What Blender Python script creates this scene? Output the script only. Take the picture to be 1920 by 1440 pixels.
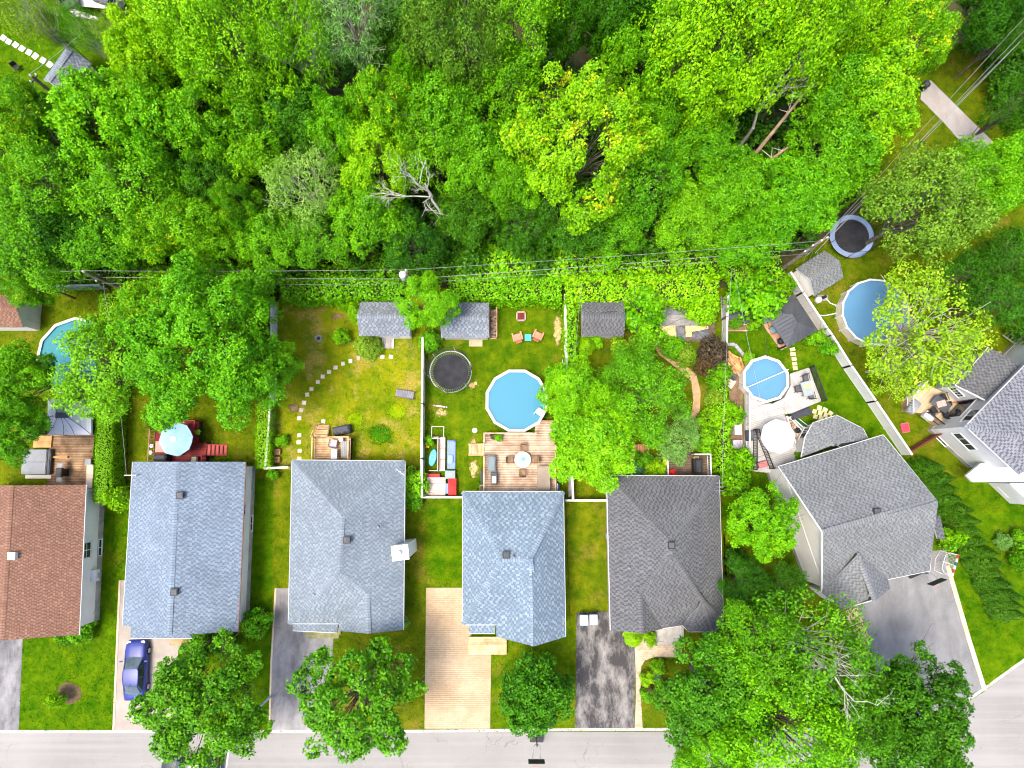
import bpy, bmesh, math, random
import numpy as np
from mathutils import Vector, Matrix
R = math.radians
for o in list(bpy.data.objects):
    bpy.data.objects.remove(o)
SC = bpy.context.scene
COL = SC.collection
# ---------------------------------------------------------------- camera
CAM_H, FPX, TILT = 60.0, 1333.0, math.atan(150 / 1333.0)
cd = bpy.data.cameras.new('camera'); cam = bpy.data.objects.new('camera', cd); COL.objects.link(cam)
cd.sensor_width = 36.0; cd.lens = 36.0 * FPX / 1920.0; cd.clip_start = 0.5; cd.clip_end = 2000
cam.location = (0, 0, CAM_H); cam.rotation_euler = (TILT, 0, 0)
SC.camera = cam
# ---------------------------------------------------------------- sky, sun, exposure
SUN = Vector((-0.27, -0.16, 0.95)).normalized()
w = bpy.data.worlds.new('World'); SC.world = w; w.use_nodes = True
nt = w.node_tree; nt.nodes.clear()
sky = nt.nodes.new('ShaderNodeTexSky'); sky.sky_type = 'NISHITA'; sky.sun_disc = False
sky.sun_elevation = math.asin(SUN.z); sky.sun_rotation = math.atan2(SUN.x, SUN.y)
sky.dust_density = 2.5; sky.ozone_density = 0.0; sky.air_density = 0.5
bg = nt.nodes.new('ShaderNodeBackground'); bg.inputs[1].default_value = 0.15
ow = nt.nodes.new('ShaderNodeOutputWorld')
nt.links.new(sky.outputs[0], bg.inputs[0]); nt.links.new(bg.outputs[0], ow.inputs[0])
ld = bpy.data.lights.new('sun', 'SUN'); ld.energy = 1.25; ld.angle = R(20); ld.color = (1.0, 0.92, 0.80)
sun = bpy.data.objects.new('sun', ld); COL.objects.link(sun); sun.location = (0, 0, 80)
sun.rotation_euler = SUN.to_track_quat('Z', 'Y').to_euler()
SC.view_settings.view_transform = 'Standard'; SC.view_settings.look = 'None'
SC.view_settings.exposure = 1.9; SC.view_settings.gamma = 1.0
SC.view_settings.use_curve_mapping = False
cy = SC.cycles
cy.max_bounces = 4; cy.diffuse_bounces = 2; cy.glossy_bounces = 2; cy.transmission_bounces = 3
cy.transparent_max_bounces = 6; cy.caustics_reflective = False; cy.caustics_refractive = False
cy.pixel_filter_type = 'BLACKMAN_HARRIS'; cy.filter_width = 1.1; cy.use_denoising = True; cy.use_adaptive_sampling = True; cy.adaptive_threshold = 0.03; cy.adaptive_min_samples = 12; cy.sample_clamp_indirect = 4.0

# ---------------------------------------------------------------- photo pixel -> place on a level plane
_ct, _st = math.cos(TILT), math.sin(TILT)
def W(u, v, z=0.0):
    x = (u - 960.0) / FPX; y = (720.0 - v) / FPX
    d = Vector((x, y * _ct + _st, y * _st - _ct))
    s = (CAM_H - z) / -d.z
    return Vector((d.x * s, d.y * s, z))
def MPX(u, v, z=0.0):
    return (W(u + 1, v, z) - W(u, v, z)).length
# ---------------------------------------------------------------- materials
def lin(c):
    return tuple(((x / 255.0) / 12.92 if x <= 10 else ((x / 255.0 + 0.055) / 1.055) ** 2.4) for x in c) + (1.0,)
class NT:
    def __init__(s, m):
        m.use_nodes = True; s.t = m.node_tree; s.t.nodes.clear()
    def n(s, kind, **kw):
        x = s.t.nodes.new('ShaderNode' + kind)
        for k, v in kw.items():
            if k.startswith('i_'):
                key = k[2:]; x.inputs[int(key) if key.isdigit() else key.replace('_', ' ')].default_value = v
            else: setattr(x, k, v)
        return x
    def l(s, a, b): s.t.links.new(a, b)
    def mix(s, fac, a, b, mode='MIX'):
        x = s.t.nodes.new('ShaderNodeMix'); x.data_type = 'RGBA'; x.blend_type = mode
        for sock, v in ((x.inputs[0], fac), (x.inputs[6], a), (x.inputs[7], b)):
            if hasattr(v, 'links'): s.l(v, sock)
            elif isinstance(v, (int, float)): sock.default_value = v
            else: sock.default_value = v
        return x.outputs[2]
    def ramp(s, fac, stops, interp='LINEAR'):
        x = s.t.nodes.new('ShaderNodeValToRGB'); cr = x.color_ramp; cr.interpolation = interp
        while len(cr.elements) < len(stops): cr.elements.new(0.5)
        for e, (p, c) in zip(cr.elements, stops): e.position = p; e.color = c
        s.l(fac, x.inputs[0]); return x.outputs[0]
    def noise(s, scale, detail=4.0, rough=0.55, coord=None, dist=0.0):
        x = s.t.nodes.new('ShaderNodeTexNoise'); x.inputs['Scale'].default_value = scale
        x.inputs['Detail'].default_value = detail; x.inputs['Roughness'].default_value = rough
        x.inputs['Distortion'].default_value = dist
        if coord is None: coord = s.pos()
        s.l(coord, x.inputs['Vector']); return x.outputs[0]
    def pos(s):
        if not hasattr(s, '_p'): s._p = s.t.nodes.new('ShaderNodeNewGeometry')
        return s._p.outputs['Position']
    def island(s):
        s.pos(); return s._p.outputs['Random Per Island']
    def objrand(s):
        return s.t.nodes.new('ShaderNodeObjectInfo').outputs['Random']
    def math(s, op, a, b=0.5):
        x = s.t.nodes.new('ShaderNodeMath'); x.operation = op
        for sock, v in ((x.inputs[0], a), (x.inputs[1], b)):
            if hasattr(v, 'links'): s.l(v, sock)
            else: sock.default_value = v
        return x.outputs[0]
    def bump(s, h, strength, dist=0.02):
        x = s.t.nodes.new('ShaderNodeBump'); x.inputs['Strength'].default_value = strength; x.inputs['Distance'].default_value = dist
        s.l(h, x.inputs['Height']); return x.outputs[0]
    def out(s, col, rough=0.8, spec=0.3, metal=0.0, normal=None, **kw):
        b = s.t.nodes.new('ShaderNodeBsdfPrincipled'); o = s.t.nodes.new('ShaderNodeOutputMaterial')
        if hasattr(col, 'links'): s.l(col, b.inputs['Base Color'])
        else: b.inputs['Base Color'].default_value = col
        if hasattr(rough, 'links'): s.l(rough, b.inputs['Roughness'])
        else: b.inputs['Roughness'].default_value = rough
        b.inputs['Specular IOR Level'].default_value = spec; b.inputs['Metallic'].default_value = metal
        for k, v in kw.items(): b.inputs[k.replace('_', ' ')].default_value = v
        if normal is not None: s.l(normal, b.inputs['Normal'])
        s.l(b.outputs[0], o.inputs[0]); return b
MATS = {}
def M(name, c1, c2=None, scale=1.5, rough=0.75, spec=0.3, metal=0.0, var=0.12, bump=0.0, bscale=30, objvar=0.0, island=0.0):
    """plain weathered surface: two tones mixed by noise, fine grain, optional piece-to-piece variation"""
    if name in MATS: return MATS[name]
    m = bpy.data.materials.new(name); t = NT(m)
    a = lin(c1); b = lin(c2) if c2 else tuple(x * (1 - var) for x in a[:3]) + (1,)
    n1 = t.noise(scale, 5)
    f = t.ramp(n1, [(0.38, (0, 0, 0, 1)), (0.62, (1, 1, 1, 1))])
    col = t.mix(f, a, b)
    g = t.noise(bscale, 3, 0.7)
    col = t.mix(0.5, col, t.ramp(g, [(0.3, (0.72, 0.72, 0.72, 1)), (0.7, (1.18, 1.18, 1.18, 1))]), 'MULTIPLY')
    if objvar: col = t.mix(objvar, col, t.ramp(t.objrand(), [(0, (0.45, 0.45, 0.45, 1)), (1, (1.5, 1.5, 1.5, 1))]), 'MULTIPLY')
    if island: col = t.mix(island, col, t.ramp(t.island(), [(0, (0.4, 0.4, 0.4, 1)), (1, (1.5, 1.5, 1.5, 1))]), 'MULTIPLY')
    t.out(col, rough, spec, metal, t.bump(g, bump) if bump else None)
    MATS[name] = m; return m
def shingle_mat(name, stops, dark=None, _d=0):
    """returns [light tabs, shadow tabs]"""
    if name in MATS: return MATS[name]
    out = []
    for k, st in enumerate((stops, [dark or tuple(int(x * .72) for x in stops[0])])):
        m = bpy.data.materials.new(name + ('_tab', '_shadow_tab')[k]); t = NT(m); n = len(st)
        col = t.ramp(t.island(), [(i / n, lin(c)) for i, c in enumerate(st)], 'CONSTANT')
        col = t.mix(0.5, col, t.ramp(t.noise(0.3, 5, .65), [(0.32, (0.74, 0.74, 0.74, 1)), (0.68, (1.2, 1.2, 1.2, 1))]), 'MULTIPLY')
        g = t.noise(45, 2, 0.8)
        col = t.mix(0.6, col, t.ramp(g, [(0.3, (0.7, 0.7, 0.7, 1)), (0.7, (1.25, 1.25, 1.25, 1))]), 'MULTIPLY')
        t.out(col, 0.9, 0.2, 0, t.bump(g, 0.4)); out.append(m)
    MATS[name] = out; return out
def leaf_mat(name, c1, c2, tip=None, trans=0.2, spread=0.75):
    if name in MATS: return MATS[name]
    m = bpy.data.materials.new(name); t = NT(m)
    ac = t.n('Attribute', attribute_name='clump')
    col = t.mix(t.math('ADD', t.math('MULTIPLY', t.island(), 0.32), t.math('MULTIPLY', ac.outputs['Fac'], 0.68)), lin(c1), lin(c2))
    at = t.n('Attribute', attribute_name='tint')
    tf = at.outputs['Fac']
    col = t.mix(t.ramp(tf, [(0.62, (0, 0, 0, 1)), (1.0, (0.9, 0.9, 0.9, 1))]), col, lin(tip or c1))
    col = t.mix(spread, col, t.ramp(t.objrand(), [(0, (0.55, 0.72, 0.9, 1)), (0.4, (0.95, 0.97, 1, 1)), (0.7, (1.1, 1.05, 0.8, 1)), (1, (1.4, 1.14, 0.8, 1))]), 'MULTIPLY')
    b = t.n('BsdfPrincipled'); b.inputs['Roughness'].default_value = 0.5; b.inputs['Specular IOR Level'].default_value = 0.2
    t.l(col, b.inputs['Base Color'])
    tr = t.n('BsdfTranslucent'); t.l(t.mix(1.0, col, (1.3, 1.2, 0.45, 1), 'MULTIPLY'), tr.inputs[0])
    mx = t.n('MixShader'); mx.inputs[0].default_value = trans
    t.l(b.outputs[0], mx.inputs[1]); t.l(tr.outputs[0], mx.inputs[2])
    o = t.n('OutputMaterial'); t.l(mx.outputs[0], o.inputs[0])
    MATS[name] = m; return m
def grass_mat(name, green, yellow, dry, dryness=0.5, dscale=0.35):
    if name in MATS: return MATS[name]
    m = bpy.data.materials.new(name); t = NT(m)
    a = t.noise(dscale, 5, 0.6); b = t.noise(0.9, 7, 0.72); c = t.noise(14, 4, 0.75)
    col = t.mix(t.ramp(b, [(0.36, (0, 0, 0, 1)), (0.66, (1, 1, 1, 1))]), lin(green), lin(yellow))
    lo = 0.72 - 0.42 * dryness
    dm = t.math('MULTIPLY', t.ramp(a, [(lo, (0, 0, 0, 1)), (lo + 0.16, (1, 1, 1, 1))]), t.ramp(t.noise(5, 4, 0.7), [(0.34, (0, 0, 0, 1)), (0.62, (1, 1, 1, 1))]))
    col = t.mix(dm, col, lin(dry))
    col = t.mix(0.8, col, t.ramp(t.noise(0.22, 4, .6), [(0.34, (0.78, 0.86, 0.8, 1)), (0.66, (1.28, 1.14, 1.1, 1))]), 'MULTIPLY')
    col = t.mix(0.75, col, t.ramp(c, [(0.3, (0.55, 0.6, 0.5, 1)), (0.7, (1.4, 1.35, 1.3, 1))]), 'MULTIPLY')
    isl = t.ramp(t.island(), [(0, (0.7, 0.75, 0.6, 1)), (1, (1.3, 1.2, 1.2, 1))])
    col = t.mix(0.7, col, isl, 'MULTIPLY')
    t.out(col, 0.95, 0.04, 0, t.bump(c, 0.8, 0.05)); MATS[name] = m; return m
# ---------------------------------------------------------------- mesh builder
class G:
    def __init__(s): s.v = []; s.f = []; s.m = []
    def add(s, vs, fs, mi=0):
        k = len(s.v); s.v += [tuple(p) for p in vs]
        for f in fs: s.f.append(tuple(i + k for i in f)); s.m.append(mi)
    def poly(s, pts, mi=0): s.add(pts, [tuple(range(len(pts)))], mi)
    def box(s, c, d, rz=0.0, mi=0, top=None):
        """box with centre c, size d; top = (fx, fy) shrinks the top face"""
        tx, ty = top or (1, 1); cs, sn = math.cos(rz), math.sin(rz); vs = []
        for zz, ax, ay in ((-.5, 1, 1), (.5, tx, ty)):
            for a, b in ((-.5, -.5), (.5, -.5), (.5, .5), (-.5, .5)):
                x, y = a * d[0] * ax, b * d[1] * ay
                vs.append((c[0] + x * cs - y * sn, c[1] + x * sn + y * cs, c[2] + zz * d[2]))
        s.add(vs, [(3, 2, 1, 0), (4, 5, 6, 7), (0, 1, 5, 4), (1, 2, 6, 5), (2, 3, 7, 6), (3, 0, 4, 7)], mi)
    def prism(s, pts, z0, z1, mi=0, sidemi=None):
        n = len(pts); area = sum(pts[i][0] * pts[(i + 1) % n][1] - pts[(i + 1) % n][0] * pts[i][1] for i in range(n))
        if area < 0: pts = list(pts)[::-1]
        z0 = z0 if hasattr(z0, '__len__') else [z0] * n; z1 = z1 if hasattr(z1, '__len__') else [z1] * n
        if area < 0: z0 = z0[::-1]; z1 = z1[::-1]
        vs = [(p[0], p[1], z) for p, z in zip(pts, z0)] + [(p[0], p[1], z) for p, z in zip(pts, z1)]
        s.add(vs, [tuple(range(n - 1, -1, -1)), tuple(range(n, 2 * n))], mi)
        s.add(vs, [(i, (i + 1) % n, n + (i + 1) % n, n + i) for i in range(n)], mi if sidemi is None else sidemi)
    def tube(s, path, r, n=6, mi=0, caps=True):
        P = [Vector(p) for p in path]; k = len(P); rr = r if hasattr(r, '__len__') else [r] * k
        vs = []; up = Vector((0, 0, 1))
        for i in range(k):
            d = (P[min(i + 1, k - 1)] - P[max(i - 1, 0)]).normalized()
            a = d.cross(up)
            if a.length < 0.05: a = d.cross(Vector((1, 0, 0)))
            a.normalize(); b = d.cross(a)
            for j in range(n):
                q = 2 * math.pi * j / n; vs.append(P[i] + (a * math.cos(q) + b * math.sin(q)) * rr[i])
        fs = [(i * n + j, (i + 1) * n + j, (i + 1) * n + (j + 1) % n, i * n + (j + 1) % n) for i in range(k - 1) for j in range(n)]
        if caps: fs += [tuple(range(n)), tuple((k - 1) * n + j for j in range(n - 1, -1, -1))]
        s.add(vs, fs, mi)
    def rings(s, c, prof, n=16, mi=0, cap0=True, cap1=True, ph=0.0):
        """lathe about the vertical through c; prof = [(r, z), ...] bottom to top"""
        vs = [(c[0] + r * math.cos(ph + 2 * math.pi * j / n), c[1] + r * math.sin(ph + 2 * math.pi * j / n), c[2] + z) for r, z in prof for j in range(n)]
        k = len(prof)
        fs = [(i * n + j, i * n + (j + 1) % n, (i + 1) * n + (j + 1) % n, (i + 1) * n + j) for i in range(k - 1) for j in range(n)]
        if cap0: fs.append(tuple(range(n - 1, -1, -1)))
        if cap1: fs.append(tuple((k - 1) * n + j for j in range(n)))
        s.add(vs, fs, mi)
    def torus(s, c, r0, r, n=32, k=6, mi=0):
        pts = [(c[0] + r0 * math.cos(2 * math.pi * i / n), c[1] + r0 * math.sin(2 * math.pi * i / n), c[2]) for i in range(n)]
        vs = []
        for i in range(n):
            a = 2 * math.pi * i / n
            for j in range(k):
                b = 2 * math.pi * j / k
                vs.append((c[0] + (r0 + r * math.cos(b)) * math.cos(a), c[1] + (r0 + r * math.cos(b)) * math.sin(a), c[2] + r * math.sin(b)))
        s.add(vs, [(i * k + j, ((i + 1) % n) * k + j, ((i + 1) % n) * k + (j + 1) % k, i * k + (j + 1) % k) for i in range(n) for j in range(k)], mi)
    def mesh(s, name, mats, bevel=0.0, smooth=False, fix=True):
        me = bpy.data.meshes.new(name); me.from_pydata(s.v, [], s.f)
        for mt in (mats if isinstance(mats, (list, tuple)) else [mats]): me.materials.append(mt)
        me.polygons.foreach_set('material_index', s.m)
        if bevel or fix:
            bm = bmesh.new(); bm.from_mesh(me)
            if bevel:
                bmesh.ops.remove_doubles(bm, verts=bm.verts, dist=1e-5)
                bmesh.ops.bevel(bm, geom=list(bm.edges), offset=bevel, segments=2 if bevel > 0.03 else 1, affect='EDGES', clamp_overlap=True)
            if fix: bmesh.ops.recalc_face_normals(bm, faces=bm.faces)
            bm.to_mesh(me); bm.free()
        if smooth: me.polygons.foreach_set('use_smooth', [True] * len(me.polygons))
        return me
    def build(s, name, mats, parent=None, loc=(0, 0, 0), rz=0.0, bevel=0.0, smooth=False, fix=True, kind=None, label=None):
        o = bpy.data.objects.new(name, s.mesh(name, mats, bevel, smooth, fix)); COL.objects.link(o)
        o.location = loc; o.rotation_euler = (0, 0, rz)
        if parent: o.parent = parent
        if kind: o['kind'] = kind
        if label: o['label'] = label
        return o
def tag(o, label, cat, group=None):
    o['label'] = label; o['category'] = cat
    if group: o['group'] = group
    return o
def thing(name, label, cat, loc=(0, 0, 0), rz=0.0, group=None):
    o = bpy.data.objects.new(name, None); COL.objects.link(o); o.empty_display_size = 0.3
    o.location = loc; o.rotation_euler = (0, 0, rz); return tag(o, label, cat, group)
def struct(g, name, mat, label=None, fix=True):
    o = g.build(name, mat, fix=fix); o['kind'] = 'structure'
    if label: o['label'] = label
    return o
def inst(mesh, name, parent=None, loc=(0, 0, 0), rz=0.0, scale=(1, 1, 1)):
    o = bpy.data.objects.new(name, mesh); COL.objects.link(o); o.location = loc; o.rotation_euler = (0, 0, rz); o.scale = scale
    if parent: o.parent = parent
    return o
def dup(root, loc, rz=0.0, label=None, scale=None):
    r = root.copy(); COL.objects.link(r); r.location = loc; r.rotation_euler = (0, 0, rz)
    if scale: r.scale = scale
    if label: r['label'] = label
    for ch in list(root.children):
        c = ch.copy(); COL.objects.link(c); c.parent = r
        for g in list(ch.children):
            d = g.copy(); COL.objects.link(d); d.parent = c
    return r
def loc2(pts, o): return [(p[0] - o[0], p[1] - o[1]) for p in pts]
def PW(px, z=0.0): return [W(u, v, z) for u, v in px]
def lerp(a, b, t): return a + (b - a) * t
# common materials
WHITE = M('white_paint', (218, 218, 215), (208, 208, 204), 1.2, 0.6, var=0.06)
SIDING = M('white_siding', (236, 233, 227), (228, 224, 217), 0.8, 0.65)
CONC = M('concrete', (176, 172, 164), (150, 147, 140), 1.5, 0.9, bump=0.3)
BLACK = M('black_plastic', (30, 31, 34), (42, 43, 47), 2, 0.5)
DGREY = M('dark_grey_cover', (66, 69, 74), (84, 87, 92), 1.6, 0.7)
MGREY = M('grey_plastic', (120, 124, 128), (140, 144, 148), 1.5, 0.6)
STEEL = M('galvanised_steel', (170, 174, 178), (190, 192, 196), 3, 0.4, 0.5, 0.6)
GLASS = M('window_glass', (38, 44, 50), (58, 66, 74), 0.7, 0.12, 0.6)
WOODP = M('weathered_pole_wood', (146, 132, 116), (110, 98, 86), 2.5, 0.9, bump=0.3)
DECKW = M('weathered_deck_wood', (172, 140, 106), (122, 94, 68), 1.1, 0.85, objvar=0.45, bump=0.3)
DECKT = M('tan_deck_wood', (214, 182, 140), (176, 138, 98), 1.3, 0.85, objvar=0.4, bump=0.3)
DECKP = M('pinkish_deck_wood', (204, 180, 156), (164, 136, 112), 1.0, 0.85, objvar=0.35, bump=0.3)
DECKR = M('red_deck_paint', (150, 40, 40), (124, 26, 30), 1.0, 0.6, objvar=0.3)
DECKG = M('grey_deck_boards', (178, 175, 171), (160, 157, 153), 1.0, 0.7, objvar=0.18)
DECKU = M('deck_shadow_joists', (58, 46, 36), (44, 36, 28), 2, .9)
CEDAR = M('fresh_cedar', (206, 152, 98), (186, 128, 78), 1.3, 0.8, objvar=0.35)
# ================================================================ SETTING: ground, lawns, street, driveways
HARD = []      # outlines (world xy) where no grass grows
def clip_rect(pts, x0, x1, y0, y1):
    for ax, lim, sgn in ((0, x0, 1), (0, x1, -1), (1, y0, 1), (1, y1, -1)):
        out = []; n = len(pts)
        for i in range(n):
            a, b = pts[i], pts[(i + 1) % n]
            da, db = (a[ax] - lim) * sgn, (b[ax] - lim) * sgn
            if da >= 0: out.append(a)
            if (da >= 0) != (db >= 0):
                t = da / (da - db); out.append((a[0] + (b[0] - a[0]) * t, a[1] + (b[1] - a[1]) * t))
        pts = out
        if len(pts) < 3: return []
    return pts
def inpoly(pts, x, y):
    c = False; n = len(pts)
    for i in range(n):
        x0, y0 = pts[i][0], pts[i][1]; x1, y1 = pts[i - 1][0], pts[i - 1][1]
        if (y0 > y) != (y1 > y) and x < (x1 - x0) * (y - y0) / (y1 - y0) + x0: c = not c
    return c
def patch_mat(name, base):
    """worn spot whose edge breaks up into the lawn around it"""
    m = base.copy(); m.name = name; nt_ = m.node_tree; o = [n for n in nt_.nodes if n.type == 'OUTPUT_MATERIAL'][0]; sh = o.inputs[0].links[0].from_socket
    tc = nt_.nodes.new('ShaderNodeTexCoord'); vd = nt_.nodes.new('ShaderNodeVectorMath'); vd.operation = 'DISTANCE'; vd.inputs[1].default_value = (.5, .5, 0); sp = nt_.nodes.new('ShaderNodeVectorMath'); sp.operation = 'MULTIPLY'; sp.inputs[1].default_value = (1, 1, 0)
    nt_.links.new(tc.outputs['Generated'], sp.inputs[0]); nt_.links.new(sp.outputs[0], vd.inputs[0])
    no = nt_.nodes.new('ShaderNodeTexNoise'); no.inputs['Scale'].default_value = 3.2; no.inputs['Detail'].default_value = 6; ge = nt_.nodes.new('ShaderNodeNewGeometry'); nt_.links.new(ge.outputs['Position'], no.inputs['Vector'])
    a = nt_.nodes.new('ShaderNodeMath'); a.operation = 'MULTIPLY_ADD'; nt_.links.new(no.outputs[0], a.inputs[0]); a.inputs[1].default_value = .55; nt_.links.new(vd.outputs['Value'], a.inputs[2])
    r = nt_.nodes.new('ShaderNodeValToRGB'); r.color_ramp.elements[0].position = .5; r.color_ramp.elements[0].color = (1, 1, 1, 1); r.color_ramp.elements[1].position = .68; r.color_ramp.elements[1].color = (0, 0, 0, 1); nt_.links.new(a.outputs[0], r.inputs[0])
    tr = nt_.nodes.new('ShaderNodeBsdfTransparent'); mx = nt_.nodes.new('ShaderNodeMixShader'); nt_.links.new(r.outputs[0], mx.inputs[0]); nt_.links.new(tr.outputs[0], mx.inputs[1]); nt_.links.new(sh, mx.inputs[2]); nt_.links.new(mx.outputs[0], o.inputs[0]); return m
def sheet(name, px, z, mat, label=None, hard=True, kind=True, wob=0.0, seed=0):
    pts = [W(u, v, z) for u, v in px]
    if wob:                                   # uneven natural edge
        rnd = random.Random(seed); q = []
        for i in range(len(pts)):
            a, b = pts[i], pts[(i + 1) % len(pts)]; k = max(1, int((b - a).length / 0.35))
            for j in range(k):
                p = a.lerp(b, j / k); q.append(Vector((p.x + rnd.uniform(-wob, wob), p.y + rnd.uniform(-wob, wob), z)))
        pts = q
    g = G(); g.poly(pts)
    if hard: HARD.append([(p.x, p.y) for p in pts])
    o = g.build(name, mat, fix=False)
    if o.data.polygons[0].normal.z < 0: o.data.flip_normals()
    if kind: o['kind'] = 'structure'
    if label: o['label'] = label
    return o
FLOOR = M('forest_soil', (74, 66, 44), (52, 62, 26), 0.6, 0.95, bump=0.6, bscale=8)
g = G(); g.poly([(-420, -420, -0.15), (420, -420, -0.15), (420, 420, -0.15), (-420, 420, -0.15)])
struct(g, 'ground', FLOOR, 'dark leafy soil under the trees', fix=False)
GR_A = grass_mat('lawn_green', (52, 91, 3), (97, 115, 12), (137, 119, 56), 0.30)
GR_B = grass_mat('lawn_dry', (82, 113, 6), (129, 132, 22), (166, 143, 82), 0.52, 0.5)
GR_C = grass_mat('lawn_lush', (42, 87, 1), (86, 115, 6), (126, 117, 37), 0.22)
GR_D = grass_mat('lawn_olive', (60, 89, 5), (101, 112, 15), (134, 113, 53), 0.42)
GR_L = grass_mat('lawn_lime', (105, 140, 5), (129, 151, 12), (160, 149, 60), 0.1)
GR_G = grass_mat('lawn_deep', (40, 97, 8), (58, 110, 12), (103, 120, 43), 0.05)
LAWNS = []
def lawn(px, z, mat, label):
    o = sheet('lawn', px, z, mat, label, hard=False); LAWNS.append(([(p.x, p.y) for p in PW(px, z)], z, mat)); return o
lawn([(-260, 540), (238, 540), (236, 960), (-260, 960)], 0.000, GR_D, 'shaded olive lawn around the turquoise pool')
lawn([(-260, 960), (236, 960), (213, 1372), (-300, 1372)], 0.000, GR_C, 'lush green front lawn beside the brown roof')
lawn([(238, 540), (516, 540), (513, 900), (236, 900)], 0.000, GR_D, 'shaded lawn beside the red deck')
lawn([(236, 900), (513, 900), (506, 1372), (213, 1372)], 0.004, GR_C, 'green side lawn beside the blue grey gable roof')
LAWN3 = lawn([(516, 540), (797, 540), (797, 880), (513, 880)], 0.000, GR_B, 'dry yellow back lawn with stepping stones')
lawn([(513, 880), (797, 880), (797, 1372), (506, 1372)], 0.000, GR_D, 'olive side lawn between the driveways')
lawn([(797, 540), (1060, 540), (1060, 935), (797, 935)], 0.004, GR_A, 'green back lawn around the round pool')
lawn([(797, 935), (1060, 935), (1076, 1372), (797, 1372)], 0.004, GR_A, 'green front lawn beside the paver driveway')
lawn([(1060, 540), (1356, 540), (1356, 900), (1060, 900)], 0.000, GR_D, 'shaded garden lawn under the trees')
lawn([(1060, 900), (1356, 900), (1372, 1372), (1076, 1372)], 0.000, GR_D, 'olive lawn left of the dark grey hip roof')
lawn([(1356, 540), (1465, 512), (1692, 852), (1660, 1000), (1356, 1000)], 0.004, GR_C, 'green back lawn around the gazebo')
lawn([(1356, 1000), (1660, 1000), (1692, 852), (1740, 900), (1775, 1040), (1846, 1296), (1785, 1336), (1700, 1372), (1372, 1372)], 0.000, GR_A, 'lawn around the angled grey house')
lawn([(1465, 512), (1640, 370), (1960, 370), (2050, 640), (2050, 960), (1760, 960), (1692, 852)], 0.000, GR_D, 'olive lawn around the pool under the birch')
lawn([(1740, 900), (2050, 900), (2050, 1150), (1922, 1238), (1846, 1296), (1775, 1040)], 0.004, GR_C, 'green lawn beside the row of cedars')
lawn([(1540, 340), (1700, 140), (1780, 40), (1980, -20), (1980, 370), (1640, 370)], 0.004, GR_D, 'olive park grass around the asphalt path')
TOPLAWN = lawn([(-140, 20), (90, -60), (360, -60), (330, 110), (150, 200), (-140, 230)], 0.0, GR_C, 'bright lawn at the corner beyond the wood')
PG, PL, PC = patch_mat('patch_deep', GR_G), patch_mat('patch_lime', GR_L), patch_mat('patch_lush', GR_C)
sheet('grass_patch', [(690, 800), (708, 790), (728, 792), (744, 806), (742, 822), (724, 832), (718, 842), (700, 836), (684, 822)], 0.006, PG, 'round deep green patch in the dry lawn', False, True, 0.25, 1)
sheet('grass_patch', [(715, 760), (735, 745), (762, 750), (765, 775), (748, 800), (722, 785)], 0.008, PL, 'lime green patch in the dry lawn', False, True, 0.3, 2)
sheet('grass_patch', [(640, 770), (668, 766), (690, 785), (688, 812), (662, 812), (645, 796)], 0.009, PL, 'lime green patch behind the covered barbecue', False, True, 0.3, 3)
sheet('grass_patch', [(806, 950), (866, 945), (868, 1085), (808, 1088)], 0.010, GR_C, 'bright green lawn patch behind the paver driveway', False, True, 0.2, 4)
DIRT = M('bare_soil', (138, 112, 84), (112, 88, 64), 3, 0.95, bump=0.5, bscale=14)
STRAW = M('straw_thatch', (196, 172, 118), (160, 138, 88), 2.5, 0.95, bump=0.5, bscale=16)
PST, PDI = patch_mat('patch_straw', STRAW), patch_mat('patch_soil', DIRT)
cm = [(130 + 23 * math.cos(a), 1300 + 21 * math.sin(a)) for a in np.linspace(0, 2 * math.pi, 14)[:-1]]
sheet('mulch_circle', cm, 0.012, M('brown_mulch', (104, 88, 62), (84, 70, 48), 4, 0.95, bump=0.6, bscale=18), 'round mulch bed in the front lawn', True, True, 0.08, 5)
for k, (u, v, a, b) in enumerate([(632, 592, 12, 9), (700, 655, 10, 7), (886, 722, 12, 9), (828, 772, 10, 8), (1046, 620, 10, 40), (552, 765, 10, 12), (885, 835, 10, 20), (888, 880, 10, 22), (1800, 690, 14, 12), (1870, 668, 22, 14), (1660, 848, 10, 10), (1335, 870, 12, 20)]):
    sheet('bare_patch', [(u + a * math.cos(q), v + b * math.sin(q)) for q in np.linspace(0, 6.283, 12)[:-1]], 0.013 + 0.001 * k, (PST, PDI)[k in (0, 1, 5, 10, 11)], None, False, True, 0.25, 20 + k)

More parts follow.
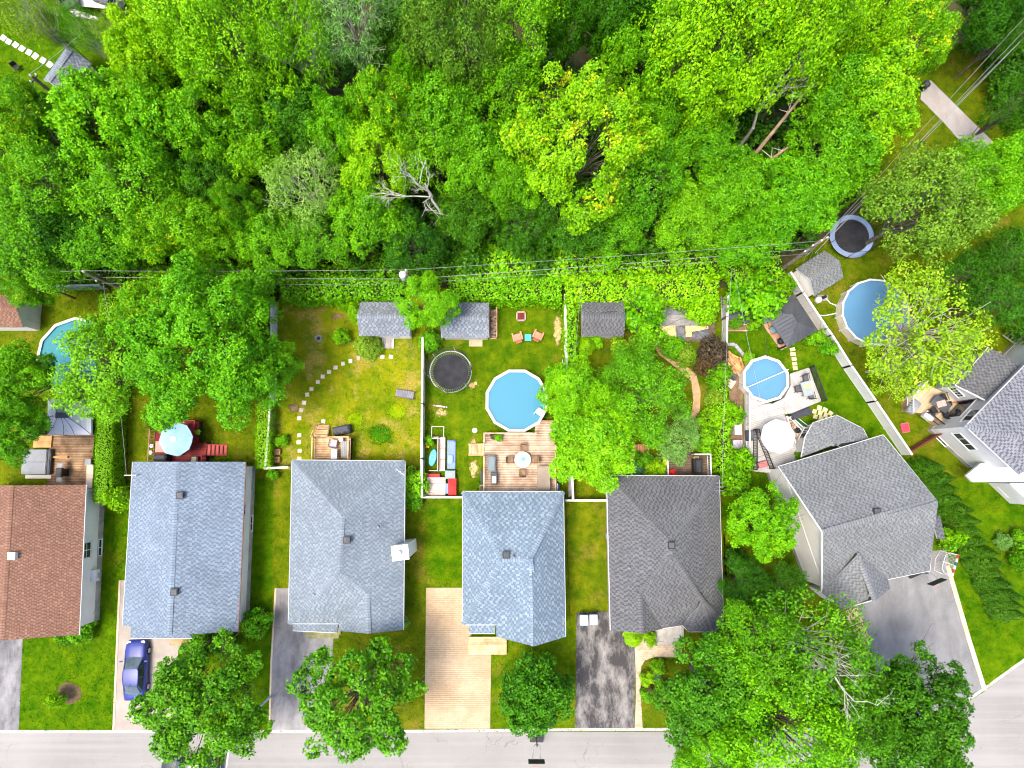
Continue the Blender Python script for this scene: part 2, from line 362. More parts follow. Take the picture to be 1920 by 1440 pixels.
# ---- street
def street_mat():
    m = bpy.data.materials.new('worn_street'); t = NT(m)
    a = t.noise(0.12, 5, 0.6); c = t.noise(30, 3, 0.8)
    mp = t.n('Mapping'); mp.inputs['Scale'].default_value = (0.04, 1.6, 1); t.l(t.pos(), mp.inputs[0])
    s = t.noise(1.0, 4, 0.6, mp.outputs[0])
    col = t.mix(t.ramp(a, [(0.3, (0, 0, 0, 1)), (0.7, (1, 1, 1, 1))]), lin((141, 139, 135)), lin((125, 123, 119)))
    col = t.mix(t.ramp(s, [(0.45, (0, 0, 0, 1)), (0.75, (0.5, 0.5, 0.5, 1))]), col, lin((155, 152, 148)))
    col = t.mix(0.5, col, t.ramp(c, [(0.3, (0.75, 0.75, 0.75, 1)), (0.7, (1.2, 1.2, 1.2, 1))]), 'MULTIPLY')
    wp = t.n('VectorMath', operation='ADD'); nv = t.n('TexNoise'); nv.inputs['Scale'].default_value = .5; nv.inputs['Detail'].default_value = 6; t.l(t.pos(), nv.inputs['Vector']); t.l(t.pos(), wp.inputs[0]); sv = t.n('VectorMath', operation='SCALE'); sv.inputs['Scale'].default_value = 4.0; t.l(nv.outputs['Color'], sv.inputs[0]); t.l(sv.outputs[0], wp.inputs[1])
    cr = t.n('TexVoronoi', feature='DISTANCE_TO_EDGE'); cr.inputs['Scale'].default_value = .12; t.l(wp.outputs[0], cr.inputs['Vector'])
    cf = t.math('MULTIPLY', t.ramp(cr.outputs['Distance'], [(0.0, (.55, .55, .55, 1)), (0.0045, (0, 0, 0, 1))]), t.ramp(t.noise(.3, 3), [(.45, (0, 0, 0, 1)), (.6, (1, 1, 1, 1))]))
    col = t.mix(cf, col, lin((84, 80, 76)))
    col = t.mix(t.ramp(t.noise(.9, 6, .7), [(.6, (0, 0, 0, 1)), (.8, (.35, .35, .35, 1))]), col, lin((98, 95, 92)))
    t.out(col, 0.9, 0.2, 0, t.bump(c, 0.3)); return m
STREET = street_mat()
KL = [(-420, 1374), (300, 1374), (700, 1374), (1100, 1370), (1480, 1370), (1600, 1372), (1690, 1366), (1745, 1350), (1788, 1333), (1846, 1294), (1922, 1239), (2010, 1160), (2140, 1020)]
sheet('street', KL + [(2600, 1100), (2600, 2100), (-420, 2100)], -0.11, STREET, 'pale worn asphalt street along the bottom')
KERB = M('kerb_concrete', (190, 186, 176), (170, 164, 153), 0.8, 0.9, bump=0.3)
kw = [W(u, v, 0) for u, v in KL]
# kerb stones, one piece each
kroot = bpy.data.objects.new('kerb', None); COL.objects.link(kroot); kroot['kind'] = 'structure'; kroot['label'] = 'pale concrete kerb along the street'
for i in range(len(kw) - 1):
    a, b = kw[i], kw[i + 1]; L = (b - a).length; d = (b - a) / L; nseg = max(1, round(L / 2.4)); nn = Vector((-d.y, d.x, 0))
    if nn.y < 0: nn = -nn
    for j in range(nseg):
        c = a + d * (L * (j + 0.5) / nseg) + nn * 0.10
        if not (-48 < c.x < 52): continue
        g = G(); g.box((0, 0, 0), (L / nseg - 0.012, 0.22, 0.17))
        g.build('kerb_stone', KERB, kroot, (c.x, c.y, -0.055), math.atan2(d.y, d.x), bevel=0.015)

# ---- driveways and paths
def asphalt_mat(name, dark, light, amt=0.5, sc=0.5):
    m = bpy.data.materials.new(name); t = NT(m)
    mp = t.n('Mapping'); mp.inputs['Scale'].default_value = (1.3, 0.6, 1); t.l(t.pos(), mp.inputs[0])
    a = t.noise(sc, 8, 0.72, mp.outputs[0], 0.15); c = t.noise(28, 3, 0.8)
    col = t.mix(t.ramp(a, [(0.5 - 0.22 * amt, (0, 0, 0, 1)), (0.72, (1, 1, 1, 1))]), lin(dark), lin(light))
    col = t.mix(0.55, col, t.ramp(c, [(0.3, (0.7, 0.7, 0.7, 1)), (0.7, (1.25, 1.25, 1.25, 1))]), 'MULTIPLY')
    t.out(col, 0.85, 0.3, 0, t.bump(c, 0.35)); return m
ASP1 = asphalt_mat('sealed_asphalt_faded', (80, 80, 82), (150, 148, 148), 0.5)
ASP3 = asphalt_mat('grey_asphalt', (108, 106, 106), (166, 163, 160), 0.6)
ASP5 = asphalt_mat('worn_dark_asphalt', (60, 58, 58), (156, 152, 147), 0.28, 0.65)
ASP6 = asphalt_mat('old_grey_asphalt', (108, 108, 108), (136, 136, 135), 0.6)
CONC2 = M('driveway_concrete', (158, 149, 138), (144, 135, 126), 0.7, 0.9, bump=0.3)
sheet('driveway', [(-120, 1190), (43, 1190), (35, 1371), (-130, 1371)], 0.014, ASP1, 'dark faded asphalt driveway at the brown roofed house')
sheet('driveway', [(226, 1088), (262, 1088), (262, 1185), (352, 1185), (334, 1220), (326, 1371), (213, 1371)], 0.014, CONC2, 'beige concrete driveway with the blue car')
sheet('driveway', [(517, 1103), (566, 1103), (566, 1172), (626, 1182), (622, 1250), (612, 1371), (505, 1371), (509, 1240)], 0.014, ASP3, 'grey asphalt driveway beside the tree with bare branches')
D4 = [(799, 1102), (884, 1102), (884, 1196), (921, 1210), (919, 1366), (796, 1366)]
pv = sheet('driveway', D4, 0.010, M('paver_sand', (168, 140, 108), (150, 124, 94), 3, 0.95), 'tan paver driveway')
sheet('driveway', [(1081, 1148), (1150, 1146), (1156, 1180), (1184, 1188), (1193, 1206), (1191, 1290), (1189, 1366), (1078, 1366), (1080, 1250)], 0.014, ASP5, 'dark worn asphalt driveway with pale tyre marks')
sheet('driveway', [(1590, 1135), (1640, 1100), (1680, 1040), (1775, 1030), (1789, 1110), (1815, 1200), (1844, 1293), (1788, 1332), (1740, 1352), (1690, 1366)], 0.014, ASP6, 'wide grey asphalt driveway under the basketball hoop')
def pavers(parent, px, z, w, h, mat, rot=0.0, gap=0.012, name='pavers', th=0.03):
    pts = [W(u, v, z) for u, v in px]; cs, sn = math.cos(rot), math.sin(rot)
    q = [(p.x * cs + p.y * sn, -p.x * sn + p.y * cs) for p in pts]
    xs = [p[0] for p in q]; ys = [p[1] for p in q]; g = G(); rnd = random.Random(7)
    for j in range(int((max(ys) - min(ys)) / h) + 1):
        y0 = min(ys) + j * h
        for i in range(-1, int((max(xs) - min(xs)) / w) + 2):
            x0 = min(xs) + i * w + (0.5 * w if j % 2 else 0)
            c = clip_rect(q, x0 + gap / 2, x0 + w - gap / 2, y0 + gap / 2, y0 + h - gap / 2)
            if len(c) < 3: continue
            zz = z + th + rnd.uniform(-0.004, 0.004)
            g.prism([(x * cs - y * sn, x * sn + y * cs) for x, y in c], z - 0.004, zz)
    o = g.build(name, mat, parent, fix=False, kind='stuff'); return o
PAVT = M('tan_paver', (188, 166, 136), (174, 150, 118), 0.35, 0.9, island=0.14, bump=0.3)
PAVG = M('beige_paver', (196, 176, 150), (178, 156, 130), 0.6, 0.9, island=0.28, bump=0.3)
pavers(pv, D4, 0.014, 0.22, 0.15, PAVT, 0, .01)
P5 = [(1190, 1206), (1205, 1192), (1228, 1186), (1278, 1186), (1278, 1232), (1226, 1232), (1209, 1238), (1202, 1250), (1201, 1300), (1205, 1366), (1190, 1366), (1193, 1290)]
pp = sheet('paver_path', P5, 0.010, MATS['paver_sand'], 'curved beige paver path to the front step')
pavers(pp, P5, 0.014, 0.26, 0.17, PAVG)
P6 = [(1582, 1146), (1606, 1137), (1634, 1206), (1612, 1204)]
pp = sheet('paver_path', P6, 0.018, MATS['paver_sand'], 'tan paver strip beside the grey driveway'); pavers(pp, P6, 0.022, 0.26, 0.17, PAVT, R(20))
# straight edging strips
EDGE = M('edging_concrete', (206, 190, 160), (184, 166, 138), 1, 0.9)
def strip(name, px, wd, z, h, mat, label):
    pts = PW(px, 0); g = G()
    for a, b in zip(pts, pts[1:]):
        d = b - a; g.box(((a.x + b.x) / 2, (a.y + b.y) / 2, z + h / 2), (d.length, wd, h), math.atan2(d.y, d.x))
    o = g.build(name, mat); o['kind'] = 'structure'; o['label'] = label; return o
strip('edging', [(1776, 1060), (1790, 1108), (1816, 1198), (1846, 1294)], 0.35, 0.0, 0.06, EDGE, 'pale edging along the wide grey driveway')
strip('edging', [(225, 1088), (221, 1180), (213, 1371)], 0.16, 0.0, 0.05, EDGE, 'pale edging along the beige concrete driveway')
strip('edging', [(517, 1103), (509, 1240), (505, 1371)], 0.14, 0.0, 0.05, EDGE, 'pale edging along the grey asphalt driveway')
# park path
sheet('park_path', [(1728, 158), (1745, 150), (1760, 165), (1846, 250), (1880, 282), (1850, 300), (1806, 272), (1770, 230), (1726, 186)], 0.016, asphalt_mat('path_asphalt', (150, 142, 134), (172, 166, 160)), 'short grey asphalt path in the park')
# garden path and beds of the treed lot
GP = [(1228, 652), (1246, 650), (1268, 672), (1286, 685), (1306, 704), (1314, 735), (1312, 770), (1300, 790), (1296, 780), (1300, 750), (1296, 715), (1276, 696), (1256, 680), (1236, 665)]
sheet('garden_path', GP, 0.014, M('path_mulch', (200, 164, 126), (178, 140, 102), 3, 0.95, bump=0.4), 'narrow curved tan garden path')
sheet('garden_bed', [(1232, 560), (1296, 560), (1300, 598), (1340, 602), (1340, 640), (1222, 640), (1224, 615), (1232, 612)], 0.014, M('bed_soil', (116, 100, 86), (92, 80, 72), 2.5, 0.95, bump=0.5), 'bare soil vegetable bed behind the garden trees')
sheet('side_yard', [(1366, 700), (1392, 704), (1396, 860), (1370, 860), (1368, 760)], 0.014, M('brown_soil', (132, 106, 84), (108, 88, 70), 2, 0.95, bump=0.4), 'brown bare strip beside the grey deck')
sheet('side_yard', [(1640, 1040), (1690, 1030), (1700, 1050), (1650, 1090)], 0.010, CONC, None)
# ================================================================ HOUSES
def plane_axes(poly):
    """poly: 3D points, first two are the eave; slope fitted to the rest"""
    a, b = Vector(poly[0]), Vector(poly[1]); e = (b - a); e.normalize()
    h = Vector((-e.y, e.x, 0)).normalized(); num = den = 0.0
    for p in poly[2:]:
        r = Vector(p) - a; r = r - e * r.dot(e); x = r.dot(h); num += x * r.z; den += x * x
        if abs(x) > 1e-6: sg = x
    k = num / max(den, 1e-9); s = (h + Vector((0, 0, k)))
    if sg < 0: s = -s
    s = (s - e * s.dot(e)).normalized(); n = e.cross(s)
    if n.z < 0: n = -n
    return a, e, s, n
def on_plane(poly):
    a, e, s, n = plane_axes(poly); out = []
    for p in poly:
        p = Vector(p); p.z = a.z - ((p.x - a.x) * n.x + (p.y - a.y) * n.y) / n.z; out.append(p)
    return out
def shingle(g, poly, rnd, tw=0.24, ex=0.2, dk=0.14, lift=0.016):
    a, e, s, n = plane_axes(poly)
    q = [((Vector(p) - a).dot(e), (Vector(p) - a).dot(s)) for p in poly]
    xs = [p[0] for p in q]; ys = [p[1] for p in q]; per = tw + dk
    x0, x1, y0, y1 = min(xs), max(xs), min(ys), max(ys)
    for j in range(int((y1 - y0) / ex) + 1):
        r0 = y0 + j * ex; off = (0.0, .5, .22, .72)[j % 4] * per + rnd.uniform(-.3, .3) * per * .4
        ed = [x0 - per + off]
        for i in range(int((x1 - x0) / per) + 2):
            ed.append(x0 - per + off + i * per + tw * rnd.uniform(.75, 1.25)); ed.append(x0 - per + off + (i + 1) * per + rnd.uniform(-.03, .03))
        for i in range(len(ed) - 1):
            d = i % 2
            if ed[i + 1] < x0 or ed[i] > x1: continue
            c = clip_rect(q, ed[i], ed[i + 1] - .003, r0, r0 + ex)
            if len(c) < 3: continue
            li = lift * rnd.uniform(0.8, 1.3) * (.45 if d else 1.0); vs = []
            for (cx, cyy) in c: vs.append(a + e * cx + s * cyy + n * (li * (1 - (cyy - r0) / ex) + 0.012))
            k = len(vs); fs = [tuple(range(k))]
            low = [i_ for i_ in range(k) if abs(c[i_][1] - r0) < 1e-6]
            if len(low) == 2:
                i_, jx = low; vs += [vs[i_] - n * (li + .012), vs[jx] - n * (li + .012)]; fs.append((i_, jx, k + 1, k))
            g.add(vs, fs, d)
def caps(g, p0, p1, rnd, wd=0.19, step=0.2):
    p0, p1 = Vector(p0), Vector(p1); d = p1 - p0; L = d.length; d.normalize()
    sd = Vector((-d.y, d.x, 0)).normalized(); up = Vector((0, 0, 1))
    for i in range(int(L / step)):
        for m_, (f0, f1) in enumerate(((0, .7), (.7, 1.0))):
            a = p0 + d * ((i + f0) * step); b = p0 + d * ((i + f1) * step + .004)
            la, lb = 0.055 - .012 * f0, 0.055 - .012 * f1; dr = up * 0.07
            vs = [a + up * la, b + up * lb, b + sd * wd - dr + up * lb, a + sd * wd - dr + up * la, b - sd * wd - dr + up * lb, a - sd * wd - dr + up * la]
            g.add(vs, [(0, 1, 2, 3), (1, 0, 5, 4)], m_)
def roof(parent, o, planes, hips, smat, trim, gutters=(), tw=0.22, ex=0.17, dk=.13, seed=1, name='roof', under=None):
    """roof part > shingles (one small slab each), ridge_caps, gutter pieces"""
    rnd = random.Random(seed); O = Vector((o[0], o[1], 0)); g = G()
    planes = [on_plane(p) for p in planes]
    for poly in planes:
        top = [Vector(p) - O - Vector((0, 0, 0.01)) for p in poly]; bot = [p - Vector((0, 0, 0.16)) for p in top]; n = len(top)
        g.poly(top, 0); g.poly(bot[::-1], 1)
        for i in range(n): g.poly([top[i], bot[i], bot[(i + 1) % n], top[(i + 1) % n]], 1)
    ro = g.build(name, [under or BLACK, trim], parent, fix=False)
    g = G()
    for poly in planes: shingle(g, [Vector(p) - O for p in poly], rnd, tw, ex, dk)
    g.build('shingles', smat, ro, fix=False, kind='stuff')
    if hips:
        g = G()
        for a, b in hips: caps(g, Vector(a) - O, Vector(b) - O, rnd)
        g.build('ridge_caps', smat, ro, fix=False, kind='stuff')
    for a, b in gutters:
        a, b = Vector(a) - O, Vector(b) - O; d = b - a; m = (a + b) / 2; nn = Vector((-d.y, d.x, 0)).normalized()
        g = G(); g.box((0, 0, 0), (d.length, 0.10, 0.11)); ob = g.build('gutter', trim, ro, (m.x, m.y, m.z - 0.06), math.atan2(d.y, d.x))
        if abs(d.z) > .05: ob.rotation_euler = (0, -math.atan2(d.z, math.hypot(d.x, d.y)), math.atan2(d.y, d.x))
    return ro
def inset(pts, d):
    n = len(pts); ar = sum(pts[i][0] * pts[(i + 1) % n][1] - pts[(i + 1) % n][0] * pts[i][1] for i in range(n)); sg = 1 if ar > 0 else -1; out = []
    for i in range(n):
        p0, p1, p2 = Vector(pts[i - 1][:2]), Vector(pts[i][:2]), Vector(pts[(i + 1) % n][:2])
        a = (p1 - p0).normalized(); b = (p2 - p1).normalized()
        na = Vector((-a.y, a.x)) * sg; nb = Vector((-b.y, b.x)) * sg
        k = (na + nb); k = k / max(0.3, (1 + na.dot(nb)))
        out.append((p1.x + k.x * d, p1.y + k.y * d))
    return out
def walls(parent, o, foot, ztop, wallmat, found=0.55, over=0.42, gables=()):
    """foot: eave outline in world xy; walls stand in from it by the overhang"""
    f = inset(foot, over); HARD.append(f); fl = loc2(f, o)
    g = G(); g.prism(fl, found, ztop)
    for tri, n in gables:                       # gable triangles: two eave points, ridge point, thickness along inward n
        T = [Vector(p) - Vector((o[0], o[1], 0)) for p in tri]; nv = Vector(n)
        T2 = [p + nv * 0.2 for p in T]
        g.add(T + T2, [(0, 1, 2), (5, 4, 3), (0, 1, 4, 3), (1, 2, 5, 4), (2, 0, 3, 5)])
    wo = g.build('wall', wallmat, parent)
    g = G(); g.prism(loc2(inset(foot, over - 0.04), o), -0.12, found - 0.004); g.build('foundation', CONC, parent)
    return f
def window(parent, o, p, ang, z, w, h, cols=2, rows=1, frame=WHITE):
    """window on a wall at p (world xy); ang = direction the wall faces"""
    wr = G(); wr.box((0.02, 0, 0), (0.07, w, h)); wi = wr.build('window', frame, parent, (p[0] - o[0], p[1] - o[1], z), ang)
    pw, ph = (w - 0.1) / cols, (h - 0.1) / rows
    for i in range(cols):
        for j in range(rows):
            g = G(); g.box((0, 0, 0), (0.02, pw - 0.07, ph - 0.07))
            g.build('pane', GLASS, wi, (0.058, -w / 2 + 0.05 + pw * (i + .5), -h / 2 + 0.05 + ph * (j + .5)))
    g = G(); g.box((0.05, 0, -h / 2 - 0.035), (0.12, w + 0.1, 0.06)); g.build('sill', frame, wi)
    return wi
def door(parent, o, p, ang, z0, w, h, mat, panels=0, name='door'):
    g = G(); g.box((0.02, 0, h / 2), (0.08, w + 0.12, h + 0.06)); d = g.build(name, WHITE, parent, (p[0] - o[0], p[1] - o[1], z0), ang)
    n = max(1, panels)
    for i in range(n):
        hh = (h - 0.04) / n; g = G(); g.box((0.066, 0, 0.02 + hh * (i + .5)), (0.02, w, hh - 0.02)); g.build('panel', mat, d, bevel=0.008)
    g = G(); g.tube([(0.10, w * .38, h * .48), (0.10, w * .38, h * .55)], 0.015); g.build('handle', BLACK, d)
    return d
def vent(parent, o, u, v, z, mat=BLACK, s=0.42):
    p = W(u, v, z); g = G(); g.box((0, 0, -0.25), (s, s, 0.55)); vo = g.build('roof_vent', mat, parent, (p.x - o[0], p.y - o[1], z - 0.25), bevel=0.015)
    g = G(); g.box((0, 0, 0.06), (s * 1.3, s * 1.3, 0.07)); g.build('cap', mat, vo, bevel=0.012)
    g = G(); g.box((0, 0, 0.11), (s * 0.9, s * 0.9, 0.035)); g.build('lid', DGREY if mat is BLACK else WHITE, vo)
    return vo
def pipe(parent, o, u, v, z):
    p = W(u, v, z); g = G(); g.rings((0, 0, 0), [(0.06, -0.3), (0.06, 0.12)], 10); g.rings((0, 0, 0), [(0.14, -0.2), (0.07, -0.02)], 10)
    return g.build('vent_pipe', MGREY, parent, (p.x - o[0], p.y - o[1], z))
def wallpoint(a, b, t, out=0.0):
    """point on wall from a to b at fraction t and the angle it faces"""
    a, b = Vector(a[:2]), Vector(b[:2]); d = (b - a).normalized(); n = Vector((d.y, -d.x)); p = a.lerp(b, t) + n * out
    return (p.x, p.y), math.atan2(n.y, n.x)
S_BLUE2 = shingle_mat('shingles_slate_blue', [(110, 124, 138), (116, 130, 144), (122, 136, 149), (114, 128, 142)], (97, 110, 125))
S_BLUE3 = shingle_mat('shingles_grey_blue', [(114, 125, 134), (120, 131, 140), (126, 137, 145), (117, 128, 137)], (103, 114, 123))
S_BLUE4 = shingle_mat('shingles_mottled_blue', [(110, 126, 139), (120, 136, 149), (130, 146, 157), (115, 131, 144)], (98, 114, 128))
S_DARK5 = shingle_mat('shingles_charcoal', [(94, 95, 97), (98, 99, 101), (102, 104, 106), (96, 98, 100)], (76, 77, 80))
S_GREY6 = shingle_mat('shingles_mid_grey', [(112, 115, 116), (117, 120, 121), (122, 125, 126), (115, 118, 119)], (95, 98, 100))
S_BRN = shingle_mat('shingles_red_brown', [(122, 89, 72), (128, 95, 78), (134, 102, 84), (124, 92, 74)], (102, 77, 66))
S_SHED = shingle_mat('shingles_shed_grey', [(112, 120, 128), (124, 132, 140), (133, 141, 149), (119, 127, 135)], (100, 107, 115))
BRICKT = M('tan_brick', (188, 150, 116), (166, 128, 96), 2, 0.9)
REDTRIM = M('brown_trim', (150, 108, 92), (130, 92, 78), 2, 0.7)
# ---------------- brown gable house at the left edge
def ridge3(u, v, z): return W(u, v, z)
def house_brown():
    ze, zr = 3.4, 5.2
    A, B = W(161, 909, ze), W(148, 1190, ze)                # right eave rear, front
    r0, r1 = W(21, 909, zr), W(4, 1186, zr)
    # mirror of the right slope about the ridge
    C, D = Vector((2 * r0.x - A.x, A.y, ze)), Vector((2 * r1.x - B.x, B.y, ze))
    r0.y = A.y; r1.y = B.y
    o = ((A.x + C.x) / 2, (A.y + B.y) / 2)
    t = thing('house', 'house with reddish brown shingle gable roof at the left edge', 'house', (o[0], o[1], 0))
    pl = [[A, B, r1, r0], [D, C, r0, r1]]
    g0, g1 = W(-60, 1176, 3.9), W(52, 1176, 3.9); e0, e1 = W(-60, 1197, 3.3), W(52, 1194, 3.3)
    roof(t, o, pl, [(r0, r1)], S_BRN, WHITE, [(A, B), (D, C)], seed=11, tw=.15, ex=.17, dk=.1)
    roof(t, o, [[e0, e1, g1, g0]], [], S_BRN, WHITE, [(e0, e1)], seed=12, name='porch_roof')
    foot = [(C.x, C.y), (A.x, A.y), (B.x, B.y), (D.x, D.y)]
    f = walls(t, o, foot, ze - 0.12, SIDING, 0.7)
    for (a, b, r, n) in ((C, A, r0, (0, -1, 0)), (D, B, r1, (0, 1, 0))):
        k = 0.45; g = G(); yy = a.y + n[1] * 0.45
        T = [Vector((a.x + 0.5 * (1 if a.x < b.x else -1), yy, ze - .14)), Vector((b.x - 0.5 * (1 if a.x < b.x else -1), yy, ze - .14)), Vector((r.x, yy, zr - 0.3))]
        g.prism([(0, 0), (1, 0), (0, 1)], 0, 1) if False else None
        T = [p - Vector((o[0], o[1], 0)) for p in T]; T2 = [p + Vector(n) * 0.2 for p in T]
        g.add(T + T2, [(0, 1, 2), (5, 4, 3), (0, 1, 4, 3), (1, 2, 5, 4), (2, 0, 3, 5)]); g.build('gable', SIDING, t)
    rr = (f[1], f[2])
    p, a = wallpoint(f[2], f[1], 0.55); window(t, o, p, a if abs(math.degrees(a)) < 90 else a + math.pi, 2.3, 1.3, 1.2, 2, 2)
    window(t, o, p, a if abs(math.degrees(a)) < 90 else a + math.pi, 0.42, 1.4, 0.45, 2, 1)
    p, a = wallpoint(f[2], f[1], 0.35); a = a if abs(math.degrees(a)) < 90 else a + math.pi
    g = G(); g.box((0.2, 0, 0), (0.4, 0.9, 0.6)); ac = g.build('wall_unit', WHITE, t, (p[0] - o[0], p[1] - o[1], 1.2), a, bevel=0.02)
    g = G(); g.rings((0.42, 0, 0), [(0.2, -0.01), (0.2, 0.01)], 14); q = g.build('grille', MGREY, ac); 
    p, a = wallpoint(f[2], f[3], 0.7); door(t, o, p, -math.pi / 2, 0.05, 4.6, 2.2, WHITE, 4, 'garage_door')
    vent(t, o, 18, 1043, zr + 0.35, WHITE, 0.45)
    return t
house_brown()
# ---------------- slate blue gable house
def house_blue_gable():
    ze, zr = 3.3, 5.2
    A, B = W(460, 866, ze), W(446, 1184, ze); C, D = W(249, 866, ze), W(230, 1172, ze)
    r0, r1 = W(332, 866, zr), W(318, 1181, zr)
    o = ((A.x + C.x) / 2, (A.y + B.y) / 2); t = thing('house', 'house with slate blue gable roof and two black vents', 'house', (o[0], o[1], 0))
    r0.y = A.y
    r1.y = (B.y + D.y) / 2 - 0.1
    roof(t, o, [[A, B, r1, r0], [D, C, r0, r1]], [(r0, r1)], S_BLUE2, WHITE, [(C, D)], seed=21)
    e0, e1, g1, g0 = W(245, 1197, 2.9), W(360, 1196, 2.9), W(346, 1175, 3.5), W(246, 1172, 3.5)
    roof(t, o, [[e0, e1, g1, g0]], [], S_BLUE2, WHITE, [(e0, e1)], seed=22, name='porch_roof')
    f = walls(t, o, [(C.x, C.y), (A.x, A.y), (B.x, B.y), (D.x, D.y)], ze - 0.12, SIDING, 0.75, 0.38)
    for (a, b, r, n, k) in ((C, A, r0, (0, -1, 0), .4), (D, B, r1, (0, 1, 0), .4)):
        yy = min(a.y, b.y) - k if n[1] < 0 else max(a.y, b.y) + k
        T = [Vector((a.x + 0.5, yy, ze - .14)), Vector((b.x - 0.5, yy, ze - .14)), Vector((r.x, yy, zr - 0.3))]
        T = [p - Vector((o[0], o[1], 0)) for p in T]; T2 = [p + Vector(n) * 0.2 for p in T]; g = G()
        g.add(T + T2, [(0, 1, 2), (5, 4, 3), (0, 1, 4, 3), (1, 2, 5, 4), (2, 0, 3, 5)]); g.build('gable', SIDING, t)
    g = G(); a, b = A - Vector((o[0], o[1], 0)), B - Vector((o[0], o[1], 0)); d = b - a; m = (a + b) / 2
    g.box((0, 0, 0), (d.length, 0.11, 0.12)); g.build('gutter', REDTRIM, t, (m.x, m.y, ze - 0.07), math.atan2(d.y, d.x))
    p, an = wallpoint(f[2], f[1], 0.62); window(t, o, p, 0, 0.5, 1.3, 0.45)
    p, an = wallpoint(f[2], f[1], 0.72); window(t, o, p, 0, 2.4, 0.9, 0.9, 2)
    p, an = wallpoint(f[3], f[2], 0.3); door(t, o, p, -math.pi / 2, 0.05, 2.7, 2.1, WHITE, 4, 'garage_door')
    p, an = wallpoint(f[3], f[2], 0.75); window(t, o, p, -math.pi / 2, 2.0, 1.8, 1.3, 2)
    p, an = wallpoint(f[0], f[1], 0.45); door(t, o, p, math.pi / 2, 0.8, 1.7, 2.0, GLASS, 1, 'patio_door')
    vent(t, o, 335, 929, zr + 0.3); vent(t, o, 324, 1111, zr + 0.3)
    st = G(); q = W(335, 1200, 0.3)
    st.box((q.x - o[0] + .4, q.y - o[1] + .2, 0.2), (2.2, 1.2, 0.4)); st.build('front_step', BRICKT, t, bevel=0.02)
    # service mast with its bracket on the rear left eave
    q = W(243, 891, 3.9); g = G(); g.tube([(q.x - o[0] + .55, q.y - o[1], 2.0), (q.x - o[0] + .55, q.y - o[1], 4.1)], 0.04); g.tube([(q.x - o[0] - .35, q.y - o[1], 4.0), (q.x - o[0] + .6, q.y - o[1], 4.0)], 0.035); g.build('service_mast', STEEL, t)
    return t
house_blue_gable()
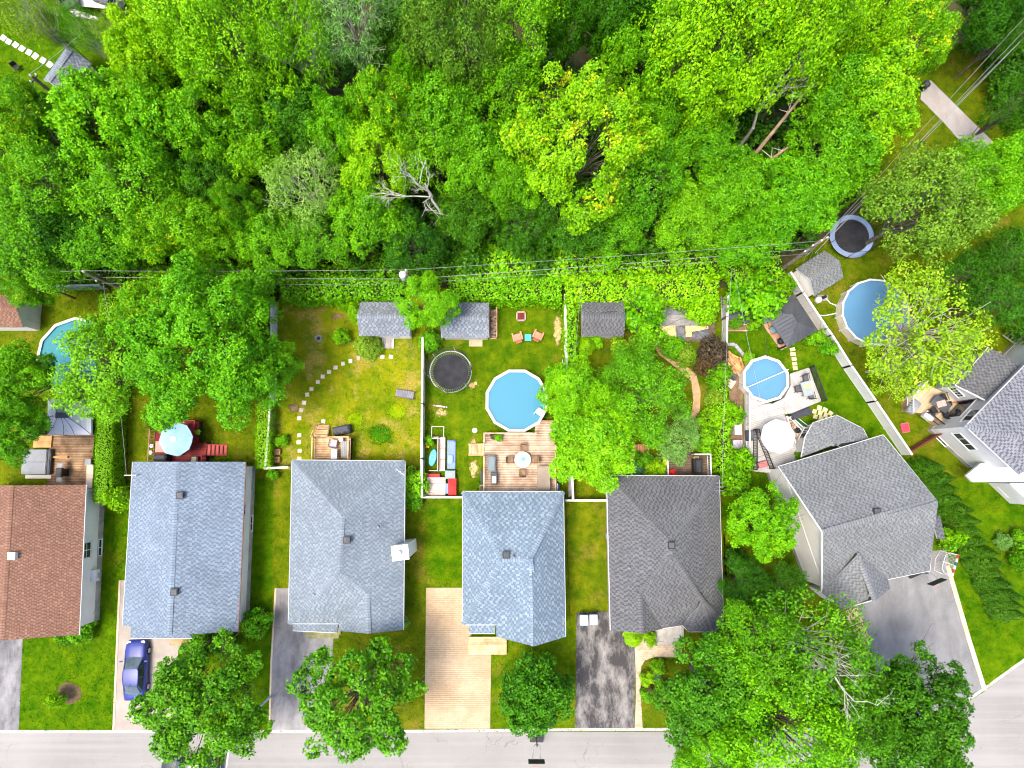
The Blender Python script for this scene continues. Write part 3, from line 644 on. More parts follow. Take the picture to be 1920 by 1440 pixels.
# ---------------- grey blue hip house with white chimney
def house_hip3():
    ze, zr, zw = 3.2, 5.6, 4.6
    a, b, c, d = W(548, 863, ze), W(759, 865, ze), W(756, 1181, ze), W(541, 1169, ze)
    r0, r1 = W(642, 968, zr), W(637, 1073, zr); wr0 = W(688, 1110, zw); wr1 = W(691, 1188, zw)
    v0 = W(636, 1169, ze); w0 = W(636, 1183, ze)
    o = ((a.x + b.x) / 2, (a.y + c.y) / 2); t = thing('house', 'house with grey blue hip roof and white chimney', 'house', (o[0], o[1], 0))
    P = [[a, b, r0], [b, c, wr1, wr0, r1, r0], [d, a, r0, r1], [v0, d, r1, wr0], [w0, v0, wr0, wr1]]
    roof(t, o, P, [(a, r0), (b, r0), (r0, r1), (d, r1), (wr0, r1), (wr1, wr0)], S_BLUE3, WHITE, [(a, b), (b, c), (d, a), (v0, d)], seed=31)
    e0, e1, g1, g0 = W(549, 1182, 2.8), W(632, 1186, 2.8), W(634, 1168, 3.05), W(549, 1168, 3.05)
    roof(t, o, [[e0, e1, g1, g0]], [], S_BLUE3, WHITE, [(e0, e1)], seed=32, name='porch_roof')
    foot = [(a.x, a.y), (b.x, b.y), (c.x, c.y - 0.15), (w0.x, w0.y), (v0.x, v0.y), (d.x, d.y)]
    f = walls(t, o, foot, ze - 0.12, SIDING, 0.6)
    T = [Vector((w0.x + .45, c.y + .3, ze - .14)), Vector((c.x - .45, c.y + .3, ze - .14)), Vector((wr1.x, c.y + .3, zw - .3))]
    T = [p - Vector((o[0], o[1], 0)) for p in T]; T2 = [p + Vector((0, .2, 0)) for p in T]; g = G()
    g.add(T + T2, [(0, 1, 2), (5, 4, 3), (0, 1, 4, 3), (1, 2, 5, 4), (2, 0, 3, 5)]); g.build('gable', SIDING, t)
    # chimney on the right wall
    q = W(742, 1036, 5.0); ch = G(); ch.box((0, 0, 2.5), (1.15, 1.0, 5.0)); co = ch.build('chimney', SIDING, t, (q.x - o[0] + 0.35, q.y - o[1], 0), 0.12, bevel=0.01)
    g = G(); g.box((0, 0, 5.05), (1.3, 1.15, 0.12)); g.build('cap', WHITE, co, bevel=0.01)
    g = G(); g.rings((-0.1, 0, 5.1), [(0.16, 0), (0.16, 0.35), (0.22, 0.36), (0.22, 0.44)], 14); g.build('flue', STEEL, co)
    vent(t, o, 649, 1013, zr + 0.3); pipe(t, o, 709, 988, 5.0); pipe(t, o, 589, 1115, 4.6)
    # television aerial on the rear right corner
    q = W(752, 884, 4.2); g = G(); x, y = q.x - o[0], q.y - o[1]
    g.tube([(x, y, 3.2), (x, y, 4.4)], 0.02); g.tube([(x - .4, y + .2, 4.35), (x + .3, y - .3, 4.35)], 0.015)
    for k in range(4): g.tube([(x - .3 + k * .18 - .15, y + .15 - k * .12 - .2, 4.35), (x - .3 + k * .18 + .15, y + .15 - k * .12 + .2, 4.35)], 0.01, 4)
    g.build('aerial', STEEL, t)
    p, an = wallpoint(f[5], f[4], 0.5); door(t, o, p, -math.pi / 2, 0.05, 2.6, 2.1, WHITE, 4, 'garage_door')
    p, an = wallpoint(f[3], f[2], 0.5); window(t, o, p, -math.pi / 2, 2.0, 2.2, 1.4, 3)
    p, an = wallpoint(f[0], f[1], 0.4); door(t, o, p, math.pi / 2, 0.6, 1.7, 2.0, GLASS, 1, 'patio_door')
    p, an = wallpoint(f[0], f[1], 0.78); window(t, o, p, math.pi / 2, 2.0, 1.4, 1.0, 2)
    p, an = wallpoint(f[1], f[2], 0.25); window(t, o, p, 0, 2.1, 0.9, 0.9, 2)
    g = G(); q = W(605, 1188, 0.3)
    for k in range(3): g.box((q.x - o[0], q.y - o[1] + .35 - .3 * k, 0.33 - 0.11 * k), (3.2 - .3 * k, 0.32, 0.12 + 0.0))
    g.build('front_step', M('mossy_stone', (150, 146, 104), (122, 126, 84), 3, 0.9), t, bevel=0.015)
    return t
house_hip3()
# ---------------- mottled blue hip house behind the paver driveway
def house_hip4():
    ze, zr, zw = 3.2, 5.7, 5.1
    a, b, c, d = W(868, 922, ze), W(1056, 922, ze), W(1060, 1194, ze), W(868, 1171, ze)
    r0, r1 = W(942, 1050, zr), W(994, 1047, zr); wr0 = W(998, 1078, zw); wr1 = W(1000, 1210, zw - .1)
    v0 = W(931, 1171, ze); w0 = W(931, 1194, ze)
    o = ((a.x + b.x) / 2, (a.y + c.y) / 2); t = thing('house', 'house with mottled pale blue hip roof behind the paver driveway', 'house', (o[0], o[1], 0))
    wr0.z = lerp(ze, zr, 0.80); wr1.z = wr0.z
    P = [[a, b, r1, r0], [b, c, wr1, wr0, r1], [d, a, r0], [v0, d, r0, r1, wr0], [w0, v0, wr0, wr1]]
    roof(t, o, P, [(a, r0), (b, r1), (r0, r1), (d, r0), (wr0, r1), (wr1, wr0)], S_BLUE4, WHITE, [(a, b), (b, c), (d, a), (v0, d)], seed=41, tw=0.24, ex=0.17, dk=.2)
    e0, e1, g1, g0 = W(879, 1187, 2.8), W(928, 1187, 2.8), W(928, 1172, 3.1), W(879, 1172, 3.1)
    roof(t, o, [[e0, e1, g1, g0]], [], S_BLUE4, WHITE, [(e0, e1)], seed=42, name='porch_roof')
    foot = [(a.x, a.y), (b.x, b.y), (c.x, c.y), (w0.x, w0.y), (v0.x, v0.y), (d.x, d.y)]
    f = walls(t, o, foot, ze - 0.12, SIDING, 0.6)
    T = [Vector((w0.x + .45, c.y + .45, ze - .14)), Vector((c.x - .45, c.y + .45, ze - .14)), Vector((wr1.x, c.y + .45, wr1.z - .35))]
    T = [p - Vector((o[0], o[1], 0)) for p in T]; T2 = [p + Vector((0, .2, 0)) for p in T]; g = G()
    g.add(T + T2, [(0, 1, 2), (5, 4, 3), (0, 1, 4, 3), (1, 2, 5, 4), (2, 0, 3, 5)]); g.build('gable', SIDING, t)
    vent(t, o, 949, 1041, zr + 0.25); pipe(t, o, 963, 1044, zr + .2)
    p, an = wallpoint(f[5], f[4], 0.5); door(t, o, p, -math.pi / 2, 0.4, 1.0, 2.05, M('door_white', (214, 210, 204)), 1)
    p, an = wallpoint(f[3], f[2], 0.5); window(t, o, p, -math.pi / 2, 2.0, 2.2, 1.4, 3)
    p, an = wallpoint(f[0], f[1], 0.5); door(t, o, p, math.pi / 2, 0.6, 1.7, 2.0, GLASS, 1, 'patio_door')
    # tan timber landing and step at the door
    q = W(914, 1210, 0.3); ld_ = thing('front_landing', 'pale timber landing before the mottled blue hip roof', 'landing', (q.x, q.y, 0)); HARD.append([(q.x - 1.6, q.y - .75), (q.x + 1.6, q.y - .75), (q.x + 1.6, q.y + .75), (q.x - 1.6, q.y + .75)])
    for k in range(7):
        g = G(); g.box((0, 0, 0), (3.1, 0.19, 0.04)); g.build('plank', DECKT, ld_, (0, -0.62 + 0.2 * k, 0.34))
    g = G(); g.box((0, 0, 0.16), (3.0, 1.3, 0.3)); g.build('frame', DECKT, ld_)
    return t
house_hip4()
# ---------------- charcoal hip house
def house_hip5():
    ze, zr = 3.2, 6.0
    a, b, d = W(1138, 892, ze), W(1348, 893, ze), W(1145, 1182, ze)
    r0, r1 = W(1260, 1018, zr), W(1261, 1040, zr); zw = 4.75
    wr0 = W(1199, 1110, zw); wr1 = W(1203, 1188, zw)
    v1 = W(1242, 1178, ze); w1 = W(1248, 1180, ze)
    c0, c1, c2 = W(1356, 1165, ze), W(1338, 1184, ze), W(1291, 1184, ze); c3 = W(1280, 1172, ze)
    tz = 4.7; tp = W(1318, 1128, tz)
    o = ((a.x + b.x) / 2, (a.y + d.y) / 2); t = thing('house', 'house with charcoal hip roof and rounded corner bay', 'house', (o[0], o[1], 0))
    P = [[a, b, r0], [b, c0, tp, r1, r0], [d, a, r0, r1, wr0, wr1], [c3, v1, wr0, r1, tp], [v1, Vector((v1.x, wr1.y, ze)), wr1, wr0], [c0, c1, tp], [c1, c2, tp], [c2, c3, tp]]
    roof(t, o, P, [(a, r0), (b, r0), (r0, r1), (wr0, r1), (wr1, wr0), (tp, r1), (c0, tp), (c1, tp), (c2, tp)], S_DARK5, WHITE, [(a, b), (b, c0), (d, a), (c0, c1), (c1, c2), (c2, c3), (c3, v1)], seed=51)
    foot = [(a.x, a.y), (b.x, b.y), (c0.x, c0.y), (c1.x, c1.y), (c2.x, c2.y), (c3.x, c3.y), (c3.x, c3.y + 1.0), (v1.x, c3.y + 1.0), (v1.x, wr1.y), (d.x, wr1.y)]
    f = walls(t, o, foot, ze - 0.12, SIDING, 0.6, 0.3)
    vent(t, o, 1260, 1023, zr + 0.35); pipe(t, o, 1180, 1065, 4.5)
    p, an = wallpoint(f[9], f[8], 0.5); door(t, o, p, -math.pi / 2, 0.05, 2.6, 2.1, WHITE, 4, 'garage_door')
    p, an = wallpoint(f[7], f[6], 0.4); door(t, o, p, -math.pi / 2, 0.35, 1.0, 2.05, M('door_brown', (110, 70, 50)), 1)
    p, an = wallpoint(f[4], f[3], 0.5); window(t, o, p, -math.pi / 2, 1.9, 1.2, 1.4, 2)
    p, an = wallpoint(f[0], f[1], 0.5); door(t, o, p, math.pi / 2, 0.6, 1.7, 2.0, GLASS, 1, 'patio_door')
    # porch slab, step and white rail between the two wings
    q = W(1255, 1192, 0.3); g = G(); g.box((q.x - o[0], q.y - o[1] + .1, 0.2), (2.3, 1.6, 0.36)); g.build('front_step', CONC, t, bevel=0.02)
    g = G(); q = W(1280, 1190, 1.0)
    for zz in (0.5, 1.2): g.tube([(q.x - o[0], q.y - o[1] - .6, zz), (q.x - o[0], q.y - o[1] + .7, zz)], 0.03)
    for k in range(7): g.tube([(q.x - o[0], q.y - o[1] - .6 + k * .21, 0.36), (q.x - o[0], q.y - o[1] - .6 + k * .21, 1.2)], 0.02, 4)
    g.build('rail', WHITE, t)
    q = W(1134, 1005, 1.5); g = G(); g.box((0, 0, 0), (0.35, 0.5, 0.6)); g.build('meter_box', MGREY, t, (q.x - o[0] + .25, q.y - o[1], 1.4), bevel=0.02)
    q = W(1352, 913, 4.2); g = G(); x, y = q.x - o[0], q.y - o[1]
    g.tube([(x - .1, y, 2.0), (x - .1, y, 4.3)], 0.04)
    for k in (-.3, 0, .3): g.tube([(x - .35, y + k, 4.1), (x + .25, y + k, 4.1)], 0.025, 4)
    g.build('service_mast', STEEL, t)
    q0, q1 = W(1107, 896, 3.0), W(1140, 905, 3.2); g = G(); g.tube([(q0.x - o[0], q0.y - o[1], 2.5), (q0.x - o[0] + .5, q0.y - o[1] - .28, 2.8), (q1.x - o[0], q1.y - o[1], 3.0)], 0.05); g.build('flag_pole', WHITE, t)
    return t
house_hip5()
# ---------------- angled grey house on the right
def tri_part(t, o, T, n, mat, name='gable', th=0.2):
    T = [Vector(p) - Vector((o[0], o[1], 0)) for p in T]; T2 = [p + Vector(n) * th for p in T]; g = G()
    g.add(T + T2, [(0, 1, 2), (5, 4, 3), (0, 1, 4, 3), (1, 2, 5, 4), (2, 0, 3, 5)]); return g.build(name, mat, t)
def house_angled():
    ze, zr, zw = 4.0, 8.0, 6.3
    RL, RR, FL, FR = W(1460, 875, ze), W(1656, 816, ze), W(1541, 1111, ze), W(1743, 1070, ze)
    r0, r1 = W(1542, 998, zr), W(1755, 938, zr)
    w0, w1 = W(1607, 1036, zw), W(1641, 1128, zw); wl0, wl1 = FL, W(1580, 1145, ze); wr_, vx = W(1669, 1103, ze), W(1664, 1086, ze)
    o = ((RL.x + FR.x) / 2, (RL.y + FR.y) / 2); t = thing('house', 'angled house with grey gable roof and tall white end wall', 'house', (o[0], o[1], 0))
    P = [[RR, RL, r0, r1], [FR, vx, w0, FL, r0, r1], [wl0, wl1, w1, w0], [wr_, vx, w0, w1]]
    roof(t, o, P, [(r0, r1), (w1, w0)], S_GREY6, WHITE, [(RL, RR), (RL, r0), (r0, FL), (vx, FR), (RR, r1), (r1, FR)], seed=61)
    foot = [(RL.x, RL.y), (RR.x, RR.y), (FR.x, FR.y), (FL.x, FL.y)]
    f = walls(t, o, foot, ze - 0.12, SIDING, 0.6, 0.3)
    ux = (RR - RL).normalized(); ux.z = 0
    for a, b, r, s in ((RL, FL, r0, 1), (RR, FR, r1, -1)):
        k = ux * 0.32 * s; c = (a + b) / 2; pr = Vector((r.x, r.y, 0)) 
        T = [a.lerp(b, .04) + k - Vector((0, 0, .14)), a.lerp(b, .96) + k - Vector((0, 0, .14)), r + k - Vector((0, 0, 0.4))]
        tri_part(t, o, T, ux * s, SIDING)
    # wing body
    wi = inset([(wl0.x, wl0.y), (wl1.x, wl1.y), (wr_.x, wr_.y), (vx.x, vx.y)], 0.25); HARD.append(wi)
    g = G(); g.prism(loc2(wi, o), -0.1, ze - 0.15); g.build('wing_wall', SIDING, t)
    tri_part(t, o, [wl1.lerp(wr_, .08) - Vector((0, 0, .14)), wl1.lerp(wr_, .92) - Vector((0, 0, .14)), w1 - Vector((0, 0, .35))], (-.1, .25, 0), SIDING)
    # low roof at the right side
    a, b, c, d = W(1757, 1010, 3.0), W(1772, 1012, 2.8), W(1762, 966, 2.8), W(1750, 975, 3.2)
    roof(t, o, [[b, c, d, a]], [], S_DARK5, WHITE, [], seed=62, name='side_roof')
    vent(t, o, 1647, 960, zr + 0.0); pipe(t, o, 1651, 895, 6.2)
    for tt, ww in ((0.3, 1.2), (0.7, 1.2)):
        p, an = wallpoint(f[2], f[3], tt); window(t, o, p, math.atan2(-ux.x, ux.y), 2.2, ww, 1.2, 2)
    p, an = wallpoint(f[2], f[3], 0.18); door(t, o, p, math.atan2(-ux.x, ux.y), 0.05, 2.7, 2.1, WHITE, 4, 'garage_door')
    p, an = wallpoint(f[0], f[1], 0.25); door(t, o, p, math.atan2(ux.x, -ux.y), 0.5, 1.7, 2.0, GLASS, 1, 'patio_door')
    # rear sun room with faceted roof
    zs = 3.0; H = [W(1503, 857, zs), W(1510, 820, zs), W(1525, 793, zs), W(1569, 779, zs), W(1618, 804, zs), W(1628, 824, zs)]; ap = W(1566, 833, 3.95); ap2 = W(1580, 838, 3.95)
    pl = [[H[i], H[i + 1], ap] for i in range(5)]; pl.append([H[5], Vector((H[5].x + .2, H[5].y - .5, zs + .2)), ap2, ap])
    roof(t, o, pl, [(H[i], ap) for i in (1, 2, 3, 4)], S_GREY6, WHITE, [(H[i], H[i + 1]) for i in range(5)], seed=63, name='sun_room_roof')
    hp = inset([(p.x, p.y) for p in H], 0.3); HARD.append(hp)
    g = G(); g.prism(loc2(hp, o), -0.1, zs - 0.15); g.build('sun_room_wall', WHITE, t)
    for i in range(1, 4):
        p, an = wallpoint(hp[i], hp[i + 1], 0.5); n = Vector(p) - Vector((ap.x, ap.y)); window(t, o, p, math.atan2(n.y, n.x) if False else (an if math.cos(an) * n.x + math.sin(an) * n.y > 0 else an + math.pi), 1.7, 1.1, 1.3, 2)
    return t
house_angled()
# ---------------- white two storey house at the right edge
def house_right():
    ze = 5.8
    L, S = W(1811, 799, ze), W(1906, 887, ze); q = W(1925, 682, ze); d1 = (q - L).normalized(); d1.z = 0
    d2 = (S - L).normalized(); N = L + d1 * 13; E = S + d1 * 13
    p0 = W(1992, 838, 7.5); p1 = p0 + d1 * 6; p1.z = 7.5
    o = (L.x + 3, L.y); t = thing('house', 'white two storey house with grey roof at the right edge', 'house', (o[0], o[1], 0))
    GR7 = shingle_mat('shingles_grey_right', [(112, 115, 121), (116, 119, 125), (121, 124, 130)], (82, 85, 92))
    roof(t, o, [[L, N, p1, p0], [S, L, p0], [E, S, p0, p1]], [(L, p0), (S, p0), (p0, p1)], GR7, WHITE, [(L, N), (S, L), (E, S)], seed=71)
    W7 = M('grey_white_siding', (206, 208, 207), (194, 196, 195), 0.7, 0.65)
    f = walls(t, o, [(N.x, N.y), (L.x, L.y), (S.x, S.y), (E.x, E.y)], ze - 0.12, W7, 0.6, 0.3)
    # d2 wall: triple window, basement window; d1 wall: patio door and window
    a1 = math.atan2(-d1.y, -d1.x); a2 = math.atan2(-d2.y, -d2.x)
    fL, fS, fN = Vector(f[1]), Vector(f[2]), Vector(f[0])
    u1 = (fN - fL).normalized(); u2 = (fS - fL).normalized()
    p = fL + u2 * 1.5; window(t, o, p, a1, 3.2, 1.9, 1.0, 3)
    p = fL + u2 * 1.3; window(t, o, p, a1, 0.42, 1.2, 0.4, 2)
    p = fL + u1 * 1.3; window(t, o, p, a2, 4.4, 1.3, 1.2, 2)
    p = fL + u1 * 2.3; door(t, o, p, a2, 0.9, 1.9, 2.1, GLASS, 1, 'patio_door')
    # rear extension with its own roof
    ra, rb, rc, rd = W(1792, 722, 3.6), W(1854, 651, 3.6), W(1913, 684, 4.6), W(1848, 751, 4.6)
    roof(t, o, [[ra, rb, rc, rd]], [], S_DARK5, WHITE, [(ra, rb), (ra, rd)], seed=72, name='extension_roof')
    e = inset([(ra.x, ra.y), (rb.x, rb.y), (rc.x, rc.y), (rd.x, rd.y)], 0.2); HARD.append(e)
    el = loc2(e, o); g = G(); g.prism(el, -0.1, [3.4, 3.4, 4.4, 4.4]); g.build('extension_wall', W7, t)
    pm = Vector(e[0]).lerp(Vector(e[3]), 0.4); window(t, o, pm, a1, 2.4, 1.1, 0.8, 4, 2)
    # projecting white storey edge and lower wing at the bottom
    g = G(); g.prism(loc2([(p.x, p.y) for p in PW([(1812, 891), (1824, 904), (2010, 904), (2010, 868), (1840, 868)], 2.9)], o), 2.6, 2.9); g.build('balcony', W7, t, bevel=0.02)
    lw = [(p.x, p.y) for p in PW([(1852, 905), (1893, 944), (2010, 948), (2010, 900)], 0)]; HARD.append(lw)
    g = G(); g.prism(loc2(lw, o), -0.1, 2.6); g.build('lower_wing_wall', W7, t)
    pm = Vector(lw[0]).lerp(Vector(lw[1]), 0.45); dd = Vector(lw[1]) - Vector(lw[0]); window(t, o, pm, math.atan2(-dd.x, dd.y) if dd.y > 0 else math.atan2(-dd.x, dd.y) + math.pi, 0.5, 1.3, 0.45, 2)
    return t
house_right()
# ================================================================ SHEDS, GAZEBOS
def shed(label, u, v, L, Wd, rz, ze, zr, smat, wallmat=None, seed=5, doors=(), trim=None):
    c = W(u, v, ze); t = thing('shed', label, 'shed', (c.x, c.y, 0), rz)
    wallmat = wallmat or SIDING; x, y = L / 2, Wd / 2
    V = lambda a, b, z: Vector((a, b, z))
    r0, r1 = V(-x, 0, zr), V(x, 0, zr); A, B, C, D = V(-x, -y, ze), V(x, -y, ze), V(x, y, ze), V(-x, y, ze)
    roof(t, (0, 0), [[A, B, r1, r0], [C, D, r0, r1]], [(r0, r1)], smat, trim or WHITE, [], seed=seed)
    g = G(); i = 0.15; g.box((0, 0, (ze - .05) / 2), (L - 2 * i, Wd - 2 * i, ze - .05))
    k = (zr - ze) / y
    for s in (-1, 1):
        T = [V(s * (x - i), -(y - i), ze - .06), V(s * (x - i), y - i, ze - .06), V(s * (x - i), 0, zr - .28)]; T2 = [p - V(s * .12, 0, 0) for p in T]
        g.add(T + T2, [(0, 1, 2), (5, 4, 3), (0, 1, 4, 3), (1, 2, 5, 4), (2, 0, 3, 5)])
    g.build('wall', wallmat, t)
    for (dx, side, w_, h_) in doors:
        for q in (-1, 1):
            g = G()
            if side in ('s', 'n'):
                sg = -1 if side == 's' else 1; g.box((dx + q * w_ / 4, sg * (y - i + .02), h_ / 2 + .08), (w_ / 2 - .02, .05, h_))
            else:
                sg = 1 if side == 'e' else -1; g.box((sg * (x - i + .02), dx + q * w_ / 4, h_ / 2 + .08), (.05, w_ / 2 - .02, h_))
            g.build('door', WHITE, t, bevel=0.008)
    cs, sn = math.cos(rz), math.sin(rz)
    HARD.append([(c.x + a * cs - b * sn, c.y + a * sn + b * cs) for a, b in ((-x + i, -y + i), (x - i, -y + i), (x - i, y - i), (-x + i, y - i))])
    return t
shed('brown roofed shed with white end wall at the left edge', -22, 583, 6.0, 2.75, 0, 2.3, 3.2, S_BRN, None, 81, [(0, 'e', 1.4, 1.8)])
shed('small brown shed roof showing above the yellow tipped tree', 292, 580, 4.0, 2.2, 0, 2.2, 2.9, M('brown_metal_roof', (140, 108, 96), (124, 94, 84), 2, 0.6), None, 82)
s3 = shed('grey roofed shed with a wooden ramp in the dry yard', 722, 598, 4.2, 2.85, 0, 2.1, 3.1, S_SHED, None, 83, [(.35, 's', 1.2, 1.7)])
s4 = shed('grey blue shed with firewood stacked against its end', 872, 600, 3.95, 2.9, 0, 2.1, 3.0, S_SHED, M('cream_siding', (214, 204, 188), (200, 190, 172)), 84, [(.5, 's', 1.3, 1.7)])
shed('grey shed beside the hedge in the garden with the black tarps', 1130, 598, 3.5, 2.85, 0, 2.1, 3.0, S_DARK5, None, 85, [(.3, 's', 1.2, 1.7)])
shed('angled grey shed beside the big trampoline', 1537, 512, 2.9, 2.7, R(32), 2.3, 3.3, S_GREY6, None, 86, [(0, 's', 1.2, 1.7)])
shed('grey shed half hidden by leaves in the far corner', 126, 134, 3.4, 2.6, R(59), 2.3, 3.3, S_SHED, None, 87)
# ramp and step pad of the sheds
q = W(727, 642, 0.2); t = thing('shed_ramp', 'grey plank ramp leading up to the shed in the dry yard', 'ramp', (q.x, q.y, 0))
for k in range(4):
    g = G(); g.box((0, 0, 0), (0.2, 1.0, 0.04)); ob = g.build('plank', M('grey_plank', (176, 168, 166), (150, 142, 140), 2, 0.9, objvar=.3), t, (-.33 + .22 * k, 0, 0.13)); ob.rotation_euler = (R(8), 0, 0)
for s in (-1, 1):
    g = G(); g.box((s * .46, 0, 0.13), (0.06, 1.05, 0.14)); g.build('side_rail', WHITE, t)
q = W(892, 643, 0.0); t = thing('shed_step', 'tan paver pad before the shed with firewood', 'step', (q.x, q.y, 0))
for i in range(5):
    for j in range(3):
        g = G(); g.box((0, 0, 0.03), (0.225, 0.20, 0.06)); g.build('paver', PAVT, t, (-.46 + .23 * i, -.21 + .21 * j, 0))
# firewood rack by the shed
q = W(925, 606, 0.5); t = thing('firewood_rack', 'stack of split firewood in a rack against the shed end', 'firewood', (q.x, q.y, 0))
BARK = M('firewood', (190, 160, 136), (150, 120, 98), 3, 0.9, objvar=0.5)
lg = G(); lg.rings((0, 0, -.25), [(0.09, 0), (0.09, 0.5)], 7); lm = lg.mesh('log', BARK)
rnd = random.Random(3)
for i in range(12):
    for j in range(3):
        ob = inst(lm, 'log', t, (rnd.uniform(-.05, .05), -1.1 + .195 * i, 0.2 + .19 * j + (.95 if False else 0)), 0); ob.rotation_euler = (R(rnd.uniform(-12, 12)), R(90), R(rnd.uniform(-25, 25)))
g = G()
for y in (-1.25, 1.25):
    for x in (-.3, .3): g.box((x, y, 0.55), (.07, .07, 1.1))
    g.box((0, y, .06), (.7, .08, .08))
for x in (-.3, .3): g.box((x, 0, .06), (.07, 2.6, .08)); g.box((x, 0, 1.05), (.06, 2.5, .06))
g.build('rack', DECKT, t)
# ---- dark metal gazebo
def metal_gazebo():
    ze, zr = 2.3, 3.5; c = W(1483, 602, ze)
    K = PW([(1433, 583), (1489, 551), (1533, 619), (1477, 652)], ze); r0, r1 = W(1487, 590, zr), W(1494, 604, zr)
    t = thing('gazebo', 'dark hip roofed metal gazebo over a seating area', 'gazebo', (c.x, c.y, 0)); O = Vector((c.x, c.y, 0))
    K = [p - O for p in K]; r0 -= O; r1 -= O
    DM = M('dark_metal_roof', (72, 74, 79), (84, 86, 91), 0.8, 0.45, 0.5); SE = M('dark_metal_seam', (58, 60, 65), (66, 68, 73), 1, 0.5, .5)
    planes = [[K[0], K[1], r0], [K[1], K[2], r1, r0], [K[2], K[3], r1], [K[3], K[0], r0, r1]]
    for pl in planes:
        g = G(); top = pl; bot = [p - Vector((0, 0, .06)) for p in pl]; n = len(pl); g.poly(top); g.poly(bot[::-1])
        for i in range(n): g.poly([top[i], bot[i], bot[(i + 1) % n], top[(i + 1) % n]])
        po = g.build('roof_panel', DM, t, fix=False)
        a, e, s, nn = plane_axes(pl); q = [((p - a).dot(e), (p - a).dot(s)) for p in pl]; g = G(); x = min(v[0] for v in q) + .15; mx = max(v[0] for v in q)
        while x < mx:
            cseg = clip_rect(q, x - .012, x + .012, -1, 50)
            if len(cseg) >= 3:
                ys = [v[1] for v in cseg]; p0 = a + e * x + s * min(ys) + nn * .015; p1 = a + e * x + s * max(ys) + nn * .015
                if (p1 - p0).length > .2: g.tube([p0, p1], 0.016, 4)
            x += .3
        g.build('seams', SE, po, fix=False, kind='stuff')
    for p in K:
        pp = p * 0.9; g = G(); g.box((pp.x, pp.y, 1.15), (.12, .12, 2.3)); g.build('post', BLACK, t)
    return t, c
gz, gc = metal_gazebo()
FL = PW([(1421, 598), (1430, 592), (1436, 583), (1533, 619), (1476, 654), (1461, 656)], 0.1)
o_ = sheet('gazebo_patio', [(1424, 600), (1480, 560), (1533, 622), (1464, 657)], 0.02, M('terracotta_floor', (196, 150, 124), (178, 130, 104), 2, 0.9), 'terracotta floor of the dark gazebo')
pavers(o_, [(1424, 600), (1480, 560), (1533, 622), (1464, 657)], 0.024, 0.4, 0.4, M('terracotta_tile', (200, 156, 130), (182, 136, 110), 2, .9, island=.25), R(-58), 0.015, 'tiles')
# ---- fabric gazebo on the brown house deck
def fabric_gazebo():
    ze = 2.9; K = PW([(90, 748), (171, 748), (171, 815), (88, 815)], ze); c = (K[0] + K[2]) / 2; O = Vector((c.x, c.y, 0)); t = thing('gazebo', 'grey fabric gazebo canopy over the timber deck', 'gazebo', (c.x, c.y, 0))
    K = [p - O for p in K]; FAB = M('grey_fabric', (182, 186, 194), (172, 176, 184), 0.7, 0.85); DF = M('dark_seam', (80, 82, 90))
    tz = 3.75; h = [Vector((-.45 * 1, .25, tz)), Vector((.45, .25, tz)), Vector((.45, -.15, tz)), Vector((-.45, -.15, tz))]
    for i in range(4):
        a, b = K[i], K[(i + 1) % 4]; g = G()
        m = (a + b) / 2 - Vector((0, 0, .0)); th, tn = h[i], h[(i + 1) % 4]
        k = 4; rows = []
        for r in range(k + 1):
            f = r / k; row = []
            for cc in range(5):
                e = a.lerp(b, cc / 4); u = th.lerp(tn, cc / 4); p = e.lerp(u, f); p.z -= 0.16 * math.sin(math.pi * f) ; row.append(p)
            rows.append(row)
        vs = [p for row in rows for p in row]; g.add(vs, [(r * 5 + cc, r * 5 + cc + 1, (r + 1) * 5 + cc + 1, (r + 1) * 5 + cc) for r in range(k) for cc in range(4)])
        g.add([a, b, b - Vector((0, 0, .25)), a - Vector((0, 0, .25))], [(0, 1, 2, 3)])
        po = g.build('canopy_panel', FAB, t)
        g = G()
        for cc in (0, 1.5, 2.5) if i in (0, 2) else (0, 2): 
            pts = []
            for r in range(k + 1):
                f = r / k; e = a.lerp(b, cc / 4); u = th.lerp(tn, cc / 4); p = e.lerp(u, f); p.z -= 0.16 * math.sin(math.pi * f) - 0.02; pts.append(p)
            g.tube(pts, 0.02, 4)
        g.build('seam', DF, po)
    g = G(); g.prism([(p.x * 1.15, p.y * 1.15) for p in h], tz + .10, tz + .14); g.build('vent_cap', DF, t)
    for p in K: g = G(); g.box((p.x * .95, p.y * .95, 1.4), (.1, .1, 2.8)); g.build('post', BLACK, t)
fabric_gazebo()
# ================================================================ POOLS, TRAMPOLINES
def water_mat(name, tint, body=0.45, rough=0.02):
    m = bpy.data.materials.new(name); t = NT(m)
    n = t.noise(1.6, 3, 0.5); bmp = t.bump(n, 0.12, 0.05)
    tr = t.n('BsdfTransparent'); tr.inputs[0].default_value = lin(tint)
    gl = t.n('BsdfGlossy'); gl.inputs['Roughness'].default_value = rough; t.l(bmp, gl.inputs['Normal'])
    df = t.n('BsdfDiffuse'); df.inputs[0].default_value = lin(tint); m0 = t.n('MixShader'); m0.inputs[0].default_value = body; t.l(tr.outputs[0], m0.inputs[1]); t.l(df.outputs[0], m0.inputs[2])
    fr = t.n('Fresnel'); fr.inputs[0].default_value = 1.33; t.l(bmp, fr.inputs['Normal'])
    mx = t.n('MixShader'); t.l(fr.outputs[0], mx.inputs[0]); t.l(m0.outputs[0], mx.inputs[1]); t.l(gl.outputs[0], mx.inputs[2])
    o = t.n('OutputMaterial'); t.l(mx.outputs[0], o.inputs[0]); return m
W1, W2, W3 = water_mat('water_turquoise', (84, 176, 186)), water_mat('water_sky', (90, 160, 184), .6), water_mat('water_blue', (136, 192, 216), .35)
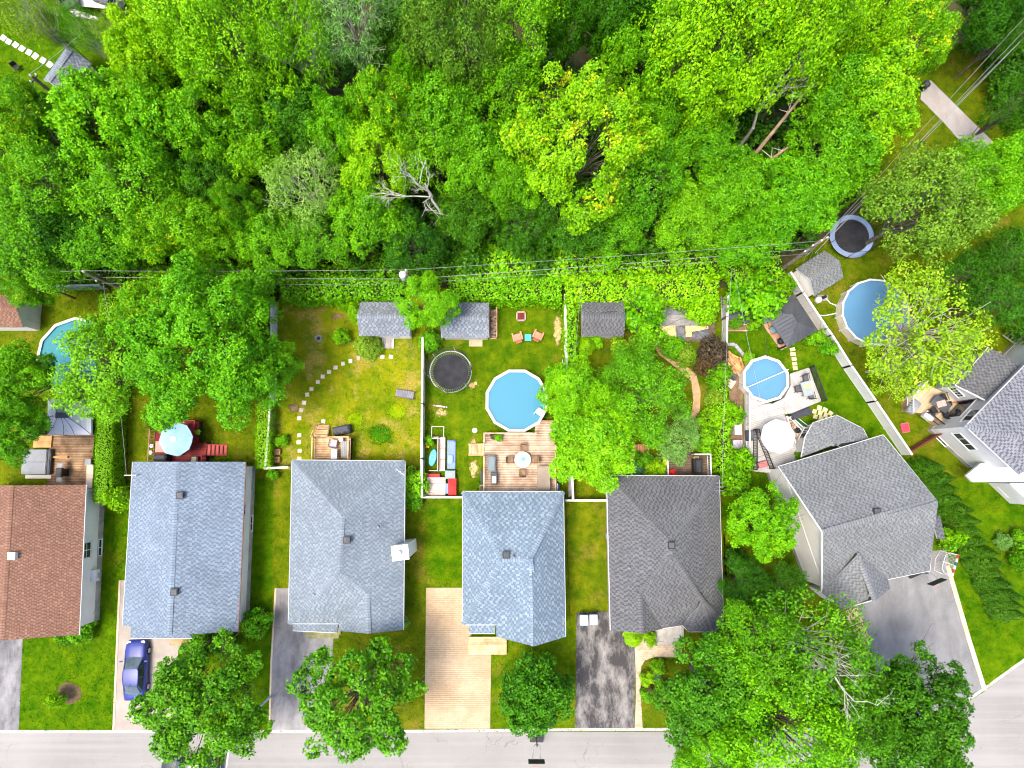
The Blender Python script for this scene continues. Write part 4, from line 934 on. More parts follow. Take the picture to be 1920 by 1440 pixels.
def pool(label, u, v, rpx, n, liner, wallmat, ph=0.0, zt=1.3, rimw=0.2, wm=None):
    c = W(u, v, zt); r = rpx * MPX(u, v, zt); t = thing('pool', label, 'pool', (c.x, c.y, 0))
    g = G(); pr = [(r, -0.1), (r, zt - .05)]; g.rings((0, 0, 0), pr, n, 0, False, False, ph); g.build('wall', wallmat, t)
    g = G(); g.rings((0, 0, 0), [(r - .1, 0.12), (r - .1, zt - .06)], n, 0, True, False, ph); o = g.build('liner', liner, t, fix=False)
    o.data.flip_normals()
    g = G(); g.rings((0, 0, 0), [(r - .1, zt - .22), (r - .1, zt - .22)], n, 0, False, True, ph)
    g = G(); g.poly([((r - .1) * math.cos(ph + 2 * math.pi * j / n), (r - .1) * math.sin(ph + 2 * math.pi * j / n), zt - .13) for j in range(n)]); g.build('water', wm, t, fix=False)
    for j in range(n):
        a, b = ph + 2 * math.pi * j / n, ph + 2 * math.pi * (j + 1) / n; g = G(); ri, ro = r - rimw * .72, r + rimw * .4
        g.prism([(ri * math.cos(a), ri * math.sin(a)), (ro * math.cos(a), ro * math.sin(a)), (ro * math.cos(b), ro * math.sin(b)), (ri * math.cos(b), ri * math.sin(b))], zt - .03, zt + .03)
        g.build('rim_plate', WHITE, t)
        g = G(); g.box(((r + .04) * math.cos(a), (r + .04) * math.sin(a), zt / 2 - .06), (.08, .16, zt - .02), a); g.build('upright', WHITE, t)
    HARD.append([(c.x + r * math.cos(q), c.y + r * math.sin(q)) for q in np.linspace(0, 6.283, 16)[:-1]])
    return t, c, r
LIN1 = M('liner_turquoise', (64, 186, 196), (84, 200, 208), 0.5, 0.5); LIN2 = M('liner_sky', (112, 200, 232), (126, 210, 238), 0.35, 0.5)
LIN3 = M('liner_blue', (78, 146, 206), (140, 200, 236), 1.8, 0.5); LIN4 = M('liner_violet_blue', (70, 116, 196), (150, 186, 230), 2.6, 0.5)  # violet blue liner: mottled tree reflections are painted into its two tones
CREAM = M('cream_pool_wall', (220, 212, 190), (200, 192, 166), 1.5, 0.7)
pool('turquoise round pool partly under the maple at the left', 142, 668, 73, 12, LIN1, SIDING, 0.1, wm=W1)
_, pc, pr_ = pool('sky blue round pool with white rim beside the deck', 969, 751, 58.5, 12, LIN2, SIDING, 0.26, wm=W2)
t3, c3_, r3_ = pool('blue pool crossed by a white solar roller bar', 1436, 711, 43, 10, LIN3, SIDING, 0.3, wm=W3)
g = G(); g.tube([(-r3_ * .98, -r3_ * .42, 1.42), (r3_ * .98, r3_ * .42, 1.42)], 0.04, 8); g.build('roller', WHITE, t3)
pool('large blue pool with cream wall under the birch', 1642, 585, 63, 16, LIN4, CREAM, 0.1, wm=W3, rimw=.13)
# pool ladder and steps of the sky blue pool
q = W(1012, 775, 1.4); t = thing('pool_steps', 'white plastic steps at the edge of the sky blue pool', 'pool steps', (q.x, q.y, 0), R(-35))
for k in range(3):
    g = G(); g.box((0, 0, 0), (0.7, .28, .06)); g.build('step', WHITE, t, (0, -.25 + .24 * k, 1.0 + .2 * k), bevel=0.02)
for s in (-1, 1): g = G(); g.tube([(s * .36, -.4, .95), (s * .36, -.3, 1.75), (s * .36, .1, 1.85), (s * .36, .35, 1.3)], 0.03); g.build('hand_rail', WHITE, t)
def trampoline(label, u, v, rpx, padmat, z=0.9, net=True, padw=0.12, seed=0):
    c = W(u, v, z); r = rpx * MPX(u, v, z); t = thing('trampoline', label, 'trampoline', (c.x, c.y, 0))
    MATT = M('trampoline_mat', (34, 35, 38), (48, 49, 52), 1.3, 0.85)
    g = G(); g.rings((0, 0, 0), [(r * (1 - padw) - .1, z - .02), (r * (1 - padw) - .1, z)], 36); g.build('jump_mat', MATT, t)
    g = G()
    for k in range(60):
        a = 2 * math.pi * k / 60; g.tube([((r * (1 - padw) - .12) * math.cos(a), (r * (1 - padw) - .12) * math.sin(a), z), (r * math.cos(a), r * math.sin(a), z)], 0.014, 4)
    g.build('springs', STEEL, t, kind='stuff')
    if padmat:
        g = G(); n = 36
        for j in range(n):
            a, b = 2 * math.pi * j / n, 2 * math.pi * (j + 1) / n; ri, ro = r * (1 - padw) - .05, r + .06
            g.prism([(ri * math.cos(a), ri * math.sin(a)), (ro * math.cos(a), ro * math.sin(a)), (ro * math.cos(b), ro * math.sin(b)), (ri * math.cos(b), ri * math.sin(b))], z + .015, z + .05)
        g.build('pad', padmat, t)
    g = G(); g.torus((0, 0, z), r, 0.03, 40, 6); g.build('frame_ring', STEEL, t)
    for k in range(6):
        a = 2 * math.pi * k / 6 + .3; g = G(); g.tube([(r * math.cos(a), r * math.sin(a), z), (r * math.cos(a), r * math.sin(a), 0.02)], .03); g.build('leg', STEEL, t)
        if net:
            g = G(); g.tube([((r + .05) * math.cos(a), (r + .05) * math.sin(a), .3), ((r + .05) * math.cos(a), (r + .05) * math.sin(a), z + 1.75)], .025); g.build('net_pole', BLACK if padmat else WHITE, t)
    if net:
        g = G(); g.torus((0, 0, z + 1.7), r + .05, 0.018, 40, 5)
        for k in range(90):
            a = 2 * math.pi * k / 90; g.tube([((r + .03) * math.cos(a), (r + .03) * math.sin(a), z), ((r + .05) * math.cos(a + .05), (r + .05) * math.sin(a + .05), z + 1.7)], .004, 3, caps=False)
        for k in range(12): g.torus((0, 0, z + .12 + .14 * k), r + .04, 0.004, 40, 3)
        g.build('net', M('net_black', (40, 42, 44)), t, kind='stuff')
    HARD.append([(c.x + r * .95 * math.cos(q), c.y + r * .95 * math.sin(q)) for q in np.linspace(0, 6.283, 16)[:-1]])
    return t
trampoline('black trampoline with thin green rim in the pool yard', 845, 697, 39, None, 0.9, True, .09)
trampoline('big trampoline with wide pale blue pad by the power pole', 1597, 443, 40, M('pale_blue_pad', (136, 158, 200), (154, 174, 212), 1, .5), 0.9, True, .16)
# ================================================================ DECKS AND FURNITURE
_pl = {}
def planks(parent, x0, x1, y0, y1, z, mat, along='x', bw=0.14, gap=0.024, th=0.035, seed=0, name='plank'):
    key = (mat.name, bw, th)
    if key not in _pl:
        g = G(); g.box((0, 0, 0), (1, bw - gap, th)); _pl[key] = g.mesh(name, mat)
    me = _pl[key]; rnd = random.Random(seed)
    a0, a1, b0, b1 = (x0, x1, y0, y1) if along == 'x' else (y0, y1, x0, x1)
    n = max(1, round((b1 - b0) / bw)); st = (b1 - b0) / n
    for i in range(n):
        m = (a0 + a1) / 2 + rnd.uniform(-.012, .012); b = b0 + st * (i + .5)
        inst(me, name, parent, (m, b, z + rnd.uniform(-.003, .003)) if along == 'x' else (b, m, z + rnd.uniform(-.003, .003)), 0 if along == 'x' else math.pi / 2, (a1 - a0, st / bw, 1))
def rpx(u0, v0, u1, v1, z, o):
    a, b = W(u0, v1, z), W(u1, v0, z); HARD.append([(a.x, a.y), (b.x, a.y), (b.x, b.y), (a.x, b.y)])
    return a.x - o[0], b.x - o[0], a.y - o[1], b.y - o[1]
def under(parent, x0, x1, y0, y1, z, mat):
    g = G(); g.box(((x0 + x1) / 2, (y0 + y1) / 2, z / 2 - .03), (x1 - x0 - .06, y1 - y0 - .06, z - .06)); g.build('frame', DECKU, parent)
def rail(parent, pts, z0, h, mat, post=.09, bal=0.13, closed=False, balmat=None):
    g = G(); P = [Vector(p) for p in pts]
    for a, b in zip(P, P[1:]):
        d = b - a; L = d.length; m = (a + b) / 2; ang = math.atan2(d.y, d.x)
        g.box((m.x, m.y, z0 + h), (L + post, post, .05), ang); g.box((m.x, m.y, z0 + .1), (L, .05, .05), ang)
    g.build('rail', mat, parent); g = G()
    for a, b in zip(P, P[1:]):
        L = (b - a).length; n = int(L / bal)
        for i in range(1, n): p = a.lerp(b, i / n); g.box((p.x, p.y, z0 + h / 2 + .02), (.035, .035, h - .06))
    g.build('balusters', balmat or mat, parent, kind='stuff')
    for p in P:
        g = G(); g.box((p.x, p.y, z0 + h / 2), (post, post, h + .12)); g.build('post', mat, parent)
def steps(parent, x0, x1, y0, y1, z, n, mat, axis='x', sgn=1):
    """n treads going down from z, away along axis"""
    for i in range(n):
        g = G(); zz = z * (n - i - .5) / n - .02
        if axis == 'x':
            w_ = (x1 - x0) / n; cx = (x0 + w_ * (i + .5)) if sgn > 0 else (x1 - w_ * (i + .5)); g.box((cx, (y0 + y1) / 2, zz), (w_ - .04, y1 - y0, .06))
        else:
            w_ = (y1 - y0) / n; c_ = (y0 + w_ * (i + .5)) if sgn > 0 else (y1 - w_ * (i + .5)); g.box(((x0 + x1) / 2, c_, zz), (x1 - x0, w_ - .04, .06))
        g.build('tread', mat, parent, bevel=.01)
    for s in (0, 1):
        g = G()
        if axis == 'x':
            y = y0 if s == 0 else y1; q = [(x0, y, z if sgn > 0 else .1), (x1, y, .1 if sgn > 0 else z)]
        else:
            x = x0 if s == 0 else x1; q = [(x, y0, z if sgn > 0 else .1), (x, y1, .1 if sgn > 0 else z)]
        g.tube([Vector(p) - Vector((0, 0, .08)) for p in q], .07, 4); g.build('stringer', mat, parent)
def chair(label, p, rz, mat, fmat=None, s=0.5, group=None, z=0.0, sling=True):
    t = thing('chair', label, 'chair', (p[0], p[1], z), rz, group); f = fmat or mat
    g = G(); g.box((0, 0, .43), (s, s, .05)); g.build('seat', mat, t, bevel=.015)
    g = G(); g.box((0, s / 2 + .04, .72), (s, .05, .52)); ob = g.build('backrest', mat, t, bevel=.015); ob.rotation_euler = (R(-10), 0, 0); ob.location = (0, -.1, .04)
    for x in (-1, 1):
        for y in (-1, 1): g = G(); g.tube([(x * (s / 2 - .03), y * (s / 2 - .03), .42), (x * (s / 2), y * (s / 2), 0)], .018, 5); g.build('leg', f, t)
        g = G(); g.box((x * (s / 2 + .02), 0, .62), (.05, s, .03)); g.build('armrest', f, t)
    return t
def table(label, p, rz, mat, w_, d_, h=0.72, z=0, rnd_=False, legm=None):
    t = thing('table', label, 'table', (p[0], p[1], z), rz)
    g = G()
    if rnd_: g.rings((0, 0, 0), [(w_ / 2, h - .035), (w_ / 2, h)], 28)
    else: g.box((0, 0, h - .02), (w_, d_, .04))
    g.build('table_top', mat, t, bevel=0 if rnd_ else .01)
    for x in (-1, 1):
        for y in (-1, 1): g = G(); g.tube([(x * w_ * .33, y * d_ * .33, h - .04), (x * w_ * .38, y * d_ * .38, 0)], .022, 5); g.build('leg', legm or mat, t)
    return t
def parasol(label, p, r, mat, z=0, h=2.45, drop=.5, n=8, ph=.2, top=None):
    t = thing('parasol', label, 'parasol', (p[0], p[1], z)); 
    for k in range(n):
        a, b = ph + 2 * math.pi * k / n, ph + 2 * math.pi * (k + 1) / n; g = G(); vs = []; m_ = 4
        for i in range(m_ + 1):
            f = i / m_
            for j in range(3):
                q = a + (b - a) * j / 2; rr = r * f * (1 - (.06 * f if j == 1 else 0)); vs.append((rr * math.cos(q), rr * math.sin(q), h - drop * f ** 1.25 - (.05 * f if j == 1 else 0)))
        g.add(vs, [(i * 3 + j, i * 3 + j + 1, (i + 1) * 3 + j + 1, (i + 1) * 3 + j) for i in range(m_) for j in range(2)])
        g.build('canopy_panel', mat, t, smooth=True)
        g = G(); g.tube([(0, 0, h - .03), (r * math.cos(a), r * math.sin(a), h - drop - .02)], .014, 4); g.build('rib', STEEL, t)
    g = G(); g.rings((0, 0, h - .03), [(.24, 0), (.06, .12), (.02, .16)], 10); g.build('top_cap', top or mat, t)
    g = G(); g.tube([(0, 0, .05), (0, 0, h + .1)], .025, 8); g.build('pole', STEEL, t)
    g = G(); g.rings((0, 0, 0), [(.28, 0), (.26, .08), (.06, .12)], 16); g.build('base', BLACK, t)
    return t
def covered(label, p, rz, w_, d_, h, mat, name='covered_grill', cat='grill', z=0, top=(.85, .7), parts=True):
    t = thing(name, label, cat, (p[0], p[1], z), rz)
    g = G(); g.box((0, 0, h * .45), (w_, d_, h * .9), 0, 0, (.96, .94)); g.build('cover', mat, t, bevel=.05)
    g = G(); g.box((0, 0, h * .94), (w_ * .95, d_ * .92, h * .14), 0, 0, top); g.build('cover_top', mat, t, bevel=.04)
    for x in (-1, 1):
        g = G(); g.rings((x * w_ * .38, 0, 0), [(.05, 0), (.05, .06)], 8); g.build('foot', BLACK, t)
    return t
def planter(label, u, v, z, r, h, mat, plantmat, rnd_=True):
    p = W(u, v, z + h); t = thing('plant_pot', label, 'plant pot', (p.x, p.y, z))
    g = G(); g.rings((0, 0, 0), [(r * .75, 0), (r, h), (r * 1.08, h), (r * 1.08, h + .03), (r * .9, h + .03), (r * .88, h - .04)], 16); g.build('pot', mat, t, smooth=False)
    POTS.append((t, r, h, plantmat)); return t
POTS = []
# ---- brown house: timber deck with hot tub
def deck_brown():
    o = W(118, 860, 0); t = thing('deck', 'weathered brown timber deck with a hot tub beside the hedge', 'deck', (o.x, o.y, 0)); z = 0.45
    x0, x1, y0, y1 = rpx(88, 815, 177, 909, z, o); under(t, x0, x1, y0, y1, z, DECKW); planks(t, x0, x1, y0, y1, z, DECKW, seed=1)
    a0, a1, b0, b1 = rpx(88, 748, 177, 815, z, o); planks(t, a0, a1, b0 + .02, b1, z, DECKW, seed=2); under(t, a0, a1, b0 + .08, b1, z, DECKW)
    q = W(80, 828, .6); planks(t, q.x - o.x - .75, q.x - o.x + .75, q.y - o.y - .5, q.y - o.y + .5, .62, CEDAR, seed=3, name='plank'); g = G(); g.box((q.x - o.x, q.y - o.y, .3), (1.45, .95, .58)); g.build('cedar_bench', CEDAR, t)
    q = W(113, 857, .5); g = G(); g.box((q.x - o.x, q.y - o.y, .56), (1.35, .14, .18)); g.build('step', CEDAR, t)
    q = W(168, 893, 1); g = G(); g.box((q.x - o.x, q.y - o.y, 1.0), (.55, 1.9, .04)); g.box((q.x - o.x, q.y - o.y, .5), (.4, 1.7, .96)); g.build('shelf', M('pale_shelf', (206, 190, 174), (188, 170, 152)), t)
    h = W(67, 866, 1.0); ht = thing('hot_tub', 'square hot tub with grey folding cover on the brown deck', 'hot tub', (h.x, h.y, 0)); s = 2.05
    g = G(); g.box((.06, 0, .48), (s + .1, s, .92)); g.build('cabinet', DGREY, ht, bevel=.05)
    for y in (-.25, .25): g = G(); g.box((-.12, y * s, 1.0), (s, s / 2 - .015, .12)); g.build('cover', M('tub_cover', (134, 138, 142), (120, 124, 128), .8, .7), ht, bevel=.05)
    g = G(); g.box((-.05, -s / 2 - .2, .25), (s * 1.05, .3, .5)); g.build('step', M('pale_step', (198, 192, 182)), ht, bevel=.02)
    b = W(116, 886, 1.0); gr = thing('gas_grill', 'open black gas grill with side shelves by the hot tub', 'grill', (b.x, b.y, z))
    g = G(); g.box((0, 0, .4), (.55, .6, .75)); g.build('cart', BLACK, gr, bevel=.02)
    g = G(); g.box((0, 0, .86), (.58, .75, .16)); g.build('firebox', BLACK, gr, bevel=.03)
    g = G(); g.box((.3, 0, 1.05), (.12, .75, .35)); g.build('lid', BLACK, gr, bevel=.04)
    for y in (-.58, .58): g = G(); g.box((0, y, .86), (.45, .36, .04)); g.build('side_shelf', MGREY, gr, bevel=.01)
    q = W(165, 866, .9); table('small grey side table beside the deck hedge', (q.x, q.y), 0, MGREY, .5, .5, .5, z)
deck_brown()
# ---- red deck
def deck_red():
    o = W(340, 830, 0); t = thing('deck', 'red painted timber deck with stairs', 'deck', (o.x, o.y, 0)); z = 0.7
    x0, x1, y0, y1 = rpx(290, 830, 388, 868, z, o); under(t, x0, x1, y0, y1, z, DECKR); planks(t, x0, x1, y0, y1, z, DECKR, seed=4)
    a0, a1, b0, b1 = rpx(330, 790, 374, 830, z, o); under(t, a0, a1, b0, b1, z, DECKR); planks(t, a0, a1, b0 + .01, b1, z, DECKR, seed=5)
    c0, c1, d0, d1 = rpx(290, 806, 330, 830, z, o); under(t, c0, c1, d0, d1, z, DECKR); planks(t, c0, c1, d0 + .01, d1, z, DECKR, seed=6)
    s0, s1, e0, e1 = rpx(388, 834, 415, 853, z * .5, o); steps(t, x1 + .02, x1 + 1.45, e0, e1, z, 5, M('red_tread', (190, 92, 88), (170, 72, 70), 1, .7), 'x', 1)
    rail(t, [(a1, y1 + .0, 0), (a1, b1, 0), (a0 + .2, b1, 0)], z, .95, DECKR)
    rail(t, [(c0, y0, 0), (c0, d1, 0)], z, .95, REDTRIM); rail(t, [(x1, y0, 0), (x1, e0 - .1, 0)], z, .9, DECKR)
    q = W(323, 823, 2.6 + z); parasol('sky blue parasol with pale ribs on the red deck', (q.x, q.y), 1.38, M('sky_blue_canvas', (132, 170, 210), (148, 184, 220), .8, .8), z, 2.5, .5, 8, .15, WHITE)
    q = W(315, 838, z); table('pinkish table under the sky blue parasol', (q.x, q.y), 0, M('pink_table', (196, 140, 130)), 1.4, .9, .72, z)
    BE = M('beige_cushion', (196, 186, 166), (178, 168, 148))
    for i, (u, v, a, lb) in enumerate([(358, 824, 90, 'beige cushioned chair right of the sky blue parasol'), (364, 862, 180, 'beige cushioned chair against the slate blue house'), (337, 848, 40, 'beige cushioned chair half under the sky blue parasol')]):
        q = W(u, v, z + .45); chair(lb, (q.x, q.y), R(a), BE, BLACK, .5, None, z)
    q = W(299, 858, z + 1.0); covered('black covered grill on the red deck against the house', (q.x, q.y), 0, 1.1, .6, 1.0, BLACK, z=z)
    q = W(384, 810, 1.0); g = G(); g.tube([(0, 0, 1.5), (.55, 0, 1.5)], .02, 5); g.build('hook_arm', WHITE, t, (a1, q.y - o.y, 0))
    planter('hanging flower basket on the red deck rail', 371, 810, 1.4, .16, .22, M('basket', (120, 90, 60)), 'A')
    q = W(283, 844, .3)
    for k, (dx, dy) in enumerate([(0, .35), (-.05, -.2)]):
        g = G(); g.rings((0, 0, 0), [(.12, 0), (.17, .25), (.17, .28)], 12); tag(g.build('plant_pot', WHITE, None, (q.x + dx, q.y + dy, 0)), ['white pot with flowers beside the red deck, upper one', 'white pot with flowers beside the red deck, lower one'][k], 'plant pot')
deck_red()
# ---- small deck in the dry yard
def deck_tan():
    o = W(625, 830, 0); t = thing('deck', 'small tan timber deck with railings on the dry yard', 'deck', (o.x, o.y, 0)); z = 0.8
    x0, x1, y0, y1 = rpx(590, 820, 658, 866, z, o); under(t, x0, x1, y0, y1, z, DECKT); planks(t, x0, x1, y0, y1, z, DECKT, seed=7)
    rail(t, [(x0, y0, 0), (x0, y1, 0)], z, .95, DECKT); rail(t, [(x0 + 1.3, y1, 0), (x1, y1, 0), (x1, y0, 0)], z, .95, DECKT)
    s0, s1, e0, e1 = rpx(592, 797, 616, 819, z * .4, o); steps(t, s0, s1, y1 + .03, e1 + .05, z, 5, DECKT, 'y', 1)
    g = G(); g.tube([(s0 - .05, y1, z + .95), (s0 + .1, e1, .95)], .045, 4); g.tube([(s0 + .1, e1, 0), (s0 + .1, e1, .95)], .045, 4); g.build('stair_rail', DECKT, t)
    q = W(626, 852, z + .75); table('narrow white table on the small tan deck', (q.x, q.y), R(90), WHITE, .8, .5, .72, z)
    q = W(625, 831, z + .5); chair('square cushioned armchair on the small tan deck', (q.x, q.y), R(170), M('pinkgrey_cushion', (176, 164, 168)), BLACK, .62, None, z)
    q = W(639, 824, z + .5); table('small round white table in the corner of the tan deck', (q.x, q.y), 0, M('cream_top', (228, 214, 196)), .38, .38, .5, z, True)
    q = W(646, 842, z + .4); t2 = thing('bench', 'grey slatted bench along the tan deck rail', 'bench', (q.x, q.y, z), R(90))
    for k in range(4): g = G(); g.box((0, -.21 + .14 * k, .42), (1.3, .12, .03)); g.build('slat', MGREY, t2)
    for x in (-.55, .55): g = G(); g.box((x, 0, .2), (.06, .5, .4)); g.build('leg', MGREY, t2)
    q = W(640, 806, .9); covered('black covered barbecue standing behind the tan deck', (q.x, q.y), R(12), 1.5, .72, 1.1, M('black_cover', (48, 50, 58), (62, 64, 72), 1.5, .6))
deck_tan()
# ---- pool deck of the mottled roof house
def deck_pool():
    o = W(965, 865, 0); t = thing('deck', 'weathered plank deck between the sky blue pool and the house', 'deck', (o.x, o.y, 0)); z = 1.0
    x0, x1, y0, y1 = rpx(908, 813, 1040, 925, z, o); under(t, x0, x1, y0, y1, z, DECKP); planks(t, x0, x1, y0, y1, z, DECKP, seed=8)
    a0, a1, b0, b1 = rpx(1003, 788, 1046, 813, z, o); planks(t, a0, a1, b0 + .01, b1, z, DECKP, seed=9); under(t, a0, a1, b0 + .1, b1, z, DECKP)
    s0, s1, e0, e1 = rpx(878, 833, 908, 853, z * .5, o); steps(t, s0, x0 - .01, e0, e1, z, 5, DECKT, 'x', -1)
    rail(t, [(x0, y0 + .1, 0), (x0, e0 - .05, 0)], z, .95, DECKP); rail(t, [(x0, e1 + .08, 0), (x0, y1, 0), (a0 + .1, y1, 0)], z, .95, DECKP, balmat=BLACK); rail(t, [(x1, y0 + .1, 0), (x1, y1 - 1, 0)], z, .95, DECKP)
    q = W(980, 862, z + .72); table('round white glass table on the pool deck', (q.x, q.y), 0, M('white_glass', (222, 230, 232), (206, 218, 222), 1, .15, .6), 1.32, 1.32, .72, z, True, BLACK)
    cu = W(981, 861, z + .75); g = G(); g.rings((0, 0, 0), [(.16, 0), (.2, .08), (.05, .1)], 12); tag(g.build('bowl', M('teal_bowl', (110, 176, 190)), None, (cu.x, cu.y, z + .722)), 'teal bowl in the middle of the round white table', 'bowl')
    BR = M('brown_wicker', (138, 112, 88), (116, 92, 70), 3, .8)
    for (u, v, a, lb) in [(982, 840, 0, 'brown chair behind the round white table, on the pool side'), (957, 862, 90, 'brown chair on the left of the round white table'), (1002, 862, -90, 'brown chair on the right of the round white table'), (980, 886, 180, 'brown chair on the house side of the round white table')]:
        q = W(u, v, z + .5); chair(lb, (q.x, q.y), R(a), BR, None, .52, 'chairs around the round white table', z)
    q = W(922, 869, z + .8); t2 = covered('grey covered lounge seat along the pool deck rail', (q.x, q.y), R(90), 1.35, .7, .85, M('grey_green_cover', (104, 116, 118), (118, 130, 132), 1, .7), 'covered_lounge', 'lounge', z)
    q = W(926, 897, z + .6); t2 = thing('side_table', 'dark side table with a white tray on the pool deck', 'side table', (q.x, q.y, z)); g = G(); g.box((0, 0, .4), (.5, 1.0, .75)); g.build('cabinet', DGREY, t2, bevel=.02); g = G(); g.box((.02, -.1, .79), (.34, .55, .03)); g.build('tray', WHITE, t2, bevel=.01)
    q = W(1020, 897, z + 1.0); t2 = thing('storage_box', 'long taupe storage box on the pool deck against the house', 'storage box', (q.x, q.y, z)); TA = M('taupe_box', (140, 126, 110), (124, 110, 96), .7, .6)
    g = G(); g.box((0, 0, .42), (1.0, 1.95, .84)); g.build('body', TA, t2, bevel=.03); g = G(); g.box((-.02, 0, .88), (1.06, 2.0, .08)); g.build('lid', TA, t2, bevel=.03)
    planter('terracotta plant pot at the corner of the pool deck', 934, 820, z, .26, .35, M('terracotta', (196, 140, 100), (180, 124, 86)), 'Y')
    planter('pink flower pot at the corner of the pool deck', 924, 818, z, .2, .28, M('pink_pot', (200, 160, 150)), 'P')
    q = W(1040, 906, .5); t2 = thing('folded_chair', 'folded blue lawn chair leaning beside the pool deck', 'chair', (q.x + .3, q.y - .3, 0)); g = G(); g.box((0, 0, .5), (.14, .5, .95)); g.build('canvas', M('blue_canvas', (70, 90, 140)), t2, bevel=.02); g = G(); g.tube([(-.09, -.27, 0), (-.09, -.27, 1.05), (-.09, .27, 1.05), (-.09, .27, 0)], .02, 5); g.build('frame', STEEL, t2)
    # pale green and black things leaning left of the deck
    q = W(906, 906, .5)
    t2 = thing('tool_rack', 'black rack leaning left of the pool deck', 'rack', (q.x - .1, q.y + .6, 0)); g = G(); g.box((0, 0, .45), (.25, 1.1, .06)); g.box((0, 0, .85), (.2, 1.1, .06)); g.build('shelf', BLACK, t2)
    for y in (-.5, .5): g = G(); g.box((0, y, .45), (.06, .06, .9)); g.build('post', BLACK, t2)
    t2 = thing('planter_box', 'pale green planter box against the wall left of the deck', 'planter', (q.x - .05, q.y - .6, 0)); g = G(); g.box((0, 0, .3), (.45, .9, .6), 0, 0, (1.1, 1.05)); g.build('box', M('pale_green', (150, 190, 140), (166, 204, 154)), t2, bevel=.02); g = G(); g.box((0, 0, .59), (.38, .8, .05)); g.build('soil', DIRT, t2)
deck_pool()
# ---- treed lot: cedar platform and brown deck
q = W(1184, 856, .25); t = thing('deck', 'low orange cedar platform under the trees', 'deck', (q.x, q.y, 0)); planks(t, -1.55, 1.5, -1.0, 1.0, .3, CEDAR, 'y', seed=10); under(t, -1.55, 1.5, -1, 1, .3, CEDAR); HARD.append([(q.x - 1.5, q.y - 1), (q.x + 1.5, q.y - 1), (q.x + 1.5, q.y + 1), (q.x - 1.5, q.y + 1)])
def deck_five():
    o = W(1283, 872, 0); t = thing('deck', 'dark brown timber deck behind the charcoal roof', 'deck', (o.x, o.y, 0)); z = .7; DK = M('dark_deck', (112, 94, 78), (88, 74, 60), 1.2, .85, objvar=.35)
    x0, x1, y0, y1 = rpx(1248, 852, 1326, 896, z, o); under(t, x0, x1, y0, y1, z, DK); planks(t, x0, x1, y0, y1, z, DK, seed=12)
    s0, s1, e0, e1 = rpx(1262, 838, 1294, 851, z * .5, o); steps(t, s0, s1, y1 + .02, y1 + 1.0, z, 4, DK, 'y', 1)
    rail(t, [(x0, y0, 0), (x0, y1, 0), (s0 - .05, y1, 0)], z, 1.0, WHITE); rail(t, [(s1 + .05, y1, 0), (x1, y1, 0), (x1, y0, 0)], z, 1.0, WHITE)
    q = W(1310, 874, z + 1); covered('black covered grill on the dark brown deck', (q.x, q.y), R(90), 1.25, .7, 1.05, BLACK, z=z)
    q = W(1260, 886, z + .4); chair('red plastic chair on the dark brown deck', (q.x, q.y), R(200), M('red_plastic', (196, 36, 34)), None, .5, None, z)
    q = W(1306, 861, z + .5); t2 = thing('planter_box', 'small square yellow planter on the dark brown deck', 'planter', (q.x, q.y, z)); g = G(); g.box((0, 0, .25), (.42, .42, .5)); g.build('box', M('yellow_box', (214, 206, 110)), t2, bevel=.02); g = G(); g.box((0, 0, .5), (.34, .34, .04)); g.build('soil', DIRT, t2)
    q = W(1249, 864, z + .6); t2 = thing('lounge_chair', 'lime folding chair against the white rail of the dark deck', 'chair', (q.x, q.y, z), 0); g = G(); g.box((0, 0, .42), (.4, .9, .05)); g.build('seat', M('lime_canvas', (190, 214, 40)), t2, bevel=.02)
    for x in (-1, 1):
        g = G(); g.tube([(x * .2, -.4, 0), (x * .2, .4, .42)], .02, 5); g.tube([(x * .2, .4, 0), (x * .2, -.4, .42)], .02, 5); g.build('leg', STEEL, t2)
deck_five()
